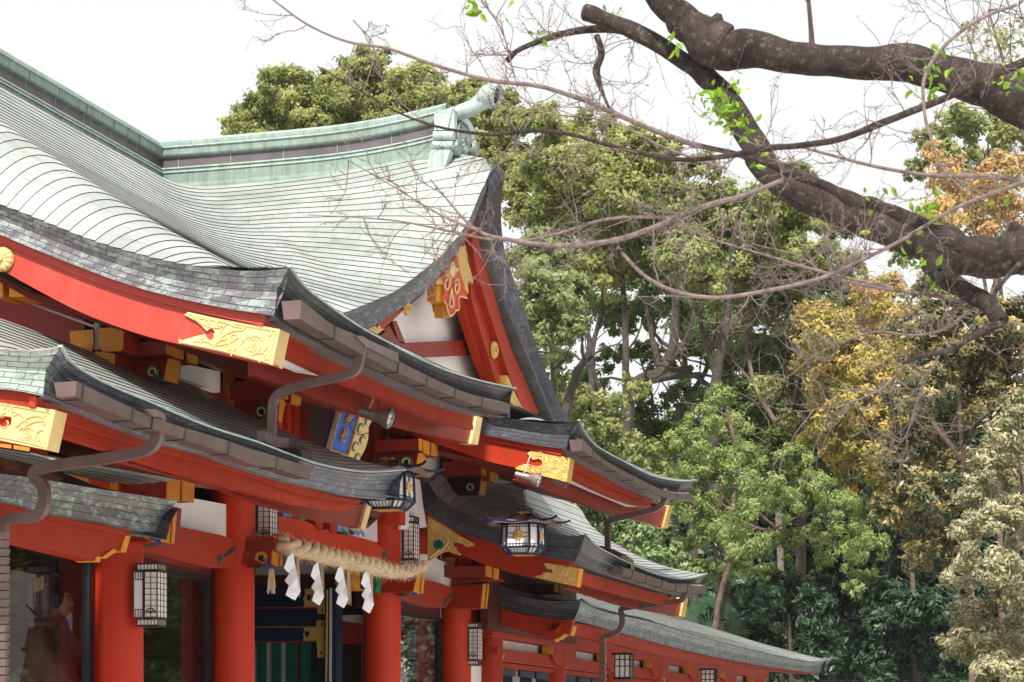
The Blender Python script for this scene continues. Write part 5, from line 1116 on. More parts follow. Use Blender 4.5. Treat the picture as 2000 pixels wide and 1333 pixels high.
# ------------------------------------------------------------------ floodlights
def floodlight(c, label, k=1.0, aim=(.15, .97, -.28)):
    root = empty('floodlight', W(c), label, 'floodlight', 'floodlights hung under the upper eave')
    a = np.array(aim); a = a/np.linalg.norm(a)
    def lt(name, segs, mat, n=22, smooth=True):
        mb = MB(); path = [tuple(np.array(c)+a*x*k) for x, r in segs]
        mb.tube(path, [r*k for x, r in segs], n, cap=True); mb.build(name, mat, root, smooth=smooth)
    lt('lamp_body', [(-.20, .02), (-.19, .038), (-.07, .042), (-.065, .048), (-.02, .05), (0, .055), (.06, .085), (.10, .095), (.112, .098)], M['steel'])
    lt('lens', [(.105, .088), (.125, .082), (.142, .06), (.150, .02)], painted('lamp_glass', (.55, .5, .5), .12, .4, 30, .3, metal=.6))
    up = np.array((0, 0, 1.)); e1 = np.cross(a, up); e1 /= np.linalg.norm(e1); e2 = np.cross(e1, a); cg = MB()
    for ang in np.linspace(0, math.pi, 5)[:-1]:
        d = e1*math.cos(ang)+e2*math.sin(ang)
        cg.tube([tuple(np.array(c)+k*(a*(.11+.055*math.cos(q))+d*.095*math.sin(q))) for q in np.linspace(-math.pi/2, math.pi/2, 13)], .0026*k, 4)
    for x, r in ((.112, .097), (.145, .07)): cg.tube([tuple(np.array(c)+k*(a*x+(e1*math.cos(q)+e2*math.sin(q))*r)) for q in np.linspace(0, 2*math.pi, 22)], .003*k, 4, cap=False)
    cg.build('wire_guard', M['black'], root)
    br = MB(); br.tube([tuple(np.array(c)-a*.08*k+up*.04*k), (c[0], c[1]-.05*k, c[2]+.13*k), (c[0]+.02, c[1]-.0*k, c[2]+.30*k)], 0, sq=(.03*k, .014*k)); br.build('mounting_arm', M['greywall'], root)
    ca = MB(); q = [tuple(np.array(c)+k*np.array(v)) for v in ((.0, -.19, .0), (-.02, -.26, -.07), (.0, -.22, -.15), (.0, -.12, -.16), (0, -.03, -.1), (.01, 0, .1), (.02, .02, .3))]; ca.tube(crom(q, 6), .004*k, 5); ca.build('cable', M['black'], root)
floodlight(onT(738, 812, -6.86), 'brown caged floodlight beside the blue plaque', 1.0)
floodlight(onT(1035, 934, -6.9), 'brown caged floodlight under the gold end of the far upper eave', .88)
c = onT(1098, 943, -6.8); sec = empty('security_light', W(c), 'small grey box lamp under the far upper eave right of the floodlight', 'lamp')
MB().tube([(c[0], c[1]-.09, c[2]+.04), (c[0]-.01, c[1]+.06, c[2]-.03)], 0, sq=(.1, .075)).build('housing', M['steel'], sec, bevel=.004)
MB().tube([(c[0]-.01, c[1]+.06, c[2]-.03), (c[0]-.011, c[1]+.066, c[2]-.033)], 0, sq=(.08, .06)).build('lens', M['black'], sec)
MB().tube([(c[0], c[1]-.05, c[2]+.03), (c[0], c[1]-.05, c[2]+.2)], .012, 8).build('mounting_arm', M['steel'], sec)
# ------------------------------------------------------------------ name plaque leaning out from the upper storey
KL = .30
def onPl(x, y, t0=-8.42, h0=None):
    t = t0
    for _ in range(12): s, t_, h = onT(x, y, t); t = t0+KL*(h-2.9)
    return onT(x, y, t)
bl, br_ = onPl(642, 876), onPl(677, 887); wd = br_[0]-bl[0]; zb = (bl[2]+br_[2])/2; tb = bl[1]
pq = empty('name_plaque', W((bl[0]+wd/2, tb, zb)), 'blue name plaque with gold characters in a carved gold frame', 'plaque')
def pp_(u, v, o=0): return (bl[0]+u*wd, tb+KL*v+o, zb+v-o*KL)      # u across, v up the board, o out of it
HB = .85
MB().ext([pp_(0, 0), pp_(1, 0), pp_(1, HB), pp_(0, HB)], (0, -.06, .018)).build('board', M['blue'], pq)
mb = MB()
for A, B in (((0, -.02), (1, -.02)), ((1.015, -.02), (1.015, HB)), ((-.015, -.02), (-.015, HB)), ((0, -.10), (1, -.10))):
    mb.tube([pp_(A[0], A[1], .012), pp_(B[0], B[1], .012)], 0, sq=(.028, .028))
mb.build('inner_frame', M['goldflat'], pq); MB().ext([pp_(0, -.10), pp_(1, -.10), pp_(1, -.02), pp_(0, -.02)], (0, -.05, 0)).build('blue_border', M['blue'], pq)
def flare(side, name):
    prof = []; vs = np.linspace(-.16, HB+.1, 60)
    for v in vs: prof.append((v, .195+.045*abs(math.sin(v*9.5))))
    def f(d, v, o=0): x = (1.03+d*.94/wd) if side > 0 else (-.03-d*.94/wd); return pp_(x, v, d*.345+.01+o)
    mb = MB(); inner = [f(0, v) for v, w_ in prof]; outer = [f(w_, v) for v, w_ in prof]
    ib, ob = [f(0, v, -.03) for v, w_ in prof], [f(w_, v, -.03) for v, w_ in prof]
    mb.loft([inner, outer, ob, ib], 0, close=True, cap=True); o = mb.build(name, M['goldpale'], pq)
    cm = MB()
    for v0 in np.arange(-.1, HB, .19):
        for (d0, v1, r0, tn) in ((.07, v0, .05, .8), (.15, v0+.09, .045, .7)):
            P = [f(d0+math.cos(a)*r0*(1-.5*i/12), v1+math.sin(a)*r0*1.2*(1-.5*i/12), .006) for i, a in enumerate(np.linspace(.5, .5+2*math.pi*tn, 13))]
            cm.tube(P, [.004+.010*math.sin(math.pi*i/12) for i in range(13)], 6)
    cm.build('openwork', M['ridge'], o); return o
flare(1, 'carved_frame'); flare(-1, 'carved_frame')
def carved_char(ch, v, size):
    cu = bpy.data.curves.new('char', 'FONT'); cu.body = ch; cu.size = size; cu.extrude = .014; cu.align_x = 'CENTER'; cu.align_y = 'CENTER'
    to = bpy.data.objects.new('char', cu); COL.objects.link(to); bpy.context.view_layer.update()
    me = bpy.data.meshes.new_from_object(to.evaluated_get(bpy.context.evaluated_depsgraph_get())); bpy.data.objects.remove(to)
    mb = MB(); vs = [pp_(.5+p.co.x/wd, v+p.co.y, .016+p.co.z) for p in me.vertices]; mb.add(vs, [tuple(f.vertices) for f in me.polygons]); bpy.data.meshes.remove(me)
    return mb.build('carved_character', M['gold'], pq)
for ch, v in (('社', .16), ('神', .335), ('枝', .51), ('日', .685)): carved_char(ch, v, .15)
# ------------------------------------------------------------------ sacred straw rope with paper streamers
ra = crom([onT(541, 1057, -8.62), onT(556, 1066, -8.45)]+[onT(x, y, -8.36) for x, y in ((600,1077),(660,1092),(720,1106),(765,1115),(800,1116),(826,1104))], 12)
ra = resample(ra, 220); rope = empty('straw_rope', W(ra[0]), 'thick twisted straw rope hung across the gate entrance', 'rope')
P = [np.array(p) for p in ra]
def strand(ph, name):
    mb = MB(); path = []; rad = []
    for i, p in enumerate(P):
        u = i/(len(P)-1); d = P[min(i+1, len(P)-1)]-P[max(i-1, 0)]; d /= np.linalg.norm(d); a = np.cross(d, (0, 0, 1.)); a /= np.linalg.norm(a); b = np.cross(a, d)
        R = (.084-.028*max(0, (u-.6)/.4)**1.2)*(1-.15*max(0, .08-u)/.08); th = ph-u*2*math.pi*7.0; bul = 1+.10*math.sin(u*61+ph*2)+.06*math.sin(u*137+ph)
        path.append(tuple(p+(a*math.cos(th)+b*math.sin(th))*R*.60)); rad.append(R*.56*bul)
    mb.tube(path, rad, 12); return mb.build(name, M['straw'], rope, smooth=True)
for k in range(3): strand(k*2*math.pi/3, 'strand')
rs_ = random.Random(3); fz = MB()
for k in range(1500):
    i = rs_.randrange(4, 215); p = P[i]; a = rs_.uniform(0, 2*math.pi); R = .10 if i < 140 else .08
    q = p+np.array((rs_.uniform(-.03, .03), math.cos(a)*R, math.sin(a)*R)); e = q+np.array((rs_.uniform(-.06, .06), math.cos(a)*rs_.uniform(.0, .05), math.sin(a)*rs_.uniform(0, .04)-.01))
    fz.tube([tuple(q*.9+p*.1), tuple(e)], .0019, 3, cap=False)
for k in range(60):
    p = P[-1]; fz.tube([tuple(p-(P[-1]-P[-8])*.5+np.array([rs_.gauss(0, .02) for _ in range(3)])), tuple(p+(P[-1]-P[-10])*.5+np.array([rs_.gauss(0, .035) for _ in range(3)]))], .002, 3, cap=False)
tag(fz.build('loose_straw', M['straw'], rope), kind='stuff')
def tassel(x0, x1, y0, y1, key='I', n=34):
    mb = MB()
    for k in range(n):
        u = rs_.random(); a = onT(*C(key, [((x0+x1)/2+(u-.5)*(x1-x0)*.4, y0)])[0], -8.38+rs_.uniform(-.03, .03)); xx = x0+u*(x1-x0); yy = y1-abs(rs_.gauss(0, (y1-y0)*.16)) if k else y1
        b = onT(*C(key, [(xx, yy)])[0], -8.38+rs_.uniform(-.03, .03)); m_ = tuple((np.array(a)+np.array(b))/2+np.array((0, rs_.uniform(-.008, .008), 0))); mb.tube([a, m_, b], .0035, 3)
    mb.build('straw_tassel', M['straw'], rope)
for q in ((590,620,500,780),(742,776,540,745),(912,955,560,835),(1064,1096,590,860),(405,460,595,760)): tassel(*q)
def shide(k, dx, dy, sc_, label):
    base = [[(575,488),(540,520),(515,590),(552,628),(590,578)], [(590,576),(604,645),(556,712),(519,672),(550,628)], [(572,660),(606,640),(624,738),(588,800),(534,770),(560,705)], [(562,668),(600,650),(612,735),(570,792),(526,764),(548,704)]]
    root = empty('paper_streamer', W(onT(*C('I', [(560+dx, 500+dy)])[0], -8.34)), label, 'paper streamer', 'white zigzag paper streamers on the straw rope')
    for i, q in enumerate(base):
        pts = C('I', [(575+(x-575)*sc_[0]+dx, 488+(y-488)*sc_[1]+dy) for x, y in q]); mb = MB(); t0 = -8.33+.02*(i % 2)+(-.02 if i == 3 else 0)
        Pq = [onT(x, y, t0+(.045 if j in (1, 2) else -.01)) for j, (x, y) in enumerate(pts)]; mb.ext(Pq, (.0015, -.002, 0)); mb.build('paper_fold', M['paper'], root)
shide(0, 0, 0, (1, 1), 'leftmost and largest white paper streamer on the rope'); shide(1, 162, 58, (.80, .92), 'second white paper streamer from the left on the rope')
shide(2, 320, 76, (.82, .92), 'third white paper streamer from the left on the rope'); shide(3, 488, 105, (.78, .94), 'rightmost white paper streamer, against the red column')
nest = MB()
for k in range(40):
    c = onS(*C('a', [(100+rs_.uniform(-70, 80), 525+rs_.uniform(-25, 25))])[0], 21.3); nest.tube([c, (c[0]+rs_.uniform(-.1, .1), c[1]+rs_.uniform(-.08, .08), c[2]+rs_.uniform(-.03, .05))], .0022, 3)
tag(nest.build('straw_tuft', M['straw']), 'small tuft of loose straw on the beam end below the lattice lantern', 'straw')
# ------------------------------------------------------------------ seated guardian statue
st_s, st_t = 18.75, -9.62
def sp_(x, y, t=st_t): return onT(*C('S', [(x, y)])[0], t)
root = empty('guardian_statue', W((st_s, st_t, -.35)), 'seated wooden guardian statue in brown robes with a bow behind the window', 'statue')
wood = painted('statue_robe', (.15, .062, .042), .6, .35, 9, .25, dirt=((.05, .028, .026), .7)); skin = painted('statue_skin', (.40, .19, .09), .5, .12)
hc = sp_(655, 610); bodyp = {}
def skinmesh(name, joints, links, mat, par, lv=2):
    me = bpy.data.meshes.new(name); off = Vector(par.location)
    me.from_pydata([Vector(W(p))-off for p, r in joints], links, []); o = bpy.data.objects.new(name, me); COL.objects.link(o); o.parent = par
    o.modifiers.new('skin', 'SKIN')
    for i, (p, r) in enumerate(joints): v = me.skin_vertices[0].data[i]; v.radius = (r, r) if not isinstance(r, tuple) else r; v.use_root = (i == 0)
    sb = o.modifiers.new('sub', 'SUBSURF'); sb.levels = lv; sb.render_levels = lv; me.materials.append(mat); return o
hx, hy, hz = st_s, hc[1], hc[2]
def q(ds, dt, dh): return (st_s+ds, hc[1]+dt, hc[2]+dh)
J = [(q(0, -.14, -.80), .22), (q(0, -.15, -.55), .20), (q(0, -.13, -.34), .19), (q(0, -.09, -.20), .10), (q(0, -.06, -.13), .062), (q(0, -.03, -.03), .082), (q(0, -.025, .05), .088), (q(0, -.03, .10), .06),
     (q(-.20, -.11, -.27), .085), (q(-.27, -.08, -.50), .075), (q(-.20, .10, -.64), .055), (q(-.12, .20, -.63), .035), (q(.20, -.11, -.27), .085), (q(.27, -.08, -.50), .075), (q(.18, .12, -.64), .055), (q(.06, .20, -.62), .035)]
body = skinmesh('body', J, [(0,1),(1,2),(2,3),(3,4),(4,5),(5,6),(6,7),(3,8),(8,9),(9,10),(10,11),(3,12),(12,13),(13,14),(14,15)], wood, root)
fc = MB(); prof = [(.0, .115), (.05, .10), (.075, .05), (.08, 0), (.074, -.05), (.055, -.09), (.02, -.115), (.0, -.118)]
rings = [[(st_s+r*math.sin(a)*.85, hc[1]+.015+r*math.cos(a)*(1.05), hc[2]-.01+z) for a in np.linspace(0, 2*math.pi, 25)] for r, z in prof]; fc.loft(rings); fo = fc.build('face', skin, body, smooth=True)
nm = MB(); f = lambda a, b, c: (st_s+a, hc[1]+b, hc[2]+c)
nm.add([f(0, .085, .03), f(-.016, .085, -.025), f(.016, .085, -.025), f(0, .122, -.022), f(0, .088, -.035)], [(0,1,3),(0,3,2),(1,4,3),(4,2,3)]); nm.build('nose', skin, fo)
for sx in (-1, 1):
    mb = MB(); mb.tube([f(sx*.018, .098, .045), f(sx*.04, .09, .055), f(sx*.062, .068, .043)], .006, 5); mb.build('eyebrow', M['black'], fo)
    mb = MB(); mb.tube([f(sx*.02, .094, .018), f(sx*.04, .088, .02), f(sx*.056, .074, .015)], .005, 5); mb.build('eye', M['black'], fo)
    mb = MB(); mb.tube([f(sx*.004, .102, -.042), f(sx*.02, .096, -.046), f(sx*.036, .082, -.062)], .005, 5); mb.build('moustache', M['black'], fo)
    mb = MB(); mb.lathe((st_s+sx*.078, hc[1]-.01, hc[2]), [(.001, -.03), (.014, -.02), (.016, .01), (.001, .03)], 8); mb.build('ear', skin, fo)
mb = MB(); mb.tube([f(-.02, .094, -.066), f(0, .100, -.064), f(.02, .094, -.066)], .005, 5); mb.build('mouth', M['darkred'], fo)
mb = MB(); mb.loft([[(st_s+r*math.sin(a), hc[1]-.035+r*1.15*math.cos(a)-z*.15, hc[2]+z) for a in np.linspace(0, 2*math.pi, 21)] for r, z in ((.088, -.02), (.096, .03), (.09, .08), (.075, .14), (.05, .20), (.03, .28), (.028, .31), (.001, .315))]); mb.build('black_cap', M['black'], body, smooth=True)
for sx in (-1, 1):
    mb = MB(); mb.ext([f(sx*.085, -.03, .08), f(sx*.085, .02, .06), f(sx*.09, .03, -.03), f(sx*.085, -.02, -.06), f(sx*.085, -.06, .0)], (sx*.02, 0, 0)); mb.build('side_flap', M['black'], body)
# robe: wide sleeves and skirts
def drape(name, secs, mat, n=26, fold=.012, m_=9):
    mb = MB(); rings = []
    for (cs_, ct, ch_, rx, ry) in secs: rings.append([(st_s+cs_+math.cos(a)*(rx+fold*math.sin(m_*a)), hc[1]+ct+math.sin(a)*(ry+fold*math.cos(m_*a+1)), hc[2]+ch_+.012*math.sin(m_*a)) for a in np.linspace(0, 2*math.pi, n*2+1)])
    mb.loft(rings); return mb.build(name, mat, body, smooth=True)
drape('outer_robe', [(0, -.08, -.16, .09, .07), (0, -.11, -.22, .20, .12), (0, -.13, -.36, .24, .17), (0, -.13, -.55, .27, .2), (0, -.10, -.75, .34, .27), (0, -.05, -.95, .42, .36)], wood)
drape('sleeve', [(-.22, -.12, -.24, .07, .09), (-.27, -.08, -.42, .11, .14), (-.26, .0, -.58, .13, .2), (-.22, .05, -.72, .11, .21), (-.2, .04, -.80, .05, .14)], wood, fold=.01, m_=6)
drape('sleeve', [(.22, -.12, -.24, .07, .09), (.27, -.08, -.42, .11, .14), (.26, .0, -.58, .13, .2), (.22, .05, -.72, .11, .21), (.2, .04, -.80, .05, .14)], wood, fold=.01, m_=6)
drape('skirt', [(0, .02, -.80, .30, .25), (0, .15, -.86, .38, .34), (0, .2, -1.0, .42, .36), (0, .22, -1.4, .40, .30), (0, .2, -1.9, .38, .26)], painted('statue_skirt', (.13, .11, .105), .6, .5, 14, .2, dirt=((.03, .05, .16), .8)), fold=.02, m_=11)
mb = MB(); mb.tube(crom([f(-.1, .06, -.13), f(-.04, .075, -.22), f(-.02, .07, -.34), f(-.02, .06, -.42)], 4), .018, 6); mb.build('blue_cord', painted('statue_blue', (.02, .035, .16), .5), body)
mb = MB(); mb.tube(crom([f(-.27, -.28, -.66), f(-.24, -.05, -.76), f(-.24, .1, -.78), f(-.2, .24, -.70)], 5), .012, 6); mb.build('sleeve_trim', painted('statue_trim', (.06, .10, .35), .5), body)
def hand(c, dr):
    J = [(c, .026), ((c[0], c[1]+.035, c[2]+.002), .028)]; L = [(0, 1)]
    for k in range(4):
        a = len(J); o = (k-1.5)*.014; ln = (.024, .028, .026, .02)[k]
        J += [((c[0]+o*.4, c[1]+.052, c[2]+o), .0105), ((c[0]+o*.4+dr*.012, c[1]+.052+ln, c[2]+o-.006), .0095), ((c[0]+o*.4+dr*.028, c[1]+.052+ln*1.1, c[2]+o-.022), .008)]; L += [(1, a), (a, a+1), (a+1, a+2)]
    a = len(J); J += [((c[0]+dr*.02, c[1]+.02, c[2]+.026), .011), ((c[0]+dr*.03, c[1]+.045, c[2]+.034), .009)]; L += [(0, a), (a, a+1)]
    return skinmesh('hand', J, L, skin, body, 1)
h0 = sp_(695, 1085); hand((st_s-.12, h0[1], h0[2]), 1); hand((st_s+.05, h0[1]+.02, h0[2]-.005), -1)
bw = MB(); bp = crom([onS(*C('S', [(x, y)])[0], st_s-.34) for x, y in ((242,620),(300,680),(360,740),(450,870),(560,990),(650,1055),(720,1090),(805,1040))], 6); bw.tube(bp, .011, 6)
bo = bw.build('bow', M['black']); tag(bo, 'dark lacquered bow held across the seated statue', 'bow')
ar = empty('arrow_quiver', W(onS(*C('S', [(340, 520)])[0], st_s+.05)), 'bundle of arrows with pale feathers at the statue\'s back', 'arrows')
for x0 in (300, 322, 350, 378):
    a, b = onS(*C('S', [(x0, 380-(x0-300)*.3)])[0], st_s+.05), onS(*C('S', [(x0*.5+180, 900)])[0], st_s+.05); o = MB().tube([a, b], .005, 5).build('arrow', M['maroon'], ar)
    ft = MB()
    for k in range(7):
        u = .02+k*.033; p = tuple(np.array(a)+(np.array(b)-np.array(a))*u); ft.add([(p[0]-.004, p[1]-.002, p[2]), (p[0]-.004, p[1]+.028, p[2]+.014), (p[0]-.004, p[1]+.028, p[2]-.004), (p[0]-.004, p[1]-.002, p[2]-.02)], [(0,1,2,3)])
    ft.build('fletching', painted('feather', (.50, .36, .2), .8), o)
a, b = onS(*C('S', [(195, 1030)])[0], st_s-.38), onS(*C('S', [(800, 1065)])[0], st_s-.2); tag(MB().tube([a, b], .018, 8).build('sword', M['maroon']), 'dark sword hilt sticking out behind the seated statue', 'sword')
# ------------------------------------------------------------------ trees behind
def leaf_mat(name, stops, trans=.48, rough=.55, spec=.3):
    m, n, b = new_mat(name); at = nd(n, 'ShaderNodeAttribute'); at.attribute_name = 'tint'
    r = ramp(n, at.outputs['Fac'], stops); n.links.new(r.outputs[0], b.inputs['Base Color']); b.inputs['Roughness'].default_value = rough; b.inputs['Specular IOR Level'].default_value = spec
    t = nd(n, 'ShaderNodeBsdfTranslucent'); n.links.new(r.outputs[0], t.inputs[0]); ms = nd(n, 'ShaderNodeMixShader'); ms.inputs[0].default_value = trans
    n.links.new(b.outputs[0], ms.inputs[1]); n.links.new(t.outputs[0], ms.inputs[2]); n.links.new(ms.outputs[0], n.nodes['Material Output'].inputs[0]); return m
LM = {
 'camphor': leaf_mat('camphor_leaf', [(0, (.08, .11, .03)), (.45, (.27, .31, .09)), (1, (.58, .60, .24))]),
 'light': leaf_mat('fresh_leaf', [(0, (.10, .13, .05)), (.5, (.29, .34, .14)), (1, (.50, .55, .27))]),
 'grey': leaf_mat('greyish_leaf', [(0, (.09, .12, .04)), (.5, (.30, .34, .12)), (1, (.58, .60, .30))]),
 'mid': leaf_mat('mid_green_leaf', [(0, (0.040, 0.072, 0.022)), (.5, (0.120, 0.192, 0.048)), (1, (0.272, 0.352, 0.096))]),
 'conifer': leaf_mat('conifer_spray', [(0, (.08, .12, .035)), (.5, (.30, .39, .13)), (1, (.56, .62, .26))]),
 'dark': leaf_mat('dark_glossy_leaf', [(0, (0.009, 0.025, 0.016)), (.6, (0.034, 0.075, 0.040)), (1, (0.127, 0.184, 0.103))], .15, .45, .4),
 'orange': leaf_mat('autumn_leaf', [(0, (.20, .20, .07)), (.4, (.46, .36, .14)), (.75, (.70, .42, .20)), (1, (.80, .48, .28))], .4),
 'yellow': leaf_mat('yellowing_leaf', [(0, (.12, .14, .035)), (.4, (.37, .34, .09)), (.75, (.68, .50, .16)), (1, (.80, .43, .17))], .35),
 'bronze': leaf_mat('bronze_leaf', [(0, (.022, .04, .02)), (.42, (.11, .125, .055)), (.72, (.34, .27, .10)), (1, (.56, .42, .18))], .2, .4, .5),
 'silver': leaf_mat('pale_gold_leaf_tree', [(0, (.09, .11, .05)), (.4, (.26, .26, .13)), (.75, (.50, .45, .28)), (1, (.68, .63, .48))], .25, .4, .5),
 'bush': leaf_mat('bush_leaf', [(0, (.04, .07, .025)), (.5, (.14, .21, .065)), (.93, (.30, .38, .14)), (1, (.50, .32, .14))], .25, .4, .5),
 'sprout': leaf_mat('sprout_leaf', [(0, (0.130, 0.270, 0.020)), (1, (0.340, 0.520, 0.050))], .45)}
def bark(name, lo, hi, scl=5):
    m, n, b = new_mat(name); g = nd(n, 'ShaderNodeNewGeometry'); uv = nd(n, 'ShaderNodeTexCoord')
    a = noise(n, scl, 8, g.outputs['Position'], .75, .8); r = ramp(n, a.outputs[0], [(.35, lo), (.62, hi)])
    k = noise(n, scl*3, 5, g.outputs['Position'], .7); f = ramp(n, k.outputs[0], [(.56, (0, 0, 0)), (.63, (.75, .75, .75) if scl > 8 else (.22, .22, .22))]); c = mixc(n, f.outputs[0], r.outputs[0], (.20, .21, .17))
    n.links.new(c, b.inputs['Base Color']); b.inputs['Roughness'].default_value = .85
    rg = noise(n, 1, 5, mapping(n, uv.outputs['UV'], (scl*9, 3, 1)), .7, 1.0); p = bump(n, b, rg.outputs[0], 1.0, .04); bump(n, b, a.outputs[0], .9, .03, p); return m
BK = {'dark': bark('dark_tree_bark', (.035, .026, .022), (.10, .08, .07)), 'pale': bark('pale_tree_bark', (.13, .10, .08), (.28, .22, .18)), 'brown': bark('brown_tree_bark', (.10, .06, .045), (.24, .15, .12))}
rng = np.random.default_rng(11)
def leaves(name, parent, clumps, n, size, mat, flat=.35, droop=0, asp=.5, gap=.3, kind=None, shell=.45, sub=34, srad=.31):
    """crown of many separate small leaves gathered in tufts; clumps = (x, y, z, r) in metres"""
    C_, T_, O_ = [], [], []
    for (x, y, z, r) in clumps:
        k = max(5, int(sub*(rng.random()*.6+.7))); d = rng.normal(size=(k, 3)); d[:, 2] = d[:, 2]*.8+.25; d /= np.linalg.norm(d, axis=1)[:, None]
        cen = np.array((x, y, z))+d*(r*(shell+(1-shell)*rng.random((k, 1))))*np.array((1, 1, .9))
        ct = rng.random(k); m = int(1.35*n*r*r*rng.uniform(.85, 1.15)/k)+1
        for q in range(k):
            if rng.random() < gap*.22: continue
            g = rng.normal(size=(m, 3)); g /= np.linalg.norm(g, axis=1)[:, None]; g *= (rng.random((m, 1))**.5)*np.where(rng.random((m, 1)) < .14, 1.7, 1.0)*r*srad*rng.uniform(.7, 1.25)
            g[:, 2] *= .72; g[:, 2] -= droop*np.abs(rng.normal(size=m))*r*.4
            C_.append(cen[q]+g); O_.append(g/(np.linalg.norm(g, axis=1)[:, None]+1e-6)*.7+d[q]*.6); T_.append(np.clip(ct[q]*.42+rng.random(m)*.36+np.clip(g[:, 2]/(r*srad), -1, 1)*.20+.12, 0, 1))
    P = np.concatenate(C_); T = np.concatenate(T_); O = np.concatenate(O_); N = len(P)
    nrm = rng.normal(size=(N, 3))*.55+O*1.0; nrm[:, 2] += flat*1.2; nrm /= np.linalg.norm(nrm, axis=1)[:, None]
    a = rng.normal(size=(N, 3)); a[:, 2] -= droop*3; a -= nrm*np.sum(a*nrm, axis=1)[:, None]; a /= np.linalg.norm(a, axis=1)[:, None]; b = np.cross(nrm, a)
    s = size*1.08*rng.uniform(.6, 1.35, size=(N, 1))
    V = np.stack([P-a*s*.5, P+b*s*asp*.5, P+a*s*.5, P-b*s*asp*.5], axis=1).reshape(-1, 3)
    off = np.array(parent.location) if parent else np.zeros(3); V = (V-off).astype(np.float32)
    me = bpy.data.meshes.new(name); me.vertices.add(4*N); me.vertices.foreach_set('co', V.ravel()); me.loops.add(4*N); me.loops.foreach_set('vertex_index', np.arange(4*N, dtype=np.int32))
    me.polygons.add(N); me.polygons.foreach_set('loop_start', np.arange(0, 4*N, 4, dtype=np.int32)); me.polygons.foreach_set('loop_total', np.full(N, 4, dtype=np.int32)); me.update(calc_edges=True)
    at = me.attributes.new('tint', 'FLOAT', 'POINT'); at.data.foreach_set('value', np.repeat(T, 4).astype(np.float32)); me.materials.append(mat)
    o = bpy.data.objects.new(name, me); COL.objects.link(o); o.parent = parent
    if kind: o['kind'] = kind
    return o
def pxc(l, Y, dy=0): return [(*onY(x, y, Y+rng.uniform(-dy, dy)), r/4500*Y) for x, y, r in l]
def limb(name, parent, pts, Y, r0, r1, mat, n=7, wob=.0):
    P = [onY(p[0], p[1], Y if len(p) < 3 else p[2]) for p in pts]; Q = crom(P, 5); Q = [tuple(np.array(q)+rng.normal(size=3)*wob*r0) for q in Q]
    rr = list(np.linspace(r0, r1, len(Q))); mb = MB(True); mb.tube(Q, rr, n); return mb.build(name, mat, parent, smooth=True)
def branchlets(parent, pts, Y, n, ln, r, mat, spread=1.0, name='branch'):
    """forking bare twigs springing from a limb, one mesh with that limb's twigs"""
    mb = MB(True); Q = crom([onY(p[0], p[1], Y) for p in pts], 6)
    for k in range(n):
        p = np.array(Q[rng.integers(len(Q)//5, len(Q))]); d = rng.normal(size=3)*spread; d[2] = abs(d[2])+.5; d /= np.linalg.norm(d); L = ln*rng.uniform(.5, 1.2); path = [tuple(p)]
        for q in range(5): d = d+rng.normal(size=3)*.25; d /= np.linalg.norm(d); p = p+d*L/5; path.append(tuple(p))
        mb.tube(path, list(np.linspace(r, r*.25, 6)), 4, cap=False)
    mb.build(name, mat, parent)
def tree(name, label, cat, base, Y, crown, n, size, mat, trunks, bk='dark', twigs=0, group=None, extra=None, **kw):
    root = empty(name, (base[0], base[1], 0), label, cat, group)
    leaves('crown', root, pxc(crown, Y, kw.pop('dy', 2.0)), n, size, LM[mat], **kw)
    for i, (pts, r0, r1) in enumerate(trunks):
        limb('trunk' if i == 0 else 'limb', root, pts, Y, r0*.6, r1*.7, BK[bk], wob=.08)
        if twigs: branchlets(root, pts, Y, twigs, .9+Y*.02, r1*.5, BK[bk])
    if extra: extra(root)
    return root
def gx(x, Y): return ((x-1000)/4500*Y, Y)
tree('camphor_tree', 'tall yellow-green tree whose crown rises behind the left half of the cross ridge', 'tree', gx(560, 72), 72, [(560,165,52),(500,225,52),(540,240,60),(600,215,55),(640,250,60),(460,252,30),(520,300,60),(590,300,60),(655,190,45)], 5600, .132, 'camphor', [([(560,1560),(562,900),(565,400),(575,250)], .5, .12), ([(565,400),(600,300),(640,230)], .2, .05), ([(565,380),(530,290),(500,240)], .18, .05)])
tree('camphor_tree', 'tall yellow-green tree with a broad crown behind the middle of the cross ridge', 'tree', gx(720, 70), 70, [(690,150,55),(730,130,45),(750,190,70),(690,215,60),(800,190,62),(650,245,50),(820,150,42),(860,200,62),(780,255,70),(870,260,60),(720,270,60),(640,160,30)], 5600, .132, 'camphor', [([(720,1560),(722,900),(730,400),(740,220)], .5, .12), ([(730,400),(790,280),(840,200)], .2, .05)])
tree('camphor_tree', 'yellow-green tree standing directly behind the ridge-end ornament', 'tree', gx(930, 68), 68, [(915,185,40),(960,225,55),(900,250,50),(985,290,58),(1010,240,40),(940,300,50),(1020,330,50),(1000,380,50),(880,290,40),(990,200,28)], 5400, .13, 'camphor', [([(960,1560),(955,900),(960,420),(965,270)], .5, .12), ([(960,420),(1000,330),(1010,260)], .2, .05)])
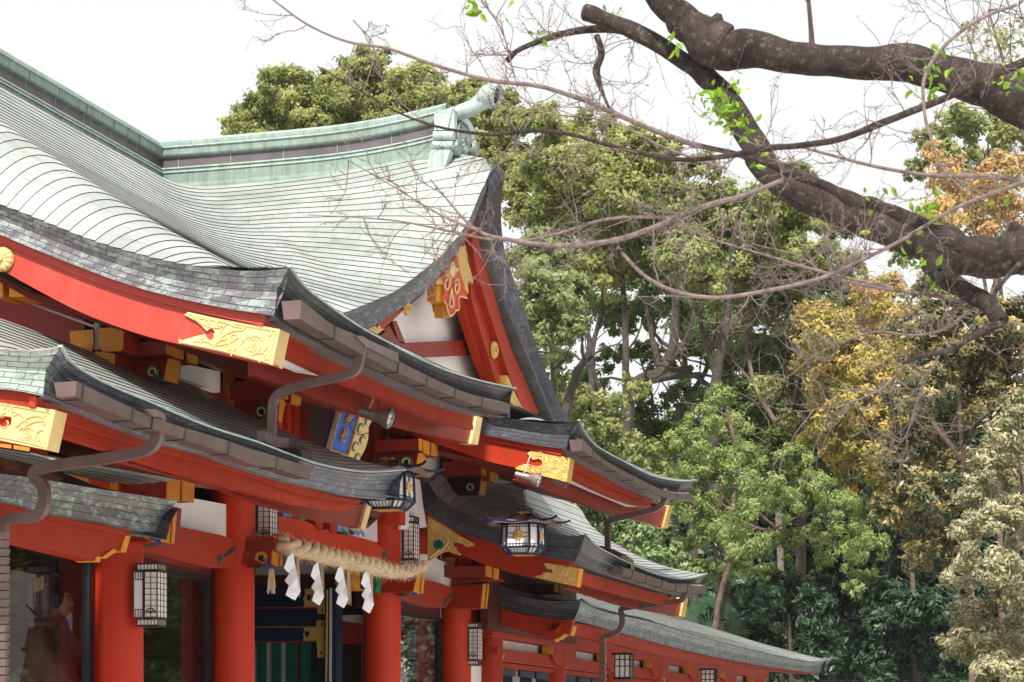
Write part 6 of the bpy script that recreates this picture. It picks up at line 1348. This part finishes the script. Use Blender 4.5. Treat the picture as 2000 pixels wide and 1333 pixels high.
tree('camphor_tree', 'large rounded green tree right of the gable with its crown against the sky', 'tree', gx(1180, 62), 62, [(1060,240,45),(1100,280,55),(1170,270,60),(1230,300,60),(1130,330,70),(1200,370,80),(1090,370,60),(1270,350,60),(1050,420,60),(1120,430,70),(1190,470,80),(1060,330,50),(1270,440,70),(1240,520,60),(1160,540,60),(1300,300,40)], 5200, .13, 'camphor', [([(1235,1560),(1222,1000),(1222,860),(1235,760),(1290,727),(1312,680),(1320,600),(1310,500)], .42, .12), ([(1222,860),(1222,740),(1222,640),(1212,520),(1200,420)], .2, .07), ([(1160,800),(1155,700),(1175,600),(1180,480)], .16, .05), ([(1235,757),(1300,737),(1350,733),(1388,755)], .2, .1), ([(1290,727),(1270,640),(1262,560),(1290,470)], .15, .05), ([(1225,870),(1190,800),(1165,745),(1150,680)], .14, .06), ([(1300,720),(1345,650),(1360,560),(1350,470)], .13, .05)], twigs=5)
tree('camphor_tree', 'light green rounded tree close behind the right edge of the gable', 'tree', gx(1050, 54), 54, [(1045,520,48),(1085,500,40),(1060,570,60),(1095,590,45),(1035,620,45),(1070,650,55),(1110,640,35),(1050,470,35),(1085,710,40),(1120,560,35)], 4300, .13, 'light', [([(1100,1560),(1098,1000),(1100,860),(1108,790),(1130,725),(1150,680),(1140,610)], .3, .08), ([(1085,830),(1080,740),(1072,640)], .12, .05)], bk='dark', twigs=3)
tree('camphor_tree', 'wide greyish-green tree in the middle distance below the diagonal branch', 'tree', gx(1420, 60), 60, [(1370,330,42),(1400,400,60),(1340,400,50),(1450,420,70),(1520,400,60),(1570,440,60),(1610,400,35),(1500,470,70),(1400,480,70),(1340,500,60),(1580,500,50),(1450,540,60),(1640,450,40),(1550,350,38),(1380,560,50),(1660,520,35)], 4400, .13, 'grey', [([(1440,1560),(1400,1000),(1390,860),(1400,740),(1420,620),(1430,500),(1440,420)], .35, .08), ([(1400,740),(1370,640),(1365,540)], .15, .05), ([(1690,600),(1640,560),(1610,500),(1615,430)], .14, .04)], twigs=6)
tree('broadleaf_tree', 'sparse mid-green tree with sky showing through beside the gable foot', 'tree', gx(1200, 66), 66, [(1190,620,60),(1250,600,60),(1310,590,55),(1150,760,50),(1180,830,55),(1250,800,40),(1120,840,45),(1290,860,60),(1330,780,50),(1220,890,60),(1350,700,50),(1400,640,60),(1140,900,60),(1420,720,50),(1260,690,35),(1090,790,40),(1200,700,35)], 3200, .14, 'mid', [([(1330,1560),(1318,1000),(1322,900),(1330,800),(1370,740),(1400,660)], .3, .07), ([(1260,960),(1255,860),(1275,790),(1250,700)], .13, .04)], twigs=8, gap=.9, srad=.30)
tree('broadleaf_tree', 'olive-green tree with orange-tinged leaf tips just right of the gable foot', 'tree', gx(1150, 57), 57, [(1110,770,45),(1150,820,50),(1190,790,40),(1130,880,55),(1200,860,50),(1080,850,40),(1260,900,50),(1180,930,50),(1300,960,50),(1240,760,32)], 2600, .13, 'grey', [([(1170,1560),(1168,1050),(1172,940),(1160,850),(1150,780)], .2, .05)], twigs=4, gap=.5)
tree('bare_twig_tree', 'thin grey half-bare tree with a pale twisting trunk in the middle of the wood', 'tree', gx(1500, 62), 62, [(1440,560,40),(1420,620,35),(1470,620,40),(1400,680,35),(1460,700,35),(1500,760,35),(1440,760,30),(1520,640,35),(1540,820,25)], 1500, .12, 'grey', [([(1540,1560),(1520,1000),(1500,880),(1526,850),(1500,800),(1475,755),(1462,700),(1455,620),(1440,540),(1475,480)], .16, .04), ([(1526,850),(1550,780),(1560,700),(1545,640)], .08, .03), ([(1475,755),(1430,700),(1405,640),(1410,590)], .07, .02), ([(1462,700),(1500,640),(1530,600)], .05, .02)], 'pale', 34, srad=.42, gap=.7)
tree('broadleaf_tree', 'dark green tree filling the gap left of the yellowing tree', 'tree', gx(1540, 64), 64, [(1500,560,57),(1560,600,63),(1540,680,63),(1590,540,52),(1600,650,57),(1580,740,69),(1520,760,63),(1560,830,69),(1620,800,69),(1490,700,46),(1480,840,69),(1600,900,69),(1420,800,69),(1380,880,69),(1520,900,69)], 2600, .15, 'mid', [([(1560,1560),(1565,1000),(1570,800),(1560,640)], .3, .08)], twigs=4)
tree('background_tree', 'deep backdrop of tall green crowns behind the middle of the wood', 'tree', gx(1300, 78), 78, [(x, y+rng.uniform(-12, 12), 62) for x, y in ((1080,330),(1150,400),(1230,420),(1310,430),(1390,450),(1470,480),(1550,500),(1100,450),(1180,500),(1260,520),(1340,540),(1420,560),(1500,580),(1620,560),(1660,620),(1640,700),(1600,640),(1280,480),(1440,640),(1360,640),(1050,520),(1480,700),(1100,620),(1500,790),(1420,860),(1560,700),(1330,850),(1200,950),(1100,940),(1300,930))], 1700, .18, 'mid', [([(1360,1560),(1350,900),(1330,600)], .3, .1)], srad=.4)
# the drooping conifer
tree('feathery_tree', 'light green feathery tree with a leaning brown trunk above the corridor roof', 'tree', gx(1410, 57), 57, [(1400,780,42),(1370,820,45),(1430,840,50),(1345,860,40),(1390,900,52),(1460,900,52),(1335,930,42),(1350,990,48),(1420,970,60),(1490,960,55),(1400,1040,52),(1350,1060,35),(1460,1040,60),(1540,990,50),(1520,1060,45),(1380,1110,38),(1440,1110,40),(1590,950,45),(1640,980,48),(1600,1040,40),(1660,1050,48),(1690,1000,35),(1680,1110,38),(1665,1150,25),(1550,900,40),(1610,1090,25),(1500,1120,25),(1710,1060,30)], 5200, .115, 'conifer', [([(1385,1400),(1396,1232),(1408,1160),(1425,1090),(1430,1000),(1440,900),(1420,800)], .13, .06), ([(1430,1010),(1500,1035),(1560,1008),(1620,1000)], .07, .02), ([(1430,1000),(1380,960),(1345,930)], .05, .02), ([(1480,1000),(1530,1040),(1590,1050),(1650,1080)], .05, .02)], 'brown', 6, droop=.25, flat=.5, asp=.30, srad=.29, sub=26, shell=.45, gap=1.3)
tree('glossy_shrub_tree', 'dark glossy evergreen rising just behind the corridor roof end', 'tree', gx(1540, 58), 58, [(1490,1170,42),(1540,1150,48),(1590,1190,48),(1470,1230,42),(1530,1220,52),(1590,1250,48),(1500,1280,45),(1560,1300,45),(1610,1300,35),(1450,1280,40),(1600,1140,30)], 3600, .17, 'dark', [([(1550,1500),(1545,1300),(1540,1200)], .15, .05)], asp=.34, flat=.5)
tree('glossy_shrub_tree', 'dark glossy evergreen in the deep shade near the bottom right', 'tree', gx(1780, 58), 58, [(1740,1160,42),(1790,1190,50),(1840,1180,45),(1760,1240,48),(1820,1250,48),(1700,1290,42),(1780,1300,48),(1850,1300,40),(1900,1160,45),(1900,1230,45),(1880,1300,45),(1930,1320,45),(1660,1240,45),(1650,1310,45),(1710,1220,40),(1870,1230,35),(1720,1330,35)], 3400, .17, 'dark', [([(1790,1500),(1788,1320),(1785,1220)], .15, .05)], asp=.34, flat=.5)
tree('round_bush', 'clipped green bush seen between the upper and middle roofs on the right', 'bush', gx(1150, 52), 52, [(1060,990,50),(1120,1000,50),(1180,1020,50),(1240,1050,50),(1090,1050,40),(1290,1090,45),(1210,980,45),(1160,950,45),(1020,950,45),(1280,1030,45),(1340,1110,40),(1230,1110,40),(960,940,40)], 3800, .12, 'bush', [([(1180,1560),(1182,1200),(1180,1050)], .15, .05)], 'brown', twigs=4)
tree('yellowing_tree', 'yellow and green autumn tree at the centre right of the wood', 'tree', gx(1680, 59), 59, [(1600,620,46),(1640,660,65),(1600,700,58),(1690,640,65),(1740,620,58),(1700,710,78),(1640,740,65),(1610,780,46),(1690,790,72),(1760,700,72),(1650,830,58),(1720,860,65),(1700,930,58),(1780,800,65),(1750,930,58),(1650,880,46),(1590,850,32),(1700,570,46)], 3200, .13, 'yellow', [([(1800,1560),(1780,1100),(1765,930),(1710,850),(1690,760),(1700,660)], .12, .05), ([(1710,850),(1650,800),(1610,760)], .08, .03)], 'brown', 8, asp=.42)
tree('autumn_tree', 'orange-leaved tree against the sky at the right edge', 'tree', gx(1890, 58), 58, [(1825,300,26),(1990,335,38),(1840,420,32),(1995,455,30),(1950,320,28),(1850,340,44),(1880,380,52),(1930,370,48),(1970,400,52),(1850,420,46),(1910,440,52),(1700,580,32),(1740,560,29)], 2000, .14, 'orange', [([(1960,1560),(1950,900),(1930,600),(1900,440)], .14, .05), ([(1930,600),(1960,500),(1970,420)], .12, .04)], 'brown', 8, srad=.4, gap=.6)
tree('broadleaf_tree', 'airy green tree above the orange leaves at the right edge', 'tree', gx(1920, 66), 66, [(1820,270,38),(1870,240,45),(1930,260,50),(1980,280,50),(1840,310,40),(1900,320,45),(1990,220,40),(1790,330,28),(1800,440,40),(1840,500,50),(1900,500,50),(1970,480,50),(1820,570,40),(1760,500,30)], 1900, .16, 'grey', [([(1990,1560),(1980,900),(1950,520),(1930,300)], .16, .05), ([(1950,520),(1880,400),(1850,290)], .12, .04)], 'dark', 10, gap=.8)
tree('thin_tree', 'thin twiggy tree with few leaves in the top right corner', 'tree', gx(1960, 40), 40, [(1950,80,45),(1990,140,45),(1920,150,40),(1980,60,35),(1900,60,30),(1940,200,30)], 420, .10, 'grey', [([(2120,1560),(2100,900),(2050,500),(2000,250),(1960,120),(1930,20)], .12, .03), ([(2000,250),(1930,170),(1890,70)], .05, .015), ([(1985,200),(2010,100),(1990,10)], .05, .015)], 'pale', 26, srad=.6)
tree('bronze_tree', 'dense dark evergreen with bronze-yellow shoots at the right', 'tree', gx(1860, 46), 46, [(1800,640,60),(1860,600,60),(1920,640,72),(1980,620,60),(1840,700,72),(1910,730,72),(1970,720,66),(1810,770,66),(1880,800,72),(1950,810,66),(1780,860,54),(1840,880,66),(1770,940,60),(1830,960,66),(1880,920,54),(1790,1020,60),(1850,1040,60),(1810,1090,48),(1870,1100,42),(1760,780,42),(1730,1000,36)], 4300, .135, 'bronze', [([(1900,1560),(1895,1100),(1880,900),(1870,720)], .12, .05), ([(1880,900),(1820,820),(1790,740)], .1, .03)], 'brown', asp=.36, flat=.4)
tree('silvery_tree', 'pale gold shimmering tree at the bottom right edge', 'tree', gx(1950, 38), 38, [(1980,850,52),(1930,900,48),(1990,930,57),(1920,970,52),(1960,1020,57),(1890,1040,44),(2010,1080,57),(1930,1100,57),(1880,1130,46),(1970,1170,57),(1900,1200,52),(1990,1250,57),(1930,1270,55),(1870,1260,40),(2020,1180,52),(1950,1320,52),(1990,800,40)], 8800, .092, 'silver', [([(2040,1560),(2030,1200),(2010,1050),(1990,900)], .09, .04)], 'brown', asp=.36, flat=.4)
# a far mass of trees closing the view low down
far = leaves('far_wood', None, [(*onY(x, y, 84+rng.uniform(-4, 6)), 2.0) for x in range(880, 2360, 62) for y in (1010, 1090, 1170, 1250, 1330, 1410)]+[(*onY(x, y, 80+rng.uniform(-4, 6)), 1.7) for x in range(1620, 2360, 60) for y in (850, 930)], 900, .30, LM['dark'], gap=.05, shell=.2, srad=.5)
tag(far, 'dark mass of evergreens far behind the shrine', 'trees', None, 'stuff')
# fan palm behind the corridor roof
fp_c = onY(1385, 1225, 57.5); palm = empty('fan_palm', (fp_c[0], fp_c[1], 0), 'fan palm peeping over the corridor roof beside the leaning trunk', 'palm')
mb = MB(True); mb.tube([(fp_c[0], fp_c[1], 0), (fp_c[0]+.1, fp_c[1], 1.6), (fp_c[0], fp_c[1], fp_c[2]-.2)], .09, 8); mb.build('trunk', BK['brown'], palm, smooth=True)
pm_ = painted('palm_leaf', (.045, .10, .05), .45, .3)
for k in range(13):
    a = math.pi*(k/12)*1.25-.35+rng.uniform(-.1, .1); L = rng.uniform(.7, 1.0); d = np.array((math.cos(a), rng.uniform(-.4, .4), math.sin(a))); c = np.array(fp_c); tip = c+d*L*.55; mb = MB(True); mb.tube([tuple(c), tuple(tip)], .012, 5)
    for j in np.linspace(-1.15, 1.15, 15):
        e = np.array((math.cos(a+j), d[1], math.sin(a+j))); q = tip+e*L*.62*(1-.2*abs(j)); sd = np.cross(e, (0, 1, 0)); sd = sd/np.linalg.norm(sd)*.016; m_ = tip+e*L*.3
        mb.add([tuple(tip), tuple(m_+sd), tuple(q+np.array((0, 0, -.04))), tuple(m_-sd)], [(0,1,2,3)])
    mb.build('frond', pm_, palm, recalc=False)
# trees outside the view, mirrored in the windows; farther ones added to hide sky
for k, (x, y, h) in enumerate(((19, 40, 9), (27, 52, 11), (16.5, 34, 7), (33, 60, 13), (24, 67, 14), (38, 76, 15), (45, 66, 14), (31, 86, 17))):
    root = empty('broadleaf_tree', (x, y, 0), 'green tree standing outside the right edge of the view', 'tree', 'trees outside the right edge of the view')
    cl_ = [(x+rng.normal()*2.2, y+rng.normal()*2.2, 1.6+rng.random()*(h-1.6), rng.uniform(1.2, 1.9)) for _ in range(20)]; leaves('crown', root, cl_, 700, .24, LM['mid' if k % 2 else 'bush']); mb = MB(True); mb.tube([(x, y, 0), (x+.1, y, h*.5), (x, y, h*.85)], [.22, .16, .05], 8); mb.build('trunk', BK['dark'], root)
# ------------------------------------------------------------------ the old cherry tree overhead
cb = bark('cherry_bark', (.018, .011, .010), (.10, .066, .060), 11); tb_ = painted('twig_bark', (.165, .125, .118), .7, .4, 40, .3)
ch = empty('cherry_tree', (2.95, 9.4, 0), 'old cherry tree with thick dark limbs and bare twigs reaching in from the right', 'tree')
def Lp(l, Y): return [(*C('L', [(x, y)])[0], Y+(r[0] if r else 0)) for x, y, *r in l]
def climb(name, pts, key, Y, radii, mat, dY=0, n=14, wob=.06):
    base = C(key, pts); m = len(base); P = [onY(x, y, Y+dY*i/(m-1)) for i, (x, y) in enumerate(base)]; Q = crom(P, 6); ri = (.84 if max(radii) < 7.6 else 1)*np.interp(np.linspace(0, 1, len(Q)), np.linspace(0, 1, len(radii)), radii)
    m2 = len(Q); nz = np.interp(np.arange(m2), np.arange(0, m2+3, 3), rng.normal(size=len(np.arange(0, m2+3, 3)))); R = [r/4500*q[1]*(1+z*wob*.8) for r, q, z in zip(ri, Q, nz)]; Q = [tuple(np.array(q)+np.array((nz[i-3], nz[i-5], nz[i-1]))*r*wob*.9) for i, (q, r) in enumerate(zip(Q, R))]
    mb = MB(True); mb.tube(Q, R, n); return mb.build(name, mat, ch, smooth=True), Q, R
mb = MB(True); mb.tube([(2.95, 9.4, 0), (2.98, 9.45, .5), (2.9, 9.4, 1.5), (2.82, 9.3, 2.4), (2.75, 9.2, 3.1), (2.7, 9.3, 3.9), (2.65, 9.4, 4.4)], [.30, .25, .22, .20, .17, .14, .10], 20); mb.build('trunk', cb, ch, smooth=True)
def twigs(Q, n, ln, r, start=.1, up=.0, lean_=-.3, name='twig', sub=2, st=False):
    mb = MB(True); lo = int(len(Q)*start)
    for k in range(n):
        p = np.array(Q[rng.integers(lo, len(Q))]); d = rng.normal(size=3)*np.array((1, .6, 1)); d[0] += lean_; d[2] += up; d /= np.linalg.norm(d); L = ln*rng.uniform(.4, 1.25)
        def grow(p, d, L, r, lev):
            path = [tuple(p)]; m = 7
            for q in range(m):
                d = d+rng.normal(size=3)*.20+np.array((0, 0, .05)); d /= np.linalg.norm(d); p = p+d*L/m; path.append(tuple(p))
                if lev and rng.random() < .42: e = d+rng.normal(size=3)*.8; e /= np.linalg.norm(e); grow(p, e, L*rng.uniform(.3, .6), r*.62, lev-1)
                if rng.random() < .5: bd = p+rng.normal(size=3)*r*2.6; mb.tube([tuple(p), tuple((p+bd)/2), tuple(bd)], [r*.9, r*1.0, r*.3], 4)
            mb.tube(path, list(np.linspace(r, r*.35, m+1)), 5, cap=False)
        grow(p, d, L, r, sub)
    return mb.build(name, tb_, ch)
limbs = [
 ('limb', [(2240,640),(2060,470),(1900,400),(1750,345),(1550,292),(1350,275),(1150,262),(1000,250),(850,215),(740,215),(650,195),(560,120),(480,50),(390,-60)], 9.3, [62,50,46,40,34,33,31,32,36,40,46,36,30,28], cb, .3, 20),
 ('limb', [(2300,1100),(2060,1085),(1900,1112),(1750,1105),(1600,1055),(1450,1000),(1300,945),(1150,880),(1000,815),(900,745),(820,620),(740,480),(660,370),(560,290),(430,200),(300,135),(190,85),(95,55)], 9.2, [60,47,42,42,40,38,36,36,34,30,26,24,22,18,17,16,15,17], cb, .6, 18),
 ('branch', [(1880,1120),(1800,1090),(1700,1055),(1600,990),(1450,930),(1350,885),(1250,875),(1150,810),(1000,760),(900,715),(800,685)], 8.75, [16,17,16,14,13,12,11,10,9,7,5], cb, -.1, 12),
 ('limb', [(1590,1130),(1650,1200),(1750,1265),(1850,1330),(1900,1400)], 9.0, [24,21,18,17,16], cb, -.2, 14),
 ('branch', [(1905,1405),(1860,1420),(1760,1470),(1680,1520),(1560,1545),(1470,1580)], 8.8, [9,8,7,6,5,3], cb, -.1, 9),
 ('branch', [(1890,1400),(1870,1290),(1920,1210),(1990,1140),(2080,1080)], 8.8, [5,5,5,6,8], cb, .1, 8)]
for nm_, pts, Y, rad, mt, dY, nn in limbs:
    o, Q, R = climb(nm_, pts, 'L', Y, rad, mt, dY, nn)
    if nm_ == 'limb' and len(pts) > 8:
        for k in range(5): i = rng.integers(8, len(Q)-8); mb = MB(True); p = np.array(Q[i]); d = rng.normal(size=3); d[1] = -abs(d[1]); d /= np.linalg.norm(d); mb.tube([tuple(p+d*R[i]*.6), tuple(p+d*R[i]*1.02), tuple(p+d*R[i]*1.25)], [R[i]*.4, R[i]*.28, R[i]*.12], 8); mb.build('knot', cb, o, smooth=True)
thin = [
 ([(520,-10),(600,48),(680,82),(760,96),(850,128),(960,158),(1050,168),(1130,192),(1200,222),(1280,256),(1360,284),(1440,302),(1490,330)], 'p', 9.6, [1.6,2.6,3,3.4,4,5,5.5,6,6,6,6.5,6,6], 10, .28),
 ([(840,350),(925,445),(1000,470),(1100,480),(1200,470),(1290,440),(1360,408),(1450,383),(1530,352)], 'p', 8.6, [1.5,4,5,6.5,7,7,7,6.5,6], 20, .20),
 ([(600,420),(760,430),(870,450),(960,468),(1060,465),(1180,430),(1290,425),(1310,430)], 'p', 8.8, [1,2,2.6,3.2,3.5,4,4,4], 12, .2),
 ([(620,130),(800,230),(940,262),(1040,256),(1110,262),(1220,292),(1320,312),(1420,305),(1500,290),(1570,284),(1640,272),(1710,246),(1780,218),(1850,190),(1920,155),(2010,118)], 'p', 8.5, [1,2,3.5,4.5,4,4,4.5,5.5,6,6,6.5,7,7,7.5,8,9], 14, .25),
 ([(640,290),(760,360),(860,420),(930,450)], 'p', 8.7, [.8,1.6,2.4,3], 6, .2),
 ([(1560,286),(1640,308),(1730,330),(1830,344),(1920,345),(2010,354)], 'p', 8.9, [3,3.5,4,5,6,7], 6, .2),
 ([(990,120),(1010,100),(1050,82),(1100,66),(1150,58),(1200,58),(1240,66)], 'p', 9.9, [6,5,6,7,8,8,8], 8, .18),
 ([(1165,70),(1175,105),(1165,140),(1180,190),(1200,230)], 'p', 9.8, [6,7,8,3,2.5], 6, .2),
 ([(1215,495),(1260,540),(1320,570),(1400,582),(1500,568),(1600,545),(1680,510),(1760,470),(1860,410),(1960,370),(2010,352)], 'p', 8.2, [4,4.5,5,5,5,5,4.5,4.5,4.5,5,5], 14, .18),
 ([(1985,10),(1930,30),(1880,60),(1840,95),(1815,130),(1803,170),(1808,235),(1822,280),(1840,330),(1880,370)], 'p', 8.0, [4,4,4,4,4.5,4.5,4,3.5,3,2], 8, .2),
 ([(1586,90),(1583,45),(1578,-10)], 'p', 9.3, [7,5.5,5], 1, .1),
 ([(1730,560),(1600,530),(1500,500),(1400,470),(1330,440)], 'p', 9.0, [4,3.5,3,2.2,1.2], 12, .22),
 ([(1890,590),(1800,575),(1700,560),(1620,540),(1560,500),(1480,480)], 'p', 9.1, [4.5,4,3.5,3,2.4,1.2], 12, .22),
 ([(1900,600),(1850,640),(1790,655),(1700,650),(1600,690),(1560,720)], 'p', 8.9, [4,3.5,3,2.4,1.6,1], 14, .22),
 ([(1838,688),(1800,760),(1770,850),(1740,880),(1720,890)], 'p', 8.9, [3,2.4,2,1.4,1], 10, .2),
 ([(1770,712),(1720,760),(1650,790),(1590,800)], 'p', 8.9, [3,2.4,1.6,1], 12, .2),
 ([(1000,210),(1090,225),(1200,240),(1300,290),(1420,330)], 'p', 9.0, [1,1.6,2,2.6,3], 10, .22),
 ([(940,0),(980,60),(1000,130),(1010,170)], 'p', 9.9, [2.4,2,1.8,1.4], 5, .15),
 ([(690,40),(730,90),(720,150),(700,200)], 'p', 9.7, [1.6,1.4,1.2,.8], 4, .12)]
for pts, key, Y, rad, nt2, ln in thin:
    o, Q, R = climb('branch', pts, key, Y, rad, tb_ if max(rad) < 7.6 else cb, rng.uniform(-.3, .3), 8, .05); twigs(Q, int(nt2*1.7), ln*1.3, .0024, .05, .0, -.55)
def sprout(x, y, Y, n, spread, size=.042, key='L'):
    c = np.array(onY(*C(key, [(x, y)])[0], Y)); mb = MB(True); T = []
    for k in range(n):
        p = c+rng.normal(size=3)*spread*np.array((1, .7, 1)); d = rng.normal(size=3); d /= np.linalg.norm(d); nn = rng.normal(size=3); nn[1] -= 1; sd = np.cross(d, nn); sd /= np.linalg.norm(sd); L = size*rng.uniform(.7, 1.3); w_ = L*.23
        up_ = np.cross(sd, d)*L*.10
        mb.add([tuple(p), tuple(p+d*L*.35+sd*w_-up_), tuple(p+d*L*.7+sd*w_*.75-up_), tuple(p+d*L), tuple(p+d*L*.7-sd*w_*.75-up_), tuple(p+d*L*.35-sd*w_-up_), tuple(p+d*L*.5)], [(0,1,6),(1,2,6),(2,3,6),(3,4,6),(4,5,6),(5,0,6)]); T += [rng.random()]*7
    o = mb.build('leaf_cluster', LM['sprout'], ch, recalc=False); at = o.data.attributes.new('tint', 'FLOAT', 'POINT'); at.data.foreach_set('value', np.array(T, dtype=np.float32))
for q in ((700,430,9.2,44,.035),(720,500,9.2,34,.03),(770,540,9.2,18,.03),(850,690,9.0,10,.03),(1600,300,8.9,22,.045),(1590,370,8.9,10,.03),(1930,330,8.6,16,.05),(1570,930,8.7,26,.045),(1330,930,8.7,7,.03),(1370,840,8.7,5,.03),(480,190,9.4,7,.02),(760,380,9.1,6,.02),(1530,1150,8.9,12,.04),(580,410,9.2,5,.02),(215,35,9.8,8,.02),(1850,860,8.7,5,.03)): sprout(*q)
sprout(930, 8, 9.6, 14, .035, .065, 'p'); sprout(1000, -2, 9.6, 7, .03, .06, 'p'); sprout(1065, 60, 9.8, 6, .03, .04, 'p')
# the light autumn air
hz_ = MB(True); hz_.box((-60, -40, -1), (140, 130, 30)); hm = bpy.data.materials.new('air'); hm.use_nodes = True; hn = hm.node_tree; hn.nodes.clear()
ho = hn.nodes.new('ShaderNodeOutputMaterial'); hv = hn.nodes.new('ShaderNodeVolumePrincipled'); hv.inputs['Color'].default_value = (.93, .94, .95, 1); hv.inputs['Density'].default_value = .00022; hv.inputs['Anisotropy'].default_value = .2
hn.links.new(hv.outputs[0], ho.inputs['Volume']); tag(hz_.build('haze', hm), None, None, None, 'stuff')
